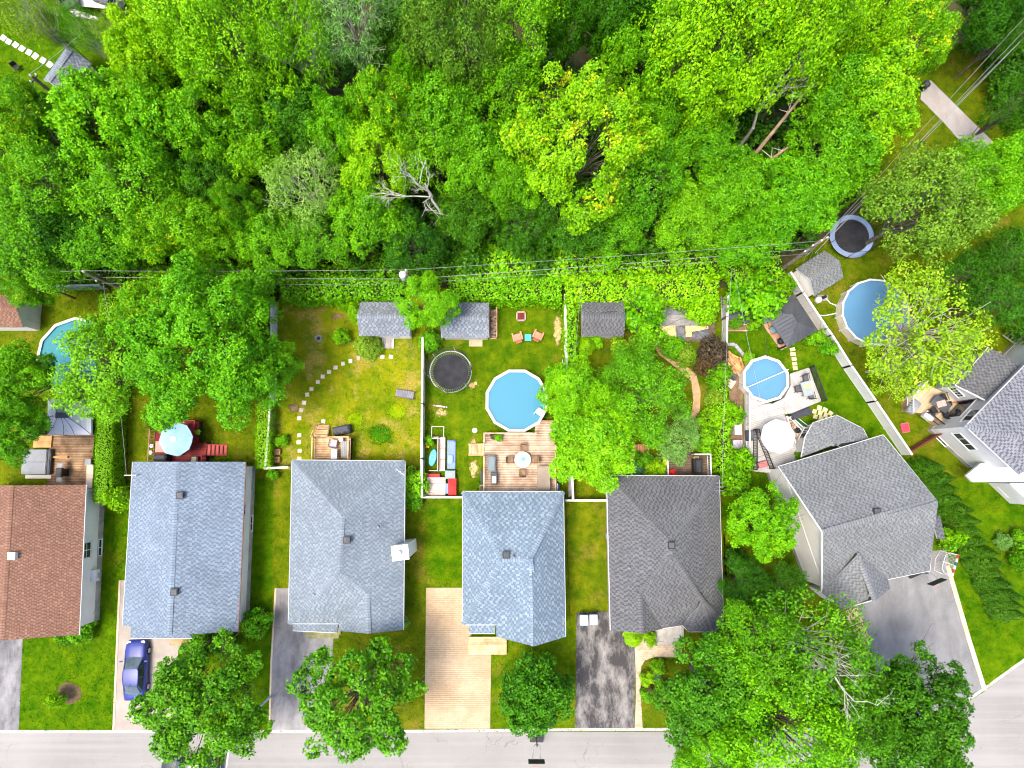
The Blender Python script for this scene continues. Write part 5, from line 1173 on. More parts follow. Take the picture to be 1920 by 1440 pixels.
# ---- grey deck of the angled house
def planks_poly(parent, pts, rot, z, mat, bw=0.14, gap=0.022, th=0.035):
    cs, sn = math.cos(rot), math.sin(rot); q = [(p[0] * cs + p[1] * sn, -p[0] * sn + p[1] * cs) for p in pts]
    y = min(p[1] for p in q); ym = max(p[1] for p in q)
    while y < ym:
        c = clip_rect(q, -500, 500, y + gap / 2, y + bw - gap / 2); y += bw
        if len(c) >= 3:
            g = G(); g.prism([(a * cs - b * sn, a * sn + b * cs) for a, b in c], z - th, z); g.build('plank', mat, parent)
def deck_grey():
    z = .9; o = W(1455, 780, 0); t = thing('deck', 'pale grey deck wrapping the blue pool behind the angled house', 'deck', (o.x, o.y, 0)); rot = R(15.5)
    up = PW([(1470, 746), (1483, 722), (1481, 701), (1517, 689), (1540, 752), (1484, 775), (1471, 777)], z); lo = PW([(1400, 733), (1421, 752), (1448, 757), (1470, 746), (1471, 777), (1496, 846), (1500, 866), (1458, 888), (1414, 884), (1400, 840)], z)
    L2 = lambda P: [(p.x - o.x, p.y - o.y) for p in P]
    planks_poly(t, L2(up), R(-75), z, DECKG); planks_poly(t, L2(lo), rot, z, DECKG)
    for P in (up, lo):
        g = G(); g.prism(inset(L2(P), .06), 0, z - .05); g.build('frame', WHITE, t); HARD.append([(p.x, p.y) for p in P])
    a = [p for p in L2(PW([(1398, 738), (1398, 800), (1399, 838)], z))]; rail(t, [(x, y, 0) for x, y in a], z, 1.0, WHITE)
    b = L2(PW([(1517, 689), (1540, 752)], z)); rail(t, [(x, y, 0) for x, y in b], z, 1.05, BLACK, bal=.08)
    b = L2(PW([(1412, 806), (1412, 880)], z)); rail(t, [(x, y, 0) for x, y in b], z, 1.0, BLACK); b = L2(PW([(1415, 806), (1443, 878)], z)); rail(t, [(x, y, 0) for x, y in b], z, 1.0, BLACK)
    q = W(1462, 818, z + 2.4); parasol('large white octagonal parasol on the pale grey deck', (q.x, q.y), 1.42, M('white_canvas', (184, 184, 186), (178, 178, 180), .8, .8), z, 2.5, .45, 8, .1)
    q = W(1513, 729, z + .7); table('grey glass table on the pale grey deck by the blue pool', (q.x, q.y), R(15), M('grey_glass', (150, 158, 160), (136, 144, 146), 1, .15, .6), .8, 1.2, .72, z, False, BLACK)
    q = W(1514, 724, z + .75); g = G(); g.box((0, 0, .01), (.6, .35, .02)); tag(g.build('place_mat', M('lime_mat', (214, 220, 130)), None, (q.x, q.y, z + .723), R(10)), 'pale lime place mat on the grey glass table', 'place mat')
    DC = M('dark_sling', (88, 88, 92), (74, 74, 78))
    for (u, v, a, lb) in [(1511, 709, 10, 'dark sling chair behind the grey glass table'), (1497, 729, 100, 'dark sling chair on the pool side of the grey glass table'), (1521, 741, 190, 'dark sling chair on the house side of the grey glass table')]:
        q = W(u, v, z + .5); chair(lb, (q.x, q.y), R(a), DC, BLACK, .5, 'dark chairs on the grey deck', z)
    q = W(1503, 775, .8); covered('long black covered sofa below the pale grey deck', (q.x, q.y), R(17), 1.75, .7, .8, M('black_cover', (48, 50, 58)), 'covered_sofa', 'sofa', .1)
    # stone filled planter and strip of artificial turf
    q = PW([(1473, 780), (1482, 783), (1509, 812), (1494, 842)], .4); t2 = thing('stone_planter', 'triangular white framed bed of pebbles beside the grey deck', 'planter', (q[0].x, q[0].y, 0)); P = [(p.x - q[0].x, p.y - q[0].y) for p in q]
    g = G(); g.prism(P, 0, .5); g.build('frame', WHITE, t2); g = G(); g.prism(inset(P, .12), .45, .53); g.build('soil', DIRT, t2); g = G(); rr = random.Random(2); ip = inset(P, .16)
    for k in range(400):
        x = rr.uniform(min(p[0] for p in P), max(p[0] for p in P)); y = rr.uniform(min(p[1] for p in P), max(p[1] for p in P))
        if inpoly(ip, x, y): s = rr.uniform(.05, .1); g.rings((x, y, .52), [(s, 0), (s * .8, .05), (s * .3, .08)], 6)
    g.build('pebbles', M('pebble', (196, 176, 156), (150, 130, 112), 6, .9, island=.5), t2, kind='stuff'); HARD.append([(p.x, p.y) for p in q])
    q = W(1496, 807, .8); g = G(); g.rings((0, 0, 0), [(.2, 0), (.24, .25), (.2, .27), (.18, .1)], 14); tag(g.build('fire_bowl', BLACK, None, (q.x, q.y, .53)), 'small black bowl on the pebble bed', 'bowl')
    q = PW([(1481, 781), (1489, 778), (1519, 802), (1512, 808)], .5); t2 = thing('turf_planter', 'narrow planter of dark artificial turf beside the pebble bed', 'planter', (q[0].x, q[0].y, 0)); P = [(p.x - q[0].x, p.y - q[0].y) for p in q]
    g = G(); g.prism(P, 0, .62); g.build('box', WHITE, t2); g = G(); g.prism(inset(P, .07), .6, .68); g.build('turf', M('art_turf', (24, 84, 40), (18, 66, 32), 20, .9, bump=.8, bscale=60), t2)
    q = W(1432, 871, z + .6); t2 = thing('cooler', 'dark red cooler at the foot of the black stair rails', 'cooler', (q.x, q.y, z), R(15)); g = G(); g.box((0, 0, .2), (.75, .45, .4)); g.build('body', M('dark_red_box', (128, 70, 74)), t2, bevel=.03); g = G(); g.box((0, 0, .43), (.78, .48, .07)); g.build('lid', M('pink_lid', (176, 110, 112)), t2, bevel=.02)
    q = W(1397, 822, .5); covered('dark grey covered heat pump beside the grey deck', (W(1401, 817, .8).x, W(1401, 817, .8).y), 0, .5, .9, .9, DGREY, 'covered_heat_pump', 'heat pump', z)
    q = W(1384, 800, .9); t2 = thing('storage_box', 'tall cream storage box beside the green hedge', 'storage box', (q.x, q.y, 0)); g = G(); g.box((0, 0, .45), (.55, 1.3, .9)); g.build('body', M('cream_plastic', (224, 214, 202), (210, 200, 188)), t2, bevel=.05); g = G(); g.box((0, 0, .93), (.6, 1.35, .08)); g.build('lid', MATS['cream_plastic'], t2, bevel=.03)
    q = W(1383, 834, .5); t2 = thing('air_conditioner', 'pale lilac air conditioner unit in the side yard', 'air conditioner', (q.x, q.y, 0)); g = G(); g.box((0, 0, .35), (.8, .8, .7)); g.build('body', M('lilac_metal', (190, 184, 200)), t2, bevel=.04); g = G()
    for k in range(7): g.torus((0, 0, .71), .06 + .045 * k, .008, 20, 4)
    g.build('grille', MGREY, t2)
deck_grey()
# stepping stones as separate slabs, part of their lawn
STONE = M('pale_slab', (208, 196, 176), (184, 170, 150), 2, .9, objvar=.25, bump=.3); YST = M('sand_slab', (222, 206, 160), (206, 188, 140), 2, .9, objvar=.2)
g = G(); g.box((0, 0, 0), (1, 1, .05)); slab = g.mesh('stepping_stone', STONE, bevel=.02); g = G(); g.box((0, 0, 0), (1, 1, .05)); slab2 = g.mesh('stepping_stone', YST, bevel=.02); g = G(); g.box((0, 0, 0), (1, 1, .05)); slab3 = g.mesh('stepping_stone', M('white_slab', (226, 226, 226), (210, 210, 214), 2, .85), bevel=.02)
def stones(par, pts, s, me, rz=0.0, seed=0, asp=1.0):
    rr = random.Random(seed)
    for u, v in pts:
        p = W(u, v, .03); inst(me, 'stepping_stone', par, (p.x, p.y, .02), rz + R(rr.uniform(-8, 8)), (s * rr.uniform(.92, 1.08), s * asp * rr.uniform(.92, 1.08), 1))
stones(LAWN3, [(733, 669), (717, 669), (701, 669), (687, 669), (672, 671), (657, 677), (643, 682), (629, 689), (617, 697), (605, 706), (596, 716), (584, 729), (576, 740), (570, 755), (565, 769), (561, 784), (561, 816), (560, 829), (562, 845), (561, 860), (606, 790)], .34, slab, 0, 1)
PATH6 = bpy.data.objects.new('stepping_stone_path', None); COL.objects.link(PATH6); PATH6['kind'] = 'structure'; PATH6['label'] = 'sand coloured square stepping stones between gazebo and deck'
stones(PATH6, [(1486, 655), (1487, 664), (1489, 673), (1490, 682), (1491, 690)], .42, slab2, R(8), 2, .75)
for i in range(4):
    for j in range(3):
        if (i, j) in ((3, 2), (0, 0)): continue
        u, v = 1526 + 10.5 * i + 1.5 * j, 764 + 9.5 * j + 3.2 * i * (.6 + .25 * i) - 2; stones(PATH6, [(u, v)], .38, slab2, R(-8 - 8 * i), 30 + i * 3 + j)
PATH8 = bpy.data.objects.new('stepping_stone_path', None); COL.objects.link(PATH8); PATH8['kind'] = 'structure'; PATH8['label'] = 'white square stepping stones leading to the far corner shed'
stones(PATH8, [(6, 71), (16, 78), (29, 84), (41, 91), (54, 98), (66, 105), (80, 113), (93, 121)], .5, slab3, R(-30), 3)
# ---- wood heap corner
q = PW([(1356, 648), (1378, 647), (1402, 676), (1392, 705), (1368, 705), (1352, 690)], .05); t = thing('wood_heap', 'heap of orange scrap timber inside a grey stone border', 'wood heap', (W(1378, 680).x, W(1378, 680).y, 0)); c = W(1378, 680)
CW = M('scrap_timber', (206, 160, 110), (176, 126, 80), 2, .85, objvar=.45); g = G(); g.box((0, 0, 0), (1, .14, .05)); pm = g.mesh('plank', CW); rr = random.Random(9)
for k in range(34):
    ang = R(-50 + rr.uniform(-25, 25)); off = rr.uniform(-.85, .85); inst(pm, 'plank', t, (off * .75 + rr.uniform(-.25, .25), -off * .2 + rr.uniform(-.75, .6), .1 + .012 * k), ang, (rr.uniform(.7, 1.5), 1, 1))
BS = M('grey_block', (168, 166, 168), (146, 144, 148), 2, .9, objvar=.25); pts = PW([(1352, 649), (1357, 646), (1377, 646), (1390, 661), (1404, 679)], .15)
for a, b in zip(pts, pts[1:]):
    n = max(1, round((b - a).length / .4))
    for k in range(n):
        p = a.lerp(b, (k + .5) / n); d = b - a; g = G(); g.box((0, 0, .15), ((b - a).length / n - .02, .28, .3)); g.build('block', BS, t, (p.x - c.x, p.y - c.y, 0), math.atan2(d.y, d.x), bevel=.02)
q = W(1373, 703, .6); covered('black covered chest beside the blue pool', (q.x, q.y), R(-32), 1.0, .5, .6, DGREY, 'covered_chest', 'chest')
q = W(1370, 718, .1); g = G(); g.box((0, 0, .04), (.7, .8, .08)); tag(g.build('paving_slab', M('peach_slab', (222, 200, 180)), None, (q.x, q.y, 0), R(-35), bevel=.02), 'pale peach paving slab beside the blue pool', 'slab')
# ---- small playhouse with planter boxes behind the gazebo lawn
q = W(1382, 592, .9); t = thing('playhouse', 'small white playhouse with dark roof half under shrubs', 'playhouse', (q.x, q.y, 0)); g = G(); g.box((0, 0, .5), (1.7, 1.0, 1.0)); g.build('wall', WHITE, t)
for s in (-1, 1): g = G(); g.poly([(-1, s * .62, .95), (1, s * .62, .95), (1, 0, 1.45), (-1, 0, 1.45)]); g.poly([(-1, s * .62, .9), (1, s * .62, .9), (1, 0, 1.4), (-1, 0, 1.4)]); g.build('roof_panel', DGREY, t)
g = G(); g.box((.2, -.51, .4), (.5, .03, .75)); g.build('door', MGREY, t)
q = W(1383, 614, .4); t = thing('planter_box', 'tan timber planter box before the white playhouse', 'planter', (q.x, q.y, 0))
for k in range(8): g = G(); g.box((-.95 + .27 * k, 0, .2), (.25, .6, .4)); g.build('board', DECKT, t)
g = G(); g.box((0, 0, .41), (2.0, .45, .03)); g.build('soil', DIRT, t)
q = W(1358, 577, .3); t = thing('ladder', 'aluminium ladder lying beside the white fence', 'ladder', (q.x, q.y, .15), R(90))
for s in (-1, 1): g = G(); g.box((0, s * .2, 0), (2.0, .06, .05)); g.build('stile', STEEL, t)
for k in range(8): g = G(); g.tube([(-.88 + .25 * k, -.2, 0), (-.88 + .25 * k, .2, 0)], .018, 5); g.build('rung', STEEL, t)
t = dup(t, W(1905, 640, .6), R(-38), 'aluminium ladder hanging on the fence at the right edge', (1.2, 1.2, 1.2)); 
# ---- gazebo seating
for k, (u, v, a, lb) in enumerate([(1438, 597, -60, 'teal cushioned chair at the upper edge of the gazebo'), (1452, 617, -60, 'teal cushioned footstool at the gazebo edge')]):
    q = W(u, v, .45); chair(lb, (q.x, q.y), R(a), M('teal_cushion', (96, 140, 150), (110, 154, 162)), BLACK, .6, None, .06)
q = W(1463, 640, .7); t = thing('gas_grill', 'black kettle grill at the lower corner of the gazebo', 'grill', (q.x, q.y, .06)); g = G(); g.rings((0, 0, .55), [(.12, 0), (.28, .12), (.3, .25), (.22, .42), (.05, .48)], 16); g.build('kettle', BLACK, t, smooth=True)
for k in range(3): a = 2.09 * k; g = G(); g.tube([(.15 * math.cos(a), .15 * math.sin(a), .6), (.3 * math.cos(a), .3 * math.sin(a), 0)], .015, 5); g.build('leg', STEEL, t)
# pool pump and hoses between shed and pool
q = W(1535, 562, .4); t = thing('pool_pump', 'white sand filter and pump beside the angled shed', 'pool pump', (q.x, q.y, 0)); g = G(); g.rings((0, 0, 0), [(.22, 0), (.28, .1), (.28, .5), (.18, .65), (.06, .72)], 14); g.build('tank', WHITE, t, smooth=True); g = G(); g.tube([(.4, .2, .2), (.75, .35, .2)], .13, 10); g.build('motor', BLACK, t); g = G(); g.box((.5, .25, .03), (.9, .5, .06)); g.build('base', MGREY, t)
for k, (px, lb) in enumerate([([(1548, 558), (1556, 568), (1566, 572), (1584, 570)], 'white hose from the pump to the pool, upper one'), ([(1516, 585), (1524, 590), (1545, 592), (1565, 588), (1578, 582)], 'white hose curving to the pool, lower one')]):
    g = G(); g.tube([W(u, v, .08) for u, v in px], .045, 6); tag(g.build('pool_hose', WHITE), lb, 'hose')
# ---- right house deck
def deck_right():
    q = W(1735, 752, 0); t = thing('deck', 'beige plank deck with table set at the white house', 'deck', (q.x, q.y, 0)); z = .9
    P = PW([(1700, 745), (1728, 716), (1790, 745), (1800, 768), (1766, 803), (1730, 775), (1700, 772)], z); pl = [(p.x - q.x, p.y - q.y) for p in P]; planks_poly(t, pl, R(45), z, M('beige_deck', (196, 178, 146), (176, 156, 124), 1, .8, objvar=.25)); g = G(); g.prism(inset(pl, .06), 0, z - .05); g.build('frame', DECKT, t); HARD.append([(p.x, p.y) for p in P])
    rail(t, [(x, y, 0) for x, y in (pl[6], pl[0], pl[1])], z, 1.0, WHITE); rail(t, [(x, y, 0) for x, y in (pl[5], pl[4])], z, 1.0, BLACK)
    q = W(1765, 757, z + .7); table('dark glass patio table with a striped cloth at the white house', (q.x, q.y), R(-40), M('dark_glass', (70, 74, 80), (84, 88, 94), 1, .2, .6), 1.5, .9, .72, z)
    g = G(); g.box((0, 0, .01), (.75, .5, .02)); tag(g.build('table_runner', M('pink_cloth', (196, 130, 120), (214, 180, 170), 9), None, (q.x, q.y, z + .723), R(15)), 'pink striped cloth on the dark glass table', 'cloth')
    for (u, v, a, lb) in [(1770, 746, 20, 'black patio chair behind the dark glass table'), (1775, 776, 200, 'black patio chair before the patio door'), (1752, 770, 120, 'black patio chair by the black railing')]:
        q = W(u, v, z + .5); chair(lb, (q.x, q.y), R(a), BLACK, None, .55, None, z)
    q = W(1743, 780, z + .6); t2 = thing('storage_box', 'white storage box by the black deck railing', 'storage box', (q.x, q.y, z), R(-38)); g = G(); g.box((0, 0, .28), (.75, .5, .55)); g.build('body', WHITE, t2, bevel=.02); g = G(); g.box((0, 0, .58), (.8, .54, .06)); g.build('lid', WHITE, t2, bevel=.02)
    q = W(1716, 762, z + .6); t2 = covered('grey covered lounge chair in the corner of the beige deck', (q.x, q.y), R(50), 1.2, .7, .6, MGREY, 'covered_lounger', 'lounger', z)
    q = W(1794, 755, z + 1); t2 = thing('broom', 'red handled broom and dustpan leaning on the white wall', 'broom', (q.x, q.y, z), R(10)); g = G(); g.tube([(0, 0, .1), (.35, .05, 1.3)], .02, 6); g.build('handle', M('red_paint', (176, 36, 40)), t2); g = G(); g.box((0, 0, .08), (.3, .4, .16)); g.build('brush', BLACK, t2, bevel=.02)
deck_right()
q = W(1697, 802, .2); t = thing('tub', 'pink plastic tub lying on the grass', 'tub', (q.x, q.y, 0), R(10)); g = G(); g.box((0, 0, .15), (.62, .75, .3), 0, 0, (1.12, 1.1)); g.build('body', M('pink_plastic', (214, 84, 96), (226, 104, 114)), t, bevel=.05); g = G(); g.box((0, 0, .29), (.56, .68, .03)); g.build('bottom', M('deep_pink', (190, 60, 74)), t)
# brown timber gate fence at the angled house
def timber_fence(label, px, h, mat, n_per=.14):
    pts = PW(px, 0); t = thing('fence', label, 'fence', tuple(pts[0])); o = pts[0]
    for a, b in zip(pts, pts[1:]):
        d = b - a; L = d.length; n = int(L / n_per); ang = math.atan2(d.y, d.x); g = G(); g.box((0, 0, 0), (n_per - .012, .025, h)); me = g.mesh('board', mat)
        for k in range(n): p = a.lerp(b, (k + .5) / n) - o; inst(me, 'board', t, (p.x, p.y, h / 2 + random.uniform(-.02, .02)), ang)
        for zz in (.3, h - .25): g = G(); m = (a + b) / 2 - o; g.box((0, 0, 0), (L, .05, .09)); g.build('rail', mat, t, (m.x, m.y + .04, zz), ang)
    return t
timber_fence('rusty brown board fence between the angled house and the white house', [(1692, 848), (1752, 812)], 1.5, M('rust_board', (140, 82, 58), (116, 66, 44), 2, .85, objvar=.4))
# ---- toys and clutter in the pool yard
PINKW = M('pink_wood', (206, 186, 176), (184, 160, 150), 1.5, .85, objvar=.2)
q = W(829, 851, .5); t = thing('bench', 'pinkish plank bench beside the blue play tub', 'bench', (q.x, q.y, 0))
for k in range(3): g = G(); g.box((.0, -.95 + .95 * k, .45), (.5, .93, .05)); g.build('seat_board', PINKW, t, bevel=.01)
for x in (-.32, ): g = G(); g.box((x, 0, .7), (.06, 2.85, .55)); g.build('backrest', PINKW, t)
for y in (-1.3, 0, 1.3): g = G(); g.box((0, y, .21), (.45, .07, .42)); g.build('leg', PINKW, t)
for y in (-1.38, 1.38): g = G(); g.box((-.7, y, .35), (.75, .06, .7)); g.build('side_panel', PINKW, t)
BLU = M('blue_plastic', (104, 128, 186), (118, 142, 198), 1, .5)
q = W(846, 852, .3); t = thing('play_tub', 'long periwinkle blue plastic play tub', 'play tub', (q.x, q.y, 0)); g = G(); g.box((0, 0, .12), (.65, 2.35, .24), 0, 0, (1.08, 1.03)); g.build('body', BLU, t, bevel=.05)
g = G(); g.box((-.05, -.4, .34), (.42, .7, .22)); g.build('seat', M('pale_blue_plastic', (142, 166, 216)), t, bevel=.05); g = G(); g.box((0, 1.1, .33), (.6, .12, .22)); g.build('headboard', BLU, t, bevel=.03)
q = W(811, 858, .4); t = thing('sled', 'cyan oval plastic disc leaning by the bench', 'sled', (q.x, q.y, .25), R(-12)); g = G(); n = 24
g.add([(.32 * math.cos(2 * math.pi * k / n), .72 * math.sin(2 * math.pi * k / n), .0) for k in range(n)] + [(.27 * math.cos(2 * math.pi * k / n), .66 * math.sin(2 * math.pi * k / n), .09) for k in range(n)], [tuple(range(n)), tuple(range(n, 2 * n))] + [(k, (k + 1) % n, n + (k + 1) % n, n + k) for k in range(n)]); g.build('disc', M('cyan_plastic', (86, 190, 224), (100, 200, 232)), t)
g = G(); g.torus((0, 0, .1), .2, .012, 16, 4); g.build('handle', WHITE, t)
q = W(802, 834, .3); t = thing('toy_truck', 'small yellow toy truck by the white fence', 'toy', (q.x, q.y, 0), R(80)); YEL = M('yellow_plastic', (240, 200, 20)); g = G(); g.box((0, 0, .2), (.5, .3, .16)); g.build('bed', YEL, t, bevel=.02); g = G(); g.box((.2, 0, .33), (.18, .28, .18)); g.build('cab', YEL, t, bevel=.03)
for x in (-.16, .18):
    for y in (-.16, .16): g = G(); g.tube([(x, y - .03, .09), (x, y + .03, .09)], .09, 10); g.build('wheel', BLACK, t)
q = W(821, 811, .8); t = thing('play_goal', 'thin white pipe goal frame standing on the grass', 'goal', (q.x, q.y, 0)); 
for s in (-1, 1): g = G(); g.tube([(s * .5, .5, 0), (s * .5, .5, .9), (s * .5, -.5, .9), (s * .5, -.5, 0)], .022, 6); g.build('side_pipe', WHITE, t)
for y in (-.5, .5): g = G(); g.tube([(-.5, y, .9), (.5, y, .9)], .022, 6); g.build('cross_pipe', WHITE, t)
q = W(815, 912, .6); t = thing('timber_platform', 'pinkish plank platform in the corner of the white fence', 'platform', (q.x, q.y, 0)); planks(t, -.9, .9, -.75, .75, .6, PINKW, 'x', .25, .01, .04, 14); g = G(); g.box((0, 0, .28), (1.7, 1.4, .55)); g.build('frame', PINKW, t)
q = W(811, 893, .6); t = thing('toboggan', 'red toboggan lying behind the pinkish platform', 'toboggan', (q.x, q.y, .35)); g = G(); g.box((0, 0, .06), (1.15, .38, .12), 0, 0, (1.05, 1.1)); g.build('body', M('toboggan_red', (206, 60, 66)), t, bevel=.04); g = G(); g.tube([(-.5, -.18, .14), (.5, -.18, .14)], .025, 6); g.build('rim', MATS['toboggan_red'], t)
def tote(label, u, v, mat, w_, d_, h, rz=0, lid=None, grp=None):
    q = W(u, v, h); t = thing('storage_bin', label, 'bin', (q.x, q.y, 0), rz, grp); g = G(); g.box((0, 0, h / 2), (w_ * .88, d_ * .88, h), 0, 0, (1.1, 1.1)); g.build('body', mat, t, bevel=.03); g = G(); g.box((0, 0, h + .02), (w_, d_, .06)); lo = g.build('lid', lid or mat, t, bevel=.02); g = G(); g.box((0, 0, h + .06), (w_ * .6, d_ * .6, .03)); g.build('lid_panel', lid or mat, lo, bevel=.01)
    for s in (-1, 1): g = G(); g.tube([(s * w_ * .3, d_ * .48, h * .9), (s * w_ * .3, d_ * .56, h * .9)], .02, 5); g.build('handle', BLACK, t)
    return t
REDB = M('red_bin', (212, 34, 36), (226, 52, 50)); tote('grey lidded storage bin above the red ones', 844, 890, M('grey_green_bin', (142, 156, 154)), .85, .68, .6)
tote('red storage bin next to the grey lidded one', 848, 905, REDB, .68, .75, .6); tote('red storage bin against the house side fence', 848, 921, REDB, .68, .68, .6); tote('narrow blue bin between the platform and red bins', 838, 916, BLU, .3, .85, .5)
# fire pit, orange chairs and teal table
q = W(977, 593, .2); t = thing('fire_pit', 'square rusty fire pit with pale stone rim', 'fire pit', (q.x, q.y, 0))
for k in range(4): a = math.pi / 2 * k; g = G(); g.box((.36 * math.cos(a), .36 * math.sin(a), .15), (.12, .62, .3), a); g.build('stone', M('pit_stone', (190, 160, 150), (170, 138, 128)), t, bevel=.02)
g = G(); g.box((0, 0, .12), (.6, .6, .22)); g.build('grate', M('rust', (112, 44, 38), (90, 36, 32)), t)
ORG = M('coral_plastic', (224, 130, 104), (234, 146, 120))
def adirondack(label, u, v, rz):
    q = W(u, v, .4); t = thing('garden_chair', label, 'chair', (q.x, q.y, 0), rz, 'coral chairs by the fire pit')
    for k in range(5): g = G(); g.box((-.22 + .11 * k, 0, .35), (.1, .55, .03)); ob = g.build('seat_slat', ORG, t, bevel=.008); ob.rotation_euler = (R(-8), 0, 0)
    for k in range(5): g = G(); g.box((-.22 + .11 * k, .05, .33), (.1, .03, .75 - .06 * abs(k - 2))); ob = g.build('back_slat', ORG, t, bevel=.008); ob.location = (0, .27, .32); ob.rotation_euler = (R(-28), 0, 0)
    for s in (-1, 1):
        g = G(); g.box((s * .36, 0, .5), (.13, .72, .03)); g.build('armrest', ORG, t, bevel=.01)
        for y in (-.3, .25): g = G(); g.box((s * .33, y, .25), (.06, .08, .5)); g.build('leg', ORG, t)
adirondack('coral garden chair left of the teal table', 970, 631, R(195)); adirondack('coral garden chair right of the teal table', 1009, 628, R(155))
q = W(990, 633, .4); table('small square teal table between the coral chairs', (q.x, q.y), 0, M('teal_plastic', (70, 196, 206), (90, 208, 216)), .55, .55, .45)
# ---- dry yard things
q = W(760, 739, .35); t = thing('sun_lounger', 'grey slatted sun lounger on the dry lawn', 'sun lounger', (q.x, q.y, 0), R(-9)); GS = M('lounger_grey', (112, 112, 122), (128, 128, 138), 2, .6)
for k in range(11): g = G(); g.box((-.75 + .14 * k, 0, .34 + (max(0, k - 7) * .03)), (.11, .58, .03)); g.build('slat', GS, t)
for y in (-.31, .31): g = G(); g.box((0, y, .31), (1.75, .05, .06)); g.build('side_rail', DGREY, t)
for x in (-.7, .7):
    for y in (-.29, .29): g = G(); g.box((x, y, .15), (.06, .05, .3)); g.build('leg', DGREY, t)
q = W(597, 634, .15); t = thing('fire_ring', 'small round fire ring of stones in the dry lawn', 'fire ring', (q.x, q.y, 0))
for k in range(9): a = .7 * k; g = G(); g.box((.24 * math.cos(a), .24 * math.sin(a), .08), (.16, .15, .16), a); g.build('stone', MGREY, t, bevel=.03)
g = G(); g.rings((0, 0, 0), [(.2, .02), (.18, .06)], 10); g.build('ash', BLACK, t)
for k, (u, v, lb) in enumerate([(519, 847, 'upper tan square pot beside the white fence'), (518, 862, 'lower tan square pot beside the white fence')]):
    q = W(u, v, .4); t = thing('plant_pot', lb, 'plant pot', (q.x, q.y, 0)); g = G(); g.box((0, 0, .2), (.46, .4, .4), 0, 0, (1.15, 1.15)); g.build('pot', M('tan_pot', (196, 140, 116), (178, 122, 100)), t, bevel=.03); g = G(); g.box((0, 0, .385), (.4, .36, .04)); g.build('soil', DIRT, t)
# garden bed covers
def tarp(label, px, mat, seed, z=.06, amp=.07):
    P = PW(px, z); c = sum(P, Vector()) / len(P); x0, x1 = min(p.x for p in P), max(p.x for p in P); y0, y1 = min(p.y for p in P), max(p.y for p in P); rr = np.random.RandomState(seed); n = 22; g = G(); ok = {}; ph = rr.uniform(0, 6, 8)
    vs = []
    for i in range(n + 1):
        for j in range(n + 1):
            x, y = x0 + (x1 - x0) * i / n, y0 + (y1 - y0) * j / n; h = amp * (math.sin(x * 3 + ph[0] + 2 * math.sin(y * 2 + ph[1])) * .5 + math.sin(y * 9 + ph[2] + math.sin(x * 2.4)) * .5 + rr.uniform(-.4, .4)); vs.append((x - c.x, y - c.y, z + abs(h) + .03))
    fs = [(i * (n + 1) + j, (i + 1) * (n + 1) + j, (i + 1) * (n + 1) + j + 1, i * (n + 1) + j + 1) for i in range(n) for j in range(n) if inpoly(P, x0 + (x1 - x0) * (i + .5) / n, y0 + (y1 - y0) * (j + .5) / n)]
    g.add(vs, fs); o = g.build('ground_cover', mat, None, (c.x, c.y, 0)); tag(o, label, 'tarp'); return o
TP = M('dark_landscape_fabric', (92, 96, 106), (120, 122, 130), 2, .6); TP2 = M('grey_landscape_fabric', (128, 126, 128), (150, 146, 144), 2, .8)
tarp('crumpled dark plastic sheet over the upper vegetable bed', [(1236, 564), (1283, 562), (1284, 578), (1290, 590), (1237, 592)], TP, 1); tarp('grey weed fabric across the middle of the vegetable bed', [(1236, 592), (1296, 590), (1318, 600), (1330, 610), (1238, 612)], TP2, 2, .05); tarp('dark plastic sheet at the lower right of the vegetable bed', [(1300, 622), (1328, 617), (1331, 634), (1296, 638)], TP, 3, .08, .12); tarp('dark plastic strip between the two straw beds', [(1268, 612), (1282, 614), (1286, 638), (1272, 636)], TP, 4, .07); tarp('grey weed fabric strip at the left of the vegetable bed', [(1224, 616), (1234, 615), (1236, 650), (1228, 648)], TP2, 5, .05, .03)
STR = M('pale_straw', (232, 214, 150), (214, 192, 122), 8, .95, bump=.8, bscale=25)
tarp('left bed of pale straw with seedlings', [(1236, 612), (1266, 611), (1268, 634), (1238, 634)], STR, 6, .09, .04); tarp('right bed of pale straw with seedlings', [(1285, 611), (1327, 611), (1328, 618), (1298, 622), (1296, 632), (1286, 632)], STR, 7, .095, .04)
# pool yard right side clutter
q = W(1040, 702, .8); t = thing('folding_table', 'white folding table on its side against the fence', 'folding table', (q.x, q.y, .0), R(80)); g = G(); g.box((0, 0, .5), (1.3, .08, .9)); g.build('table_top', WHITE, t, bevel=.02); 
for x in (-.45, .45): g = G(); g.box((x, .25, .3), (.05, .5, .05)); g.build('leg', STEEL, t)
q = W(1059, 690, .6); t = thing('sled', 'long dark green plastic sled standing along the fence', 'sled', (q.x, q.y, 0), R(100)); g = G(); g.box((0, 0, .5), (1.6, .16, .8), 0, 0, (.8, 1)); g.build('body', M('dark_green_plastic', (40, 70, 72), (52, 84, 86)), t, bevel=.06); g = G(); g.tube([(-.7, .1, .9), (.7, .1, .9)], .025, 5); g.build('rope', WHITE, t)
q = W(890, 807, .1); g = G(); g.rings((0, 0, 0), [(.2, 0), (.22, .06), (.12, .09)], 16); tag(g.build('pool_skimmer', WHITE, None, (q.x, q.y, .02)), 'small white round lid on the grass by the pool', 'lid')
q = W(826, 762, .2); t = thing('see_saw', 'thin pale see saw plank on the grass below the trampoline', 'see saw', (q.x, q.y, 0), R(-8)); g = G(); g.box((0, 0, .3), (1.15, .12, .05)); g.build('plank', PINKW, t); g = G(); g.box((0, 0, .14), (.2, .2, .28), 0, 0, (.3, 1)); g.build('pivot', MGREY, t)
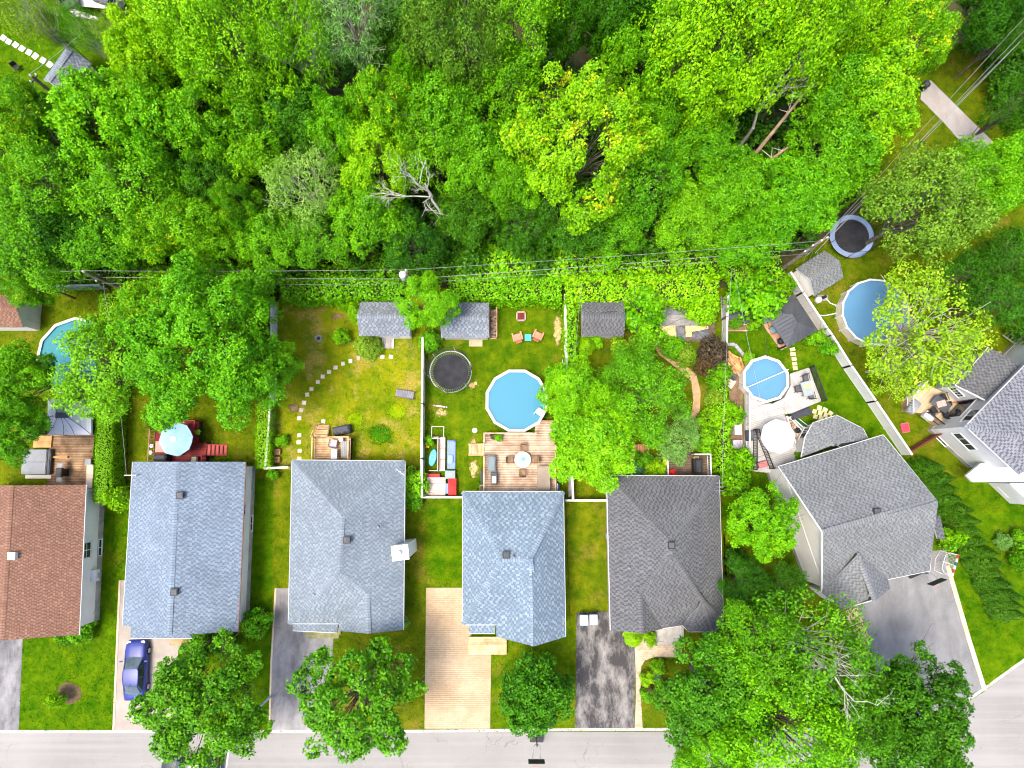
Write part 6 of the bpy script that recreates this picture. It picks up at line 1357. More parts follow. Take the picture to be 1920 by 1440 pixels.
for s in (-1, 1): g = G(); g.tube([(s * .45, -.12, .4), (s * .45, .12, .4)], .02, 5); g.build('handle', BLACK, t)
# ================================================================ FENCES
def vinyl_fence(label, px, h=1.6, mat=None, seg=2.4):
    pts = PW(px, 0); o = pts[0]; t = thing('fence', label, 'fence', (o.x, o.y, 0)); mat = mat or WHITE
    for a, b in zip(pts, pts[1:]):
        d = b - a; L = d.length; n = max(1, round(L / seg)); ang = math.atan2(d.y, d.x)
        for k in range(n):
            m = a.lerp(b, (k + .5) / n) - o; g = G(); g.box((0, 0, h / 2), (L / n - .1, .05, h - .14)); p = g.build('panel', mat, t, (m.x, m.y, 0), ang)
            g = G(); g.box((0, 0, h - .04), (L / n - .1, .16, .1)); g.build('top_rail', mat, p); g = G(); g.box((0, 0, .1), (L / n - .1, .07, .1)); g.build('bottom_rail', mat, p)
        for k in range(n + 1):
            m = a.lerp(b, k / n) - o; g = G(); g.box((m.x, m.y, h / 2), (.13, .13, h)); g.box((m.x, m.y, h + .03), (.16, .16, .06), 0, 0, (.5, .5)); g.build('post', mat, t)
    return t
vinyl_fence('white fence down the left side of the dry yard', [(520, 552), (519, 700), (515, 800), (508, 878)], 1.5)
vinyl_fence('short white fence linking the hedge to the grey blue house', [(508, 878), (549, 876)], 1.4)
vinyl_fence('long white fence between the dry yard and the pool yard', [(797, 640), (796, 760), (795, 860), (796, 930)], 1.7)
vinyl_fence('white fence linking the pool yard to the mottled roof house', [(796, 931), (870, 931)], 1.2)
vinyl_fence('white picket fence between the pool yard and the treed garden', [(1057, 560), (1059, 640), (1061, 720), (1066, 800), (1072, 936)], 1.5)
vinyl_fence('white fence between the mottled roof and the charcoal roof houses', [(1060, 937), (1140, 937)], 1.2)
vinyl_fence('white fence at the left of the gazebo lawn', [(1356, 560), (1354, 600), (1353, 648)], 1.5)
vinyl_fence('long white diagonal fence from the power pole to the rusty fence', [(1470, 520), (1492, 556), (1536, 622), (1545, 634)], 1.6)
vinyl_fence('lower white diagonal fence under the birch', [(1545, 634), (1580, 690), (1625, 755), (1690, 852)], 1.6)
vinyl_fence('pale grey green back fence behind the turquoise pool', [(-60, 545), (60, 546), (205, 542)], 1.5, M('grey_green_fence', (150, 168, 160), (134, 152, 146)))
# diagonal laying rack by the garden fence: folded trellis
q = W(1062, 640, 1.2); t = thing('trellis', 'white garden trellis leaning on the fence by the garden shed', 'trellis', (q.x, q.y, .6), R(88))
for s in (-1, 1): g = G(); g.box((0, s * .12, 0), (1.7, .03, .03)); g.build('stile', WHITE, t)
for k in range(9): g = G(); g.box((-.78 + .195 * k, 0, .02), (.03, .27, .03)); g.build('rung', WHITE, t)
q = W(1082, 905, .5); t = thing('plank_stack', 'stack of pale planks leaning on the fence beside the pool deck', 'planks', (q.x - .5, q.y + .1, 0))
for k in range(5): g = G(); g.box((0, 0, 0), (.05, 2.6 - .15 * k, .16)); ob = g.build('plank', M('silver_plank', (176, 172, 170), (150, 146, 146), 2, .9, objvar=.3), t, (-.16 + .08 * k, 0, .12 + .06 * k)); ob.rotation_euler = (0, R(20), 0)
# ================================================================ POLES, WIRES, LAMP
def power_pole(label, u, v, z, arms=(), transformer=False):
    p = W(u, v, z); t = thing('utility_pole', label, 'utility pole', (p.x, p.y, 0))
    g = G(); g.tube([(0, 0, -.1), (0, 0, z * .5), (0, 0, z)], [.19, .16, .12], 10); g.build('pole', WOODP, t)
    for (zz, ln, ang) in arms:
        g = G(); g.box((0, 0, zz), (ln, .09, .11), ang); a = g.build('cross_arm', WOODP, t)
        for s in (-.42, 0, .42): g = G(); g.rings((s * ln * math.cos(ang), s * ln * math.sin(ang), zz + .05), [(.05, 0), (.07, .06), (.04, .1), (.06, .15), (.03, .2)], 8); g.build('insulator', WHITE, a)
    g = G(); g.rings((0, 0, z), [(.05, 0), (.07, .07), (.04, .12), (.06, .18), (.02, .24)], 8); g.build('insulator', WHITE, t)
    if transformer:
        g = G(); g.rings((-.42, .0, z - 2.0), [(.24, 0), (.29, .06), (.29, .85), (.25, .95), (.08, 1.0)], 16); tr = g.build('transformer', M('transformer_grey', (206, 208, 210), (192, 194, 198)), t, smooth=False)
        for s in (-1, 1): g = G(); g.rings((-.42 + s * .12, 0, z - 1.02), [(.04, 0), (.05, .1), (.03, .2)], 8); g.build('bushing', WHITE, tr)
        g = G(); g.box((-.18, 0, z - 1.5), (.3, .12, .5)); g.build('bracket', STEEL, t)
    return p
Z1, Z2 = 8.0, 6.0
a1 = power_pole('wooden utility pole above the hedge at the left', 157, 509, Z1, [(6.1, .6, 1.2)])
a2 = power_pole('wooden utility pole with a pale grey transformer behind the sheds', 761, 507, Z1, [(5.2, .7, 1.2)], True)
a3 = power_pole('wooden utility pole at the corner above the angled shed', 1540, 451, 8.6, [(8.3, 1.5, .5), (6.6, 1.2, .5)])
a4 = power_pole('wooden utility pole in the far corner by the stepping stones', 58, 142, Z1, [(7.6, .8, 1.0)])
WIRE = M('cable_grey', (150, 152, 150), (136, 138, 136), 2, .5); WIRED = M('cable_dark', (96, 98, 98), (80, 82, 82), 2, .6)
def wire(label, p, q, sag=.5, r=.022, mat=WIRE):
    p, q = Vector(p), Vector(q); n = 14; pts = []
    for i in range(n + 1):
        t_ = i / n; x = p.lerp(q, t_); x.z -= sag * 4 * t_ * (1 - t_); pts.append(x - p)
    g = G(); g.tube(pts, r * .6, 5); o = g.build('overhead_cable', mat, None, tuple(p), smooth=True); tag(o, label, 'cable'); return o
top = lambda a, dz=.2: Vector((a.x, a.y, a.z + dz)); low = lambda a, z, dx=0, dy=0: Vector((a.x + dx, a.y + dy, z))
wire('upper power line running off the left edge from the hedge pole', W(-120, 513, 8.2), top(a1), .2, .02); wire('upper power line between the hedge pole and the transformer pole', top(a1), top(a2), .25, .02); wire('upper power line between the transformer pole and the corner pole', top(a2), top(a3, -.1), .3, .02)
wire('thick lower cable off the left edge from the hedge pole', W(-120, 545, 6.0), low(a1, Z2), .2, .028); wire('thick lower cable between the hedge pole and the transformer pole', low(a1, Z2, 0, .1), low(a2, 5.2, 0, .1), .2, .03); wire('second lower cable between the hedge pole and the transformer pole', low(a1, 5.7, 0, -.3), low(a2, 5.0, 0, -.25), .25, .02)
wire('thick lower cable between the transformer pole and the corner pole', low(a2, 5.2, 0, .1), low(a3, 6.6), .3, .035); wire('second lower cable between the transformer pole and the corner pole', low(a2, 5.0, 0, -.2), low(a3, 6.3, 0, -.3), .35, .02)
e1 = W(1990, -34, 11.0)
for k, (dx, dy, dz, r_) in enumerate([(0, 0, 8.6, .02), (.5, .1, 8.4, .02), (.3, -.4, 6.7, .03), (-.2, -.5, 6.4, .025)]):
    wire(['upper left', 'upper right', 'thick lower', 'lowest'][k] + ' cable running from the corner pole to the upper right corner', low(a3, dz, dx, dy), e1 + Vector((dx * 1.2 + .2 * k, dy + .3 - .35 * k, dz - 8.7)), .4, r_)
wire('cable from the far corner pole toward the top edge', top(a4), W(240, -20, 8.5), .3, .022); wire('thin cable from the far corner pole down over the lawn', low(a4, 7.6), W(58, 190, 5.0), .2, .016)
# service drops to the houses
wire('service cable dropping along the hedge to the slate blue house', W(193, 529, 6.0), W(237, 891, 4.0), .3, .02); wire('thin service cable dropping to the grey blue hip house', low(a2, 5.2, .2), W(752, 884, 4.3), .4, .012, WIRED); wire('service cable dropping to the charcoal roof house', W(1372, 503, 6.2), W(1354, 913, 4.1), .4, .022); wire('service cable dropping to the angled house', W(1376, 502, 6.2), W(1460, 892, 4.6), .4, .02); wire('service cable dropping beside the garden shed', W(1091, 527, 5.4), W(1076, 700, 3.0), .3, .018)
for k, (u, v, lb) in enumerate([(1500, 505, 'left'), (1512, 500, 'middle'), (1532, 545, 'long')]):
    wire(lb + ' thin cable hanging from the corner pole over the angled shed', low(a3, 7.6 - .3 * k, -.6 + .5 * k, -.4), W(u - 2, v + 20, 3.4), .2, .012)
# street lamp over the kerb tree
lp = W(440, 1370, 7.4); t = thing('street_lamp', 'pale curved street lamp reaching over the street beside the kerb tree', 'street lamp', (lp.x, lp.y, 0)); PALE = M('lamp_paint', (206, 214, 218), (190, 198, 202), 2, .4, .5)
g = G(); g.tube([(0, 0, -.1), (0, 0, 4), (0, 0, 7.4)], [.1, .08, .06], 10); g.build('pole', PALE, t); e = W(424, 1446, 8.0) - Vector((lp.x, lp.y, 0))
g = G(); g.tube([(0, 0, 7.35), (e.x * .25, e.y * .2, 7.8), (e.x * .6, e.y * .55, 8.0), (e.x, e.y, 8.0)], [.08, .075, .07, .06], 8); g.build('arm', PALE, t)
g = G(); g.box((e.x, e.y - .3, 8.0), (.28, .75, .14), 0, 0, (.7, .8)); g.build('lamp_head', MGREY, t, bevel=.03); g = G(); g.box((e.x, e.y - .3, 7.92), (.2, .55, .03)); g.build('lens', WHITE, t)
# ================================================================ VEHICLES, HOOPS, BINS
CARB = None
def car(label, c, rz, paint, wg=None):
    t = thing('car', label, 'car', (c.x, c.y, c.z), rz)
    sx = [-2.32, -2.25, -2.0, -1.5, -.9, 0, .8, 1.3, 1.8, 2.1, 2.28, 2.34]; hw = [.66, .74, .82, .87, .88, .88, .88, .87, .84, .78, .68, .6]; zt = [.72, .86, .93, .95, .95, .95, .94, .9, .84, .78, .7, .6]; zb = [.42, .34, .28, .22, .2, .2, .2, .2, .24, .3, .36, .42]
    prof = [(-1, 0), (-1.0, .35), (-.99, .62), (-.93, .88), (-.78, .985), (-.4, 1.02), (0, 1.03), (.4, 1.02), (.78, .985), (.93, .88), (.99, .62), (1.0, .35), (1, 0)]
    g = G(); n = len(prof); vs = [(x, h * a, b0 + (z1 - b0) * q) for x, h, z1, b0 in zip(sx, hw, zt, zb) for a, q in prof]
    g.add(vs, [(i * n + j, i * n + j + 1, (i + 1) * n + j + 1, (i + 1) * n + j) for i in range(len(sx) - 1) for j in range(n - 1)] + [tuple(range(n)), tuple((len(sx) - 1) * n + j for j in range(n - 1, -1, -1))] + [((i + 1) * n, i * n, i * n + n - 1, (i + 1) * n + n - 1) for i in range(len(sx) - 1)])
    body = g.build('body', paint, t, smooth=True)
    # cabin: base ring, roof ring
    bx = [(-1.72, .62), (-1.5, .76), (-.4, .82), (.5, .8), (1.02, .7)]; tx = [(-1.02, .5), (-.9, .57), (-.4, .61), (.12, .6), (.28, .52)]
    zb_, zt_ = .93, 1.42; g = G(); L = len(bx)
    top_ = [(x, y, zt_ - .02 * abs(i - 2)) for i, (x, y) in enumerate(tx)] + [(x, -y, zt_ - .02 * abs(i - 2)) for i, (x, y) in reversed(list(enumerate(tx)))]
    mid = [(x, 0, zt_ + .03 - .02 * abs(i - 2)) for i, (x, y) in enumerate(tx)]
    g.add(top_[:L] + mid + top_[L:][::-1], [(i, i + 1, L + i + 1, L + i) for i in range(L - 1)] + [(L + i, L + i + 1, 2 * L + i + 1, 2 * L + i) for i in range(L - 1)]); g.build('roof', paint, t, smooth=True)
    CG = wg or M('car_glass', (84, 100, 104), (62, 76, 82), 1.5, .2, .5); SG = M('car_side_glass', (30, 36, 44), (40, 46, 54), 1, .1, .7)
    P = lambda x, y, z: (x, y, z)
    g = G(); g.add([(1.02, .7, zb_), (1.12, 0, zb_ + .01), (1.02, -.7, zb_), (.28, -.52, zt_ - .045), (.3, 0, zt_ - .012), (.28, .52, zt_ - .045)], [(0, 1, 4, 5), (1, 2, 3, 4)]); g.build('windshield', CG, t, smooth=True)
    g = G(); g.add([(-1.72, .62, zb_ + .02), (-1.8, 0, zb_ + .03), (-1.72, -.62, zb_ + .02), (-1.02, -.5, zt_ - .045), (-1.04, 0, zt_ - .012), (-1.02, .5, zt_ - .045)], [(0, 5, 4, 1), (1, 4, 3, 2)]); g.build('rear_window', CG, t, smooth=True)
    for s in (-1, 1):
        g = G(); g.add([(x, s * y, zb_) for x, y in bx] + [(x, s * y, zt_ - .02 * abs(i - 2)) for i, (x, y) in enumerate(tx)], [(i, i + 1, L + i + 1, L + i) for i in range(L - 1)]); g.build('side_window', SG, t)
        g = G()
        for i in (0, 2, 4): g.tube([(bx[i][0], s * bx[i][1], zb_), (tx[i][0], s * tx[i][1], zt_ - .02 * abs(i - 2))], .035, 5)
        g.tube([(x, s * y, zt_ - .02 * abs(i - 2)) for i, (x, y) in enumerate(tx)], .03, 5); g.build('pillar', paint, t)
        g = G(); g.box((.78, s * 1.0, 1.0), (.12, .24, .13)); g.build('mirror', paint, t, bevel=.03)
        for x in (-1.38, 1.42):
            g = G(); g.tube([(x, s * .72, .32), (x, s * .9, .32)], .32, 18); w_ = g.build('wheel', M('tyre', (28, 28, 30), (36, 36, 38), 3, .85), t); g = G(); g.tube([(x, s * .9, .32), (x, s * .915, .32)], .2, 14); g.build('rim', STEEL, w_)
        g = G(); g.box((2.13, s * .55, .68), (.3, .34, .14)); g.build('headlight', M('lamp_glass', (214, 220, 224), (200, 206, 210), 2, .15, .7), t, bevel=.04)
        g = G(); g.box((-2.2, s * .58, .76), (.16, .3, .16)); g.build('tail_light', M('tail_red', (150, 20, 24)), t, bevel=.03)
        g = G(); g.box((-.1, s * .886, .72), (.16, .02, .03)); g.build('door_handle', paint, t)
    g = G(); g.box((-2.31, 0, .55), (.03, .5, .12)); g.build('number_plate', WHITE, t)
    g = G(); g.tube([(-.85, 0, zt_ + .02), (-1.1, 0, zt_ + .2)], .012, 5); g.build('antenna', BLACK, t)
    return t
CP = M('blue_car_paint', (36, 50, 118), (42, 56, 128), .8, .35, .4); c = W(262, 1252, 0); car('metallic blue sedan parked on the beige concrete driveway', Vector((c.x, c.y, .014)), R(91.5), CP)
c = W(364, 1434, -.1); car('dark car parked on the street under the kerb tree', Vector((c.x, c.y, -.11)), R(180), M('black_car_paint', (26, 34, 38), (34, 42, 46), 1, .2, .7), GLASS)
def wheelie(label, u, v, mat, lid):
    q = W(u, v, 1.0); t = thing('wheeled_bin', label, 'bin', (q.x, q.y, .014)); g = G(); g.box((0, 0, .5), (.55, .6, .9), 0, 0, (1.15, 1.2)); g.build('body', mat, t, bevel=.03); g = G(); g.box((0, 0, .99), (.68, .82, .08)); lo = g.build('lid', lid, t, bevel=.03); g = G(); g.box((0, .02, 1.04), (.5, .58, .03)); g.build('lid_panel', lid, lo, bevel=.012)
    for s in (-1, 1): g = G(); g.tube([(s * .2, .3, .1), (s * .28, .3, .1)], .1, 12); g.build('wheel', BLACK, t)
    g = G(); g.tube([(-.22, .44, .95), (.22, .44, .95)], .02, 6); g.build('handle', BLACK, t)
wheelie('pale blue wheeled bin at the top of the dark driveway', 1095, 1163, M('bin_blue', (146, 172, 210)), M('bin_blue_lid', (166, 190, 222))); wheelie('grey wheeled bin at the top of the dark driveway', 1113, 1162, M('bin_grey', (142, 148, 154)), M('bin_grey_lid', (160, 166, 172)))
def hoop(label, base, board, face):
    """base and board are world points; the board hangs over from the pole"""
    t = thing('basketball_hoop', label, 'basketball hoop', (base.x, base.y, base.z)); b = board - base; f = Vector((math.cos(face), math.sin(face), 0)); s = Vector((-f.y, f.x, 0)); arm = b - f * .1
    g = G(); g.box((0, 0, .12), (.75, 1.1, .24), face); g.build('base', BLACK, t, bevel=.05)
    pole = Vector((b.x - f.x * 1.0, b.y - f.y * 1.0, 0)) * .35
    g = G(); g.tube([(0, 0, .2), (pole.x, pole.y, 2.3)], .05, 8); g.build('pole', DGREY, t)
    for q in (-1, 1):
        g = G(); g.tube([Vector((pole.x, pole.y, 2.2)) + s * .25 * q, Vector((b.x, b.y, b.z - .3)) - f * .05 + s * .3 * q], .025, 6); g.tube([Vector((pole.x, pole.y, 1.7)), Vector((pole.x, pole.y, 2.2)) + s * .25 * q], .025, 6); g.build('brace', STEEL, t)
    g = G(); g.box((b.x, b.y, b.z), (.06, 1.25, .8), face); g.build('backboard', BLACK, t, bevel=.02); g = G(); g.box((b.x + f.x * .04, b.y + f.y * .04, b.z - .15), (.012, .5, .38), face); g.build('target_square', WHITE, t)
    g = G(); g.torus((b.x + f.x * .28, b.y + f.y * .28, b.z - .3), .22, .012, 20, 5); r_ = g.build('rim', M('hoop_orange', (226, 100, 70)), t); g = G()
    for k in range(12): a = .5236 * k; c0 = Vector((b.x + f.x * .28, b.y + f.y * .28, b.z - .3)); g.tube([c0 + Vector((.22 * math.cos(a), .22 * math.sin(a), 0)), c0 + Vector((.12 * math.cos(a + .5), .12 * math.sin(a + .5), -.4))], .008, 4)
    g.build('net', WHITE, r_)
hoop('black portable basketball hoop facing the street at the kerb', W(1006, 1381, 0), W(1006, 1428, 3.0), R(-90)); hoop('black basketball hoop facing the wide grey driveway', W(1712, 1072, 0), W(1757, 1091, 3.1), R(-68))
# hockey goal
q = W(1772, 1055, .6); t = thing('hockey_goal', 'white framed hockey goal with red and blue crossbar on the driveway edge', 'hockey goal', (q.x, q.y, .02), R(-20)); RED = M('goal_red', (206, 44, 48)); BL2 = M('goal_blue', (60, 70, 140))
g = G(); g.tube([(.45, -.9, 0), (.45, -.9, 1.2)], .03, 8); g.tube([(.45, .9, 0), (.45, .9, 1.2)], .03, 8); g.build('post', WHITE, t)
for k in range(6): g = G(); g.box((.45, -.75 + .3 * k, 1.2), (.12, .29, .12)); g.build('crossbar_segment', [WHITE, RED, WHITE, BL2, WHITE, RED][k], t)
g = G(); g.tube([(.45, -.9, 1.2), (-.2, -.85, 1.15), (-.42, -.55, 1.1), (-.45, 0, 1.1), (-.42, .55, 1.1), (-.2, .85, 1.15), (.45, .9, 1.2)], .022, 6); g.tube([(.45, -.9, .03), (-.3, -.85, .03), (-.5, 0, .03), (-.3, .85, .03), (.45, .9, .03)], .022, 6); g.tube([(.45, 0, 1.2), (-.45, 0, 1.1), (-.5, 0, .03)], .018, 6); g.build('frame', WHITE, t)
g = G()
for k in range(14):
    y = -.85 + 1.7 * k / 13; g.tube([(.45, y, 1.19), (-.4, y * .8, 1.1), (-.48, y * .9, .05)], .006, 3)
for k in range(8): x = .4 - .1 * k; g.tube([(x, -.85, 1.17), (x, .85, 1.17)], .006, 3)
g.build('net', WHITE, t, kind='stuff')
# letter box like bin on the park path
q = W(1737, 158, .8); t = thing('litter_bin', 'small black litter bin at the end of the park path', 'litter bin', (q.x, q.y, 0)); g = G(); g.rings((0, 0, 0), [(.28, 0), (.32, .8), (.34, .82), (.34, .88), (.26, .9)], 14); g.build('body', BLACK, t); g = G(); g.rings((0, 0, .9), [(.2, 0), (.16, .06)], 12); g.build('lid', DGREY, t)
# far corner patio with furniture
q = W(175, 18, 0); pt = sheet('patio', [(105, -60), (112, 8), (140, 30), (180, 38), (205, 22), (240, 20), (228, 48), (216, 44), (212, 10), (230, -60)], .02, M('patio_pale', (220, 212, 204), (200, 190, 180), .8, .85), 'pale patio behind the far corner trees')
DG = [(225, 8, 'black planter at the edge of the far patio'), (222, 28, 'second black planter at the edge of the far patio')]
for u, v, lb in DG: p = W(u, v, .5); t = thing('plant_pot', lb, 'plant pot', (p.x, p.y, 0)); g = G(); g.rings((0, 0, 0), [(.3, 0), (.4, .5), (.44, .52), (.34, .5)], 12); g.build('pot', BLACK, t); g = G(); g.rings((0, 0, .47), [(.35, 0), (.34, .02)], 12); g.build('soil', DIRT, t)
for u, v, rz, lb in [(130, 4, 20, 'dark patio sofa at the top edge'), (190, -4, -20, 'dark patio armchair at the top edge')]:
    p = W(u, v, .5); t = thing('sofa', lb, 'sofa', (p.x, p.y, .02), R(rz)); g = G(); g.box((0, 0, .25), (1.6, .8, .4)); g.build('seat', DGREY, t, bevel=.04); g = G(); g.box((0, .38, .55), (1.6, .15, .6)); g.build('backrest', DGREY, t, bevel=.04)
    for s in (-1, 1): g = G(); g.box((s * .78, 0, .45), (.14, .8, .5)); g.build('armrest', DGREY, t, bevel=.03)
p = W(70, 126, .4); t = thing('garden_chair', 'dark lawn chair on the far corner lawn', 'chair', (W(30, 126, .4).x, W(30, 126, .4).y, 0), R(40)); g = G(); g.box((0, 0, .4), (.5, .5, .05)); g.build('seat', BLACK, t, bevel=.01); g = G(); g.box((0, .25, .65), (.5, .05, .5)); g.build('backrest', BLACK, t, bevel=.01)
for x in (-.2, .2):
    for y in (-.2, .2): g = G(); g.tube([(x, y, 0), (x, y, .4)], .02, 5); g.build('leg', BLACK, t)
# ================================================================ VEGETATION
def unit(v): return v / np.maximum(np.linalg.norm(v, axis=1, keepdims=True), 1e-6)
def leaf_mesh(name, C, N, L, Wd, rng, mat, tint=None, droop=0.0, clump=None):
    """one small folded diamond per leaf"""
    n = len(C); N = unit(N); rnd = rng.normal(size=(n, 3)); rnd[:, 2] -= droop
    T = unit(rnd - N * (rnd * N).sum(1, keepdims=True)); B = np.cross(N, T)
    l = (L * rng.uniform(.45, 1.3, (n, 1))) / 2; w_ = (Wd * rng.uniform(.7, 1.2, (n, 1))) / 2; fold = w_ * rng.uniform(.1, .55, (n, 1))
    V = np.empty((n, 4, 3), np.float32); V[:, 0] = C - T * l; V[:, 1] = C + B * w_ + N * fold - T * l * .15; V[:, 2] = C + T * l - N * fold * .6; V[:, 3] = C - B * w_ + N * fold - T * l * .15
    me = bpy.data.meshes.new(name); me.vertices.add(4 * n); me.vertices.foreach_set('co', V.ravel())
    me.loops.add(4 * n); me.loops.foreach_set('vertex_index', np.arange(4 * n, dtype=np.int32))
    me.polygons.add(n); me.polygons.foreach_set('loop_start', np.arange(0, 4 * n, 4, dtype=np.int32))
    try: me.polygons.foreach_set('loop_total', np.full(n, 4, dtype=np.int32))
    except Exception: pass
    me.materials.append(mat); me.update(calc_edges=True)
    at = me.attributes.new('tint', 'FLOAT', 'POINT'); tv = np.zeros(n, np.float32) if tint is None else tint.astype(np.float32); at.data.foreach_set('value', np.repeat(tv, 4))
    a2 = me.attributes.new('clump', 'FLOAT', 'POINT'); a2.data.foreach_set('value', np.repeat((rng.uniform(0, 1, n) if clump is None else clump).astype(np.float32), 4))
    return me
def sph(rng, n): return unit(rng.normal(size=(n, 3)))
def blob(rng, c, rb, out, clump_r, per, flat=1.0, lo=-.25):
    """leaf clumps over the outward side of one bough; returns centres, normals, clump id random"""
    k = max(4, int(1.7 * math.pi * rb * rb / (clump_r * clump_r * 1.15))); d = sph(rng, int(k * 2.2)); d = d[(d @ out) > lo][:k]; k = len(d)
    o2 = out * np.array([1, 1, .35]); cc = c + (d * .88 + o2 * np.maximum(0, d @ out)[:, None] * .62) * rb * rng.uniform(.7, 1.1, (k, 1)) * np.array([1, 1, flat])
    D = np.repeat(d, per, 0); CC = np.repeat(cc, per, 0); m = len(D)
    off = rng.normal(size=(m, 3)) * clump_r * .55; off -= D * (off * D).sum(1, keepdims=True) * .6
    P = CC + off + D * (clump_r * .3)
    Nn = unit(D * .55 + np.array([0, 0, .55]) + rng.normal(size=(m, 3)) * .45)
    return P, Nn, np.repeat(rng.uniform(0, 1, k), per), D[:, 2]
def crown_points(rng, Rr, hz, nb, rbr, clump_r, per, zc, lowcut=-.35, tip=0.0):
    """boughs of very different size and reach, so the outline is ragged and gaps open between them"""
    Ps, Ns, Ts, Ks, centers = [], [], [], [], []
    for i in range(nb):
        f = (i + .5) / nb; el = math.asin(min(1, lowcut + (1 - lowcut) * f)); az = i * 2.39996 + rng.uniform(-.6, .6)
        d = np.array([math.cos(el) * math.cos(az), math.cos(el) * math.sin(az), math.sin(el)]); rb = Rr * rng.uniform(*rbr)
        q = rng.uniform(.68, 1.16); c = d * np.array([1, 1, hz / Rr]) * (Rr - rb) * q; centers.append(c + np.array([0, 0, zc]))
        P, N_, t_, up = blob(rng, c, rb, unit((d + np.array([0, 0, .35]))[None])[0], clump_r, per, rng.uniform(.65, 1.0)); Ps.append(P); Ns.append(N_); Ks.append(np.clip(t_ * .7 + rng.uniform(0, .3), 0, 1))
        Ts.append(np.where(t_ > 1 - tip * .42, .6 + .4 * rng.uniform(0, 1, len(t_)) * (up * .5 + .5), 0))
    P = np.concatenate(Ps); P[:, 2] += zc
    return P, np.concatenate(Ns), np.concatenate(Ts), centers, np.concatenate(Ks)
def limb_mesh(name, rng, zc, Rr, centers, mat, tr=.16, base=0.0, lean=0.0):
    g = G(); fork = zc * .55
    g.tube([(0, 0, -.1), (.05, .03, fork * .5), (0, .0, fork), (.05, -.05, zc * .9)], [tr * 1.25, tr, tr * .85, tr * .4], 7)
    for c in centers:
        s = rng.uniform(.45, .95) * fork + .1; c = np.array(c); m = np.array([c[0] * .45, c[1] * .45, s + (c[2] - s) * .6]) + rng.normal(size=3) * .15
        g.tube([(0, 0, s), tuple(m), tuple(c)], [tr * .42, tr * .26, tr * .1], 5, caps=False)
        for k in range(3): e = c + rng.normal(size=3) * np.array([.8, .8, .5]); g.tube([tuple(m * .4 + c * .6), tuple(e)], [tr * .12, .012], 4, caps=False)
    return g.mesh(name, mat, fix=False)
BARKG = M('bark_grey', (126, 116, 102), (92, 84, 74), 4, .9, bump=.5); BARKB = M('bark_brown', (98, 80, 62), (72, 58, 46), 4, .9, bump=.5); BARKW = M('bark_pale', (206, 200, 188), (170, 162, 150), 5, .85)
LM = {}
for k_, a_ in {'mid': ((40, 108, 2), (128, 198, 8), (140, 196, 20)), 'lime': ((72, 146, 2), (166, 220, 6), (184, 220, 20)), 'dark': ((24, 76, 4), (82, 146, 10), (104, 156, 18)), 'olive': ((62, 112, 8), (146, 184, 42), (170, 192, 60)), 'pale': ((68, 126, 34), (146, 192, 88), (166, 204, 116)), 'tip': ((58, 132, 2), (146, 208, 8), (214, 192, 40)), 'ytip': ((58, 128, 2), (136, 200, 8), (220, 216, 20)), 'fresh': ((50, 128, 2), (142, 212, 6), (150, 208, 20)), 'hedge': ((96, 158, 2), (148, 204, 6), (166, 208, 18), .25), 'cedar': ((26, 74, 4), (78, 134, 14), (110, 150, 24), .15), 'birch': ((76, 132, 6), (166, 204, 34), (192, 210, 74)), 'street': ((30, 88, 2), (104, 172, 8), (124, 182, 18)), 'purple': ((70, 60, 44), (104, 88, 66), (220, 184, 176), .15), 'vine': ((60, 140, 2), (146, 214, 6), (172, 216, 22)), 'blue': ((60, 118, 88), (92, 150, 118), (126, 176, 152)), 'teal': ((26, 76, 4), (72, 132, 10), (94, 144, 18), .25)}.items(): LM[k_] = leaf_mat('leaf_' + k_, *a_)
PROTO = {}
def proto(kind, seed, Rr, hz, nb, rbr, clump_r, per, L, Wd, zc, bark, tip=0.0, lowcut=-.35, droop=0.0, tr=.16):
    rng = np.random.default_rng(seed); P, N_, T_, cs, K_ = crown_points(rng, Rr, hz, nb, rbr, clump_r, per, zc, lowcut, tip)
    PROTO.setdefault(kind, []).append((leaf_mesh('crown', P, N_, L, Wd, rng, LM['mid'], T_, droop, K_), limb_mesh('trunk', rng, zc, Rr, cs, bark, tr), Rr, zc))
for s in range(4): proto('maple', 10 + s, 4.0, 3.2, 30, (.18, .36), .36, 22, .21, .145, 7.0, BARKG)
for s in range(2): proto('tipped', 20 + s, 4.0, 3.0, 34, (.16, .31), .34, 19, .21, .13, 7.0, BARKG, .3)
for s in range(3): proto('fine', 30 + s, 4.0, 3.4, 34, (.17, .34), .42, 14, .21, .13, 7.0, BARKG, 0, -.4)
for s in range(2): proto('willow', 40 + s, 4.0, 3.0, 30, (.17, .32), .5, 9, .36, .085, 7.0, BARKW, 0, -.3, .6, .2)
proto('round', 50, 4.0, 3.8, 34, (.3, .42), .5, 12, .34, .24, 6.0, BARKB, 0, -.5)
for s in range(2): proto('clumpy', 60 + s, 4.0, 3.0, 46, (.13, .24), .33, 20, .22, .155, 6.4, BARKB, .1)
proto('sparse', 70, 4.0, 2.8, 34, (.13, .25), .33, 16, .25, .17, 6.4, BARKG, .1)
for s in range(3): proto('shrub', 80 + s, 1.0, .8, 14, (.26, .46), .2, 9, .2, .13, .7, BARKB, 0, -.4, 0, .04)
for s in range(2): proto('birch', 90 + s, 4.0, 3.0, 36, (.15, .28), .42, 8, .26, .14, 7.0, BARKW, .3, -.3, .5)
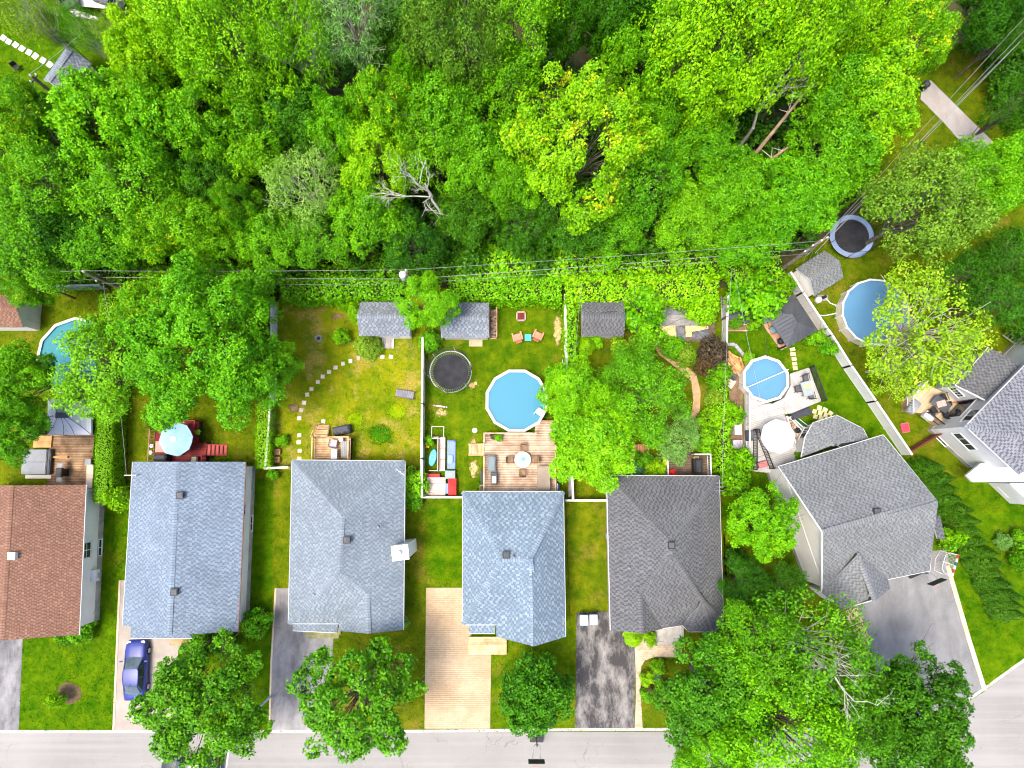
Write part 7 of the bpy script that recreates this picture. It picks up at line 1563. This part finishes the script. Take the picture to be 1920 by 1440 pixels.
proto('bigmaple', 100, 6.4, 4.2, 62, (.13, .26), .38, 21, .21, .145, 7.5, BARKG, .05); proto('bigtipped', 101, 5.2, 3.6, 58, (.11, .24), .36, 19, .21, .13, 7.0, BARKG, .25); proto('bigfine', 102, 5.2, 4.0, 54, (.13, .27), .42, 14, .22, .14, 7.0, BARKG); proto('bigfine', 103, 5.2, 4.0, 54, (.13, .27), .42, 14, .22, .14, 7.0, BARKG)
def bare_mesh(seed, H, spread, lean=(0, 0)):
    rr = random.Random(seed); g = G()
    def br(p, d, L, r, lev):
        mid = p + d * L * .5 + Vector((rr.uniform(-1, 1), rr.uniform(-1, 1), rr.uniform(-.4, .4))) * L * .08; e = p + d * L
        g.tube([p, mid, e], [r, r * .8, r * .5], 5 if lev < 2 else 4, caps=False)
        if lev >= 5 or r < .004: return
        for k in range(rr.choice((2, 3, 3)) if lev else 4):
            f = rr.uniform(.35, 1.0); nd = (d + Vector((rr.gauss(0, 1), rr.gauss(0, 1), rr.uniform(-.1, .6))) * spread).normalized(); br(p.lerp(e, f), nd, L * rr.uniform(.5, .75), r * .5, lev + 1)
    br(Vector((0, 0, 0)), Vector((lean[0], lean[1], 1)).normalized(), H * .5, .12, 0)
    return g
TREES = []
rr_ = random.Random(77)
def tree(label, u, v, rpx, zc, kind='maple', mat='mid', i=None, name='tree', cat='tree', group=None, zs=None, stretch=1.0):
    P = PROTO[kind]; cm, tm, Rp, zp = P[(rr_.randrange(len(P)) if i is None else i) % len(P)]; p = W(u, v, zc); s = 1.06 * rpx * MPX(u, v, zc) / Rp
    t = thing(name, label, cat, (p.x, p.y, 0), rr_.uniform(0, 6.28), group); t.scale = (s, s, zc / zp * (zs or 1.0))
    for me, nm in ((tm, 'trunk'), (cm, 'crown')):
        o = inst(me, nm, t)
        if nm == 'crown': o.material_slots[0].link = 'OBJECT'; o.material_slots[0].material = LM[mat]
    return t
F = 'trees of the wood behind the gardens'
for row in [
 # far corner
 ('airy pale tree at the very top left', 58, 26, 52, 8, 'willow', 'olive'), ('airy tree over the far patio', 158, 58, 34, 7, 'willow', 'mid'), ('thin tree right of the far corner shed', 236, 82, 42, 7.5, 'willow', 'olive'), ('small dark tree above the far corner shed', 100, 52, 26, 5, 'fine', 'olive'), ('leafy young tree reaching over the far corner shed', 170, 174, 20, 5, 'maple', 'lime'),
 ('yellow tipped maple at the left edge below the far lawn', 36, 226, 56, 8, 'tipped', 'ytip'), ('green maple at the left edge of the wood', 24, 296, 58, 8, 'tipped', 'ytip'), ('bushy green tree near the left edge, mid wood', 78, 356, 76, 8.5, 'fine', 'mid'), ('tree hanging over the shed at the left edge', 66, 462, 74, 7.5, 'fine', 'mid'), ('yellowish branch tree over the grey green back fence', 52, 526, 46, 6, 'tipped', 'ytip'), ('dark tree left of the hedge pole', 128, 440, 60, 7, 'maple', 'dark'),
 ('broad clumpy maple right of the far corner shed', 212, 232, 86, 9.5, 'clumpy', 'fresh'), ('lime maple below the thin far tree', 282, 112, 62, 10, 'maple', 'lime'), ('mid green maple between the two clumpy maples', 300, 190, 58, 9, 'maple', 'mid'), ('clumpy maple in the left middle of the wood', 318, 262, 76, 9, 'clumpy', 'fresh'), ('dark green tree in the left middle of the wood', 180, 322, 62, 7, 'fine', 'dark'), ('large green tree in the left lower wood', 250, 366, 82, 8.5, 'fine', 'mid'), ('yellow tipped tree in the left lower wood', 300, 430, 58, 8, 'tipped', 'ytip'), ('dark tree above the hedge pole wires', 200, 462, 62, 6.5, 'maple', 'mid'), ('clumpy maple right of the left middle one', 396, 238, 66, 9, 'clumpy', 'mid'), ('shaded tree below the lime airy crowns', 392, 334, 58, 7, 'fine', 'dark'), ('bushy tree above the big yard maple', 378, 432, 60, 7.5, 'maple', 'mid'),
 ('lime airy tree at the top edge, left of the pale branched one', 352, 44, 84, 11.5, 'fine', 'lime'), ('big lime airy crown near the top edge', 452, 76, 104, 12, 'bigfine', 'lime'), ('lime airy crown beside the grey branched tree', 556, 70, 78, 12, 'willow', 'lime'), ('grey branched pale tree at the top edge', 664, 52, 84, 11.5, 'willow', 'pale'), ('dark tree in the shade under the grey branched one', 742, 92, 52, 8, 'maple', 'dark'), ('mid green tree under the lime airy crowns', 486, 196, 70, 8.5, 'maple', 'mid'), ('dark leafy tree left of the wood centre', 566, 226, 68, 8, 'maple', 'dark'), ('bright young maple in the wood centre', 640, 246, 54, 8.5, 'maple', 'fresh'), ('mid green tree left of the pale feathery one', 500, 300, 56, 7.5, 'maple', 'mid'), ('pale feathery tree in the left middle of the wood', 576, 352, 74, 8.5, 'willow', 'pale'), ('narrow yellow green tree left of the pale feathery one', 448, 386, 40, 8.5, 'tipped', 'ytip'), ('green tree above the power line, left of centre', 510, 446, 60, 6.5, 'maple', 'mid'), ('bushy tree below the pale feathery one', 600, 452, 56, 6.5, 'fine', 'mid'),
 ('yellow topped maple near the wood centre', 726, 216, 58, 9.5, 'tipped', 'ytip'), ('lime tree at the wood centre', 706, 316, 62, 8.5, 'tipped', 'lime'), ('mid green tree left of the dead white tree', 694, 412, 66, 7.5, 'maple', 'mid'), ('dark tree above the transformer pole', 770, 452, 56, 6, 'fine', 'dark'), ('bright tree just below the olive crown', 772, 162, 40, 8.5, 'maple', 'fresh'), ('olive crowned tree at the top centre', 858, 74, 92, 12, 'bigfine', 'olive'), ('green tree below the olive crown', 838, 218, 74, 9, 'maple', 'mid'), ('large tree above the dead white tree', 806, 290, 66, 8, 'fine', 'mid'), ('mixed green tree right of the dead white tree', 902, 300, 66, 8.5, 'maple', 'mid'), ('pale green tree at the top, right of the olive crown', 968, 62, 78, 11, 'fine', 'mid'), ('green tree between olive crown and orange tipped maple', 952, 172, 62, 9, 'fine', 'mid'), ('dark tree below and right of the dead white tree', 880, 402, 56, 6.5, 'maple', 'dark'),
 ('dark green tree at the top edge right of centre', 1066, 40, 54, 10, 'maple', 'dark'), ('dark leaved tree at the top edge left of the lime giant', 1162, 40, 58, 9.5, 'maple', 'dark'), ('clumpy green tree above the orange tipped maple', 1190, 132, 62, 9, 'clumpy', 'mid'), ('large orange tipped maple in the middle of the wood', 1082, 278, 124, 10.5, 'bigtipped', 'tip'), ('green tree right of the orange tipped maple', 1228, 224, 58, 8.5, 'maple', 'mid'), ('silvery green tree below right of the orange tipped maple', 1208, 348, 72, 8.5, 'fine', 'mid'), ('tree below the orange tipped maple', 1072, 412, 66, 7, 'fine', 'dark'), ('leafy tree above the upper power line, right of centre', 1146, 428, 58, 6.5, 'maple', 'mid'), ('green tree left of the orange tipped maple', 968, 342, 56, 7.5, 'maple', 'mid'), ('dark bushy tree above the bright thicket', 984, 428, 50, 6, 'fine', 'dark'),
 ('huge lime crowned tree at the top right', 1344, 90, 122, 13, 'bigfine', 'lime'), ('lime crown right of the huge one', 1478, 62, 104, 13, 'bigfine', 'lime'), ('lime crown below the huge one', 1306, 190, 60, 10.5, 'fine', 'lime'), ('green tree left of the leaning bare trunks', 1312, 282, 60, 8, 'maple', 'mid'), ('green tree below the leaning bare trunks', 1382, 362, 66, 7.5, 'maple', 'mid'), ('green tree above the corner pole', 1482, 376, 72, 7.5, 'maple', 'fresh'), ('bushy tree along the power line, right of centre', 1288, 416, 62, 6.5, 'maple', 'mid'), ('leafy tree left of the corner pole', 1392, 448, 56, 6, 'maple', 'fresh'), ('silver topped green tree right of the leaning bare trunks', 1560, 182, 72, 9.5, 'maple', 'mid'), ('bright maple beside the park path', 1622, 190, 88, 9.5, 'tipped', 'lime'), ('yellow green crown at the top right of the wood', 1700, 66, 66, 10, 'tipped', 'ytip'), ('lime crown at the top edge left of the yellow green one', 1600, 48, 62, 11.5, 'fine', 'lime'), ('green maple above the trampoline hedge', 1568, 284, 74, 8, 'maple', 'mid'),
 ('dark park tree at the top right corner', 1852, 16, 58, 9, 'maple', 'dark'), ('dark park tree right of the cables', 1908, 196, 44, 8, 'fine', 'dark'), ('dark park tree in the very corner', 1908, 44, 50, 8, 'fine', 'dark'), ('bright tree at the right edge below the path', 1892, 332, 66, 8, 'maple', 'fresh'), ('olive topped tree beside the trampoline', 1728, 392, 96, 9, 'fine', 'olive'), ('green tree between the path and the olive topped one', 1796, 344, 62, 8, 'fine', 'mid'), ('dark bushy tree at the right edge', 1898, 486, 48, 6, 'fine', 'dark'), ('dark shrubby tree right of the birch', 1862, 566, 50, 5.5, 'fine', 'dark'), ('low dark tree behind the birch', 1800, 520, 42, 5, 'fine', 'dark')]:
    tree(*row[:5], kind=row[5], mat=row[6], group=F)
# yard trees
tree('large yellow green birch hanging over the blue pool', 1730, 616, 102, 7.5, 'birch', 'birch'); tree('smaller birch leaning toward the white house deck', 1690, 680, 58, 5.5, 'birch', 'birch')
tree('huge maple between the turquoise pool and the red deck', 386, 652, 136, 8.5, 'bigmaple', 'fresh', 0); tree('airy maple over the turquoise pool', 206, 690, 96, 7.5, 'fine', 'mid'); tree('yellow topped tree at the back of the red deck yard', 302, 580, 56, 7.5, 'tipped', 'ytip'); tree('mid green tree behind the huge yard maple', 428, 572, 78, 7, 'fine', 'mid'); tree('green tree beside the white fence of the dry yard', 500, 680, 52, 6, 'maple', 'mid')
tree('maple at the left edge beside the fabric gazebo', 26, 712, 62, 7, 'maple', 'mid'); tree('maple at the left edge above the hot tub', 26, 806, 58, 6.5, 'maple', 'mid'); 
tree('small bright tree between the two sheds', 800, 566, 50, 5.5, 'tipped', 'fresh'); 
tree('maple hanging over the edge of the sky blue pool', 1078, 734, 57, 6.5, 'maple', 'fresh'); tree('yellow green tree beside the pool deck', 1116, 826, 78, 6.5, 'maple', 'fresh'); tree('dark green tree in the middle of the treed garden', 1208, 748, 72, 6.5, 'fine', 'mid'); tree('leafy tree behind the dark green garden one', 1180, 700, 54, 5.5, 'fine', 'mid'); tree('small grey green tree above the dark brown deck', 1268, 818, 44, 4.5, 'fine', 'pale')
tree('bright lime maple between the charcoal and angled houses', 1426, 978, 62, 6.0, 'clumpy', 'fresh'); tree('dark shrubby tree below the lime maple', 1400, 1096, 46, 4, 'fine', 'dark'); tree('dark low tree beside the angled house', 1466, 1100, 44, 4, 'fine', 'dark')
tree('big front tree before the charcoal roof house', 1340, 1300, 96, 7, 'maple', 'street'); tree('tall front tree with pale twigs before the angled house', 1516, 1222, 106, 9.5, 'birch', 'street'); tree('olive topped front tree beside the charcoal house', 1422, 1208, 72, 8, 'fine', 'mid'); tree('broad front tree at the bottom edge', 1470, 1378, 116, 9, 'bigfine', 'fresh'); tree('bright front tree over the street', 1338, 1404, 66, 7.5, 'maple', 'fresh'); tree('leafy front tree beside the dark maple', 1592, 1330, 70, 8, 'fine', 'street')
tree('dark maple at the edge of the wide driveway', 1712, 1318, 88, 7.5, 'clumpy', 'dark'); tree('lower dark maple at the bottom edge of the wide driveway', 1706, 1402, 84, 7, 'clumpy', 'dark')
tree('clumpy kerb maple beside the blue car', 384, 1316, 104, 7.0, 'clumpy', 'street', 0); tree('dense round tree in front of the mottled roof house', 1000, 1302, 58, 4.6, 'round', 'street', 0)
t = tree('front tree with bare pale branches over the asphalt driveway', 668, 1312, 104, 7.0, 'sparse', 'street', 0)
bm_ = bare_mesh(5, 6.8, .75); o = bm_.build('bare_branches', BARKG, t, (-.6, -.2, 1.5), fix=False); o.scale = (1.15, 1.15, .9)
tree('tiny sapling beside the round mulch bed', 108, 1311, 13, 1.0, 'shrub', 'lime', 0)
# dead trees
def dead(label, u, v, z, H, seed, spread, lean, scale=1.0, mat=None):
    p = W(u, v, z); t = thing('dead_tree', label, 'tree', (p.x, p.y, 0)); g = bare_mesh(seed, H, spread, lean); g.build('branches', mat or BARKW, t, (0, 0, z), fix=False)
    g = G(); g.tube([(0, 0, -.1), (0, 0, z + .1)], [.18, .12], 7); g.build('trunk', mat or BARKW, t)
dead('dead white tree with curved bare branches in the wood centre', 834, 408, 6.0, 9, 3, .55, (-.25, .25)); dead('bare grey branched snag left of the leaning bare trunks', 1412, 240, 7, 8, 8, .6, (.0, .2)); dead('bare snag inside the grey branched tree at the top edge', 676, 130, 8, 9, 12, .55, (-.05, .3), mat=BARKG); dead('small bare snag in the left of the wood', 392, 300, 5, 5, 14, .6, (0, 0), mat=BARKG); dead('bare snag poking through the front tree before the angled house', 1520, 1226, 8.5, 6, 16, .7, (.1, -.2)); dead('bare snag inside the lime airy crown', 556, 90, 10, 6.5, 18, .55, (0, .2), mat=BARKG); dead('thin bare snag right of the leaning bare trunks', 1466, 170, 8, 6, 22, .55, (.2, .1), mat=BARKG)
LOGM = M('fallen_log', (158, 136, 110), (128, 108, 86), 2, .85)
for k, (a, b, za, zb_, lb) in enumerate([((1410, 296), (1528, 150), 6.5, 11.5, 'long leaning bare trunk in the right of the wood'), ((1432, 308), (1478, 276), 6.5, 8, 'short leaning bare trunk below the long one')]):
    p, q = W(a[0], a[1], za), W(b[0], b[1], zb_); t = thing('leaning_trunk', lb, 'tree trunk', (p.x, p.y, 0)); g = G(); d = q - p; st = p - d * .9; g.tube([(st.x - p.x, st.y - p.y, max(-.2, st.z)), (0, 0, za), (d.x, d.y, zb_)], [.2, .16, .07], 8); g.build('trunk', LOGM, t)
    g = G(); rr = random.Random(k)
    for j in range(9):
        f = rr.uniform(.3, .95); s = Vector((d.x * f, d.y * f, za + (zb_ - za) * f)); g.tube([s, s + Vector((rr.uniform(-1, 1), rr.uniform(-.6, 1), rr.uniform(-.2, .5)))], [.035, .01], 4)
    g.build('twigs', BARKW, t)
# undergrowth of the wood: one mass of leaves nobody could count
def mass(name, label, region_px, n, zr, rbr, clump_r, per, L, Wd, mat, seed, kind='stuff'):
    rng = np.random.default_rng(seed); pg = [(p.x, p.y) for p in PW(region_px, 1.0)]; xs = [p[0] for p in pg]; ys = [p[1] for p in pg]; Ps, Ns, Ts = [], [], []; k = 0
    while k < n:
        x, y = rng.uniform(min(xs), max(xs)), rng.uniform(min(ys), max(ys))
        if not inpoly(pg, x, y): continue
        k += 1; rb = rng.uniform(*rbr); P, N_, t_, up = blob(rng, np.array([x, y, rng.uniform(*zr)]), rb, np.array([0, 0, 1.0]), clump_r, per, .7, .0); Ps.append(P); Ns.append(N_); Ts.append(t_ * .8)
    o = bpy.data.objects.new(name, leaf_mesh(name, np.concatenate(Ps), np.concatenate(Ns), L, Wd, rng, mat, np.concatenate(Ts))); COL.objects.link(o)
    if kind: o['kind'] = kind
    o['label'] = label; return o
mass('undergrowth', 'shrubby green undergrowth filling the wood', [(-40, 215), (176, 206), (292, 96), (420, -80), (1760, -80), (1720, 120), (1640, 260), (1540, 400), (1480, 470), (880, 508), (250, 508), (-40, 500)], 620, (.6, 3.6), (.9, 1.8), .46, 6, .36, .24, LM['teal'], 5)
mass('undergrowth', 'dark shrubs along the park edge', [(1840, -60), (1990, -60), (1990, 280), (1880, 200), (1800, 90)], 90, (.5, 2.6), (.8, 1.5), .42, 6, .32, .2, LM['teal'], 6)
mass('undergrowth', 'dark shrubs right of the birch', [(1790, 480), (1960, 420), (1990, 680), (1900, 640), (1830, 560)], 50, (.4, 1.8), (.6, 1.1), .36, 6, .28, .18, LM['teal'], 7)
# hedges: leafy shell over a woody core
def hedge(label, px, wd, h, mat, L=.15, Wd=.1, dens=75, seed=0, rough=.1, name='hedge', z0=0.0, cat='hedge'):
    rng = np.random.default_rng(seed); pts = PW(px, h); o = pts[0]; t = thing(name, label, cat, (o.x, o.y, 0)); Ps, Ns = [], []; core = G()
    for a, b in zip(pts, pts[1:]):
        d = b - a; ln = d.length; d = d / ln; nv = Vector((-d.y, d.x, 0)); m = (a + b) / 2 - o
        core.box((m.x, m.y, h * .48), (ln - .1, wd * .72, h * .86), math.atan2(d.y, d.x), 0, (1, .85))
        n = int(ln * (wd + 2 * h * .9) * dens); u = rng.uniform(-.05, ln + .05, n); s = rng.uniform(0, wd + 2 * h * .9, n); per = s
        lump = .5 * np.sin(u * 2.1 + seed) + .5 * np.sin(u * 5.3 + s * 2.7)
        x = np.where(s < h * .9, -wd / 2, np.where(s > wd + h * .9, wd / 2, s - h * .9 - wd / 2)); z = np.where(s < h * .9, s + .1 * h, np.where(s > wd + h * .9, h - (s - wd - h * .9), h))
        nx = np.where(s < h * .9, -1.0, np.where(s > wd + h * .9, 1.0, 0)); nz = np.where((s >= h * .9) & (s <= wd + h * .9), 1.0, .25)
        edge = np.clip((np.abs(x) / (wd / 2)) ** 4, 0, 1); z = z - edge * .12 * h * (nz > .5)
        r_ = rng.normal(size=n) * rough * .6 + lump * rough
        A = np.array([a.x - o.x, a.y - o.y, 0]); D = np.array([d.x, d.y, 0]); NV = np.array([nv.x, nv.y, 0]); Z = np.array([0, 0, 1.0])
        P = A + u[:, None] * D + (x + nx * r_)[:, None] * NV + (z + (nz > .5) * r_)[:, None] * Z
        nn = nx[:, None] * NV + nz[:, None] * Z + rng.normal(size=(n, 3)) * .5; Ps.append(P); Ns.append(nn)
    P = np.concatenate(Ps); N_ = np.concatenate(Ns); o2 = bpy.data.objects.new('foliage', leaf_mesh('foliage', P, N_, L, Wd, rng, LM[mat], rng.uniform(0, .9, len(P)))); COL.objects.link(o2); o2.parent = t; o2['kind'] = 'stuff'
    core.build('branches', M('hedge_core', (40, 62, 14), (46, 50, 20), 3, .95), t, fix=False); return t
hedge('tall clipped bright green hedge beside the brown deck', [(199, 552), (195, 700), (189, 942)], 1.35, 2.5, 'hedge', .13, .09, 260, 1, .07)
hedge('low clipped hedge beside the white fence of the dry yard', [(493, 758), (491, 878)], 1.15, 1.6, 'hedge', .14, .1, 230, 2, .07)
hedge('leafy back hedge behind the red deck yard', [(215, 545), (350, 546), (512, 548)], 1.3, 1.9, 'vine', .24, .16, 130, 3, .22); hedge('leafy back hedge of the dry yard', [(528, 541), (640, 540), (752, 542)], 1.9, 2.0, 'vine', .24, .15, 130, 4, .25); hedge('leafy back hedge of the pool yard', [(842, 540), (940, 540), (1052, 542)], 2.0, 2.0, 'vine', .24, .15, 130, 5, .25); hedge('leafy back hedge of the treed garden', [(1060, 542), (1200, 542), (1346, 540)], 2.3, 2.2, 'vine', .25, .16, 120, 6, .3)
hedge('tall leafy screen between the pool yard fence and the garden shed', [(1072, 556), (1072, 690)], .75, 1.8, 'vine', .2, .13, 140, 7, .2); hedge('dark leafy strip beside the garden path', [(1352, 700), (1356, 800), (1362, 884)], 1.0, 1.7, 'fresh', .2, .13, 140, 8, .25); hedge('narrow hedge beside the trampoline corner under the cables', [(1512, 425), (1570, 385), (1635, 335)], .9, 1.8, 'fresh', .16, .11, 90, 9, .12)
hedge('bright thicket along the wood edge, left half', [(892, 494), (1000, 490), (1080, 494)], 3.2, 1.8, 'vine', .36, .2, 90, 10, .4, 'thicket', 0, 'thicket'); hedge('bright thicket along the wood edge, right half', [(1086, 500), (1180, 496), (1290, 492), (1372, 484)], 3.0, 1.7, 'vine', .3, .18, 100, 11, .4, 'thicket', 0, 'thicket'); hedge('low shrubs along the dirt strip behind the back hedges', [(-40, 516), (140, 512), (300, 512), (500, 514), (720, 512)], 1.5, 1.5, 'mid', .26, .17, 90, 12, .35, 'thicket', 0, 'thicket')
hedge('dense vine covered screen left of the corner pole', [(1378, 520), (1430, 515), (1468, 505)], 2.6, 2.2, 'vine', .24, .16, 110, 13, .4, 'thicket', 0, 'thicket')
hedge('dark shrubs behind the transformer pole', [(700, 500), (800, 496), (888, 498)], 2.2, 1.5, 'mid', .26, .17, 90, 14, .4, 'thicket', 0, 'thicket')
# cone shaped cedars
def cedar_mesh(seed, Rr=.75, H=4.0, n=5200):
    rng = np.random.default_rng(seed); zz = H * (1 - np.sqrt(rng.uniform(0.0, 1, n))) * 1.0; f = zz / H; a = rng.uniform(0, 6.283, n); prof = Rr * np.minimum(1, (1 - f) * 1.35 + .05) * (1 + .10 * np.sin(a * 5 + zz * 3) + .08 * np.sin(a * 9 - zz * 5)) ; r_ = prof * rng.uniform(.8, 1.05, n)
    P = np.stack([r_ * np.cos(a), r_ * np.sin(a), zz + .12], 1); N_ = np.stack([np.cos(a), np.sin(a), np.full(n, .45)], 1) + rng.normal(size=(n, 3)) * .35
    return leaf_mesh('crown', P, N_, .17, .07, rng, LM['cedar'], rng.uniform(0, .9, n), -1.2)
g = G(); g.rings((0, 0, 0), [(.5, .1), (.6, .5), (.4, 2.2), (.05, 3.6)], 8); core_c = g.mesh('core', M('cedar_core', (22, 36, 12), (30, 30, 16), 3, .95)); CED = [cedar_mesh(s) for s in (1, 2, 3)]
def cedar(label, u, v, r, h, mat='cedar', i=0, group=None, base=True):
    p = W(u, v, 0); t = thing('cedar', label, 'cedar', (p.x, p.y, 0), rr_.uniform(0, 6.28), group); t.scale = (r / .75, r / .75, h / 4.0); inst(core_c, 'trunk', t); o = inst(CED[i % 3], 'crown', t); o.material_slots[0].link = 'OBJECT'; o.material_slots[0].material = LM[mat]; return t
for k in range(15):
    f = k / 14; ord_ = ['first', 'second', 'third', 'fourth', 'fifth', 'sixth', 'seventh', 'eighth', 'ninth', 'tenth', 'eleventh', 'twelfth', 'thirteenth', 'fourteenth', 'last'][k]
    cedar(ord_ + ' cedar in the diagonal row, counted from the angled house roof down', lerp(1716, 1862, f) + (6 * math.sin(f * 3)), lerp(876, 1140, f), .78 + .06 * math.sin(k * 2.3), 4.1 + .5 * math.sin(k * 1.7), 'cedar', k, 'cedars in the diagonal row')
cedar('pointed yellow green cedar above the shed ramp yard', 676, 588, .85, 3.4, 'hedge', 0); cedar('brownish cedar left of the shed ramp', 694, 650, 1.05, 2.9, 'olive', 1); cedar('rounded cedar beside the garden shed', 1098, 650, .72, 2.2, 'hedge', 2); cedar('leaning cedar at the top of the garden path', 1282, 668, .9, 3.0, 'olive', 0); cedar('cedar at the bend of the garden path', 1338, 748, .8, 2.6, 'olive', 1); cedar('small cedar beside the charcoal house garage', 1186, 1192, .7, 1.5, 'hedge', 2)
# shrubs
for row in [('round clipped shrub at the end of the tall hedge', 224, 934, 21, 1.2, 'hedge'), ('leafy green shrub at the front corner of the slate blue house', 482, 1166, 24, 1.0, 'fresh'), ('clipped shrub at the front of the brown roofed house', 152, 1180, 22, .9, 'mid'), ('clipped shrub left of the one at the brown roofed house front', 126, 1188, 16, .8, 'mid'), ('green shrub at the rear corner of the grey blue hip house', 776, 905, 24, .9, 'fresh'), ('second green shrub at the rear corner of the grey blue hip house', 772, 935, 18, .7, 'fresh'),
 ('big leafy shrub right of the garden shed', 1205, 582, 38, 1.6, 'vine'), ('leafy shrub below the big garden one', 1210, 622, 32, 1.3, 'fresh'), ('round shrub at the right of the vegetable bed', 1316, 578, 26, 1.4, 'vine'), ('pale leaved shrub before the garden shed', 1160, 648, 16, .8, 'birch'), ('yellow green shrub left of the flower stones', 1200, 638, 18, .8, 'birch'), ('small bright shrub beside the round cedar', 1118, 640, 13, .6, 'fresh'), ('purple leaved shrub by the gazebo fence', 1336, 662, 25, 1.5, 'purple'), ('second purple leaved shrub below the first', 1324, 688, 17, 1.2, 'purple'), ('green shrub beside the purple ones', 1346, 704, 22, 1.2, 'mid'), ('shrub at the upper edge of the garden path', 1262, 652, 20, .9, 'mid'), ('yellow flowered shrub low on the garden path', 1330, 790, 22, 1.0, 'ytip'), ('green shrub above the dark deck', 1322, 826, 22, .9, 'mid'), ('ball shaped shrub beside the dark deck', 1230, 882, 19, .8, 'hedge'), ('small shrub left of the ball shaped one', 1206, 862, 16, .7, 'mid'), ('bluish shrub behind the charcoal roof', 1188, 884, 16, .6, 'blue'), ('green shrub behind the charcoal roof', 1162, 884, 16, .6, 'mid'), ('shrub hanging over the side yard', 1372, 778, 20, 1.2, 'fresh'), ('shrub at the lower end of the side yard', 1384, 862, 22, 1.3, 'fresh'), ('bushy shrub between side yard and lime maple', 1376, 900, 26, 1.4, 'mid'), ('dark shrub beside the charcoal house wall', 1376, 1050, 20, 1.0, 'dark'), ('dark shrub under the front trees', 1352, 1200, 26, 1.0, 'dark'),
 ('big vine shrub above the gazebo', 1412, 560, 46, 2.0, 'vine'), ('yellow green shrub above the gazebo corner', 1464, 538, 20, 1.4, 'lime'), ('blue spruce shrub behind the gazebo', 1447, 560, 17, 1.2, 'blue'), ('bright yellow shrub by the playhouse planter', 1412, 610, 11, .6, 'lime'), ('yellow grass clump in the timber planter', 1378, 604, 12, .7, 'ytip'), ('shrub beside the white post of the diagonal fence', 1528, 634, 16, .7, 'mid'), ('second shrub along the diagonal fence', 1552, 652, 16, .8, 'fresh'), ('round little shrub at the rim of the blue pool', 1404, 672, 10, .5, 'hedge'), ('potted shrub at the angled house wall', 1496, 854, 9, .7, 'mid'),
 ('bright shrub at the corner of the angled house', 1778, 1008, 20, 1.2, 'lime'), ('lime shrub beside the angled house corner', 1794, 998, 16, 1.1, 'vine'), ('flower border shrub at the right edge', 1912, 1010, 16, .8, 'mid'), ('silver leaved shrub in the right bed', 1880, 1014, 13, .6, 'pale'), ('round shrub at the right edge below the bed', 1912, 1050, 16, 1.0, 'mid'),
 ('orange tinged shrub in the front bed of the charcoal house', 1232, 1250, 13, .6, 'tip'), ('round green shrub in the front bed of the charcoal house', 1214, 1272, 13, .6, 'hedge'), ('dark purple shrub in the front bed', 1218, 1289, 8, .5, 'purple'), ('lime shrub at the end of the front bed', 1212, 1304, 12, .5, 'lime'), ('bluish grass clump in the front bed', 1230, 1266, 9, .4, 'blue'), ('leafy fern in the front bed', 1240, 1285, 12, .5, 'fresh'), ('small shrub left of the porch step', 1218, 1198, 12, .7, 'hedge'), ('tall grass clump beside the white fence', 528, 826, 11, .5, 'fresh'), ('young shrub beside the yellow green cedar', 645, 575, 9, .6, 'fresh'), ('bright shrub left of the brownish cedar', 640, 630, 14, .7, 'fresh'), ('shrub behind the trampoline hedge', 1530, 392, 26, 1.4, 'mid'), ('leafy shrub left of the trampoline in the pool yard', 806, 640, 18, .8, 'fresh'), ('shrub in the clutter behind the cyan disc', 806, 826, 9, .5, 'fresh'), ('shrub at the rear of the slate blue house wall', 512, 890, 10, .5, 'fresh'), ('green bush beside the front porch of the slate blue house', 372, 1208, 26, .9, 'mid'), ('dark shrub under the kerb maple', 420, 1206, 20, .8, 'dark'), ('white flowered shrub at the grey blue house corner', 758, 1166, 9, .6, 'pale')]:
    tree(row[0], row[1], row[2], row[3], row[4], 'shrub', row[5], None, 'shrub', 'shrub')
for t, r_, h_, pm_ in POTS:
    cm, tm, Rp, zp = PROTO['shrub'][0]; o = inst(cm, 'plant', t, (0, 0, h_ - .1), 0, (r_ * 1.3, r_ * 1.3, r_ * 1.2)); o.material_slots[0].link = 'OBJECT'; o.material_slots[0].material = LM[{'A': 'fresh', 'Y': 'ytip', 'P': 'purple'}[pm_]]
# ================================================================ GRASS BLADES
def pip(pg, x, y):
    c = np.zeros(len(x), bool); n = len(pg)
    for i in range(n):
        x0, y0 = pg[i]; x1, y1 = pg[i - 1]
        if y0 == y1: continue
        c ^= ((y0 > y) != (y1 > y)) & (x < (x1 - x0) * (y - y0) / (y1 - y0) + x0)
    return c
rng = np.random.default_rng(99)
for pg, z, mat in LAWNS:
    xs = np.array([p[0] for p in pg]); ys = np.array([p[1] for p in pg]); x0, x1, y0, y1 = max(xs.min(), -50), min(xs.max(), 50), max(ys.min(), -26), min(ys.max(), 48)
    n = int((x1 - x0) * (y1 - y0) * 45); x = rng.uniform(x0, x1, n); y = rng.uniform(y0, y1, n); k = pip(pg, x, y)
    for h in HARD:
        hx = [p[0] for p in h]; hy = [p[1] for p in h]
        near = k & (x > min(hx)) & (x < max(hx)) & (y > min(hy)) & (y < max(hy))
        if near.any(): idx = np.where(near)[0]; ins = pip(h, x[idx], y[idx]); k[idx[ins]] = False
    x, y = x[k], y[k]; n = len(x)
    if n < 10: continue
    P = np.stack([x, y, z + rng.uniform(.01, .045, n)], 1); N_ = np.tile(np.array([0, 0, 1.0]), (n, 1)) + rng.normal(size=(n, 3)) * .6
    o = bpy.data.objects.new('grass', leaf_mesh('grass', P, N_, .16, .07, rng, mat)); COL.objects.link(o); o['kind'] = 'stuff'; o['label'] = 'short lawn grass tufts'
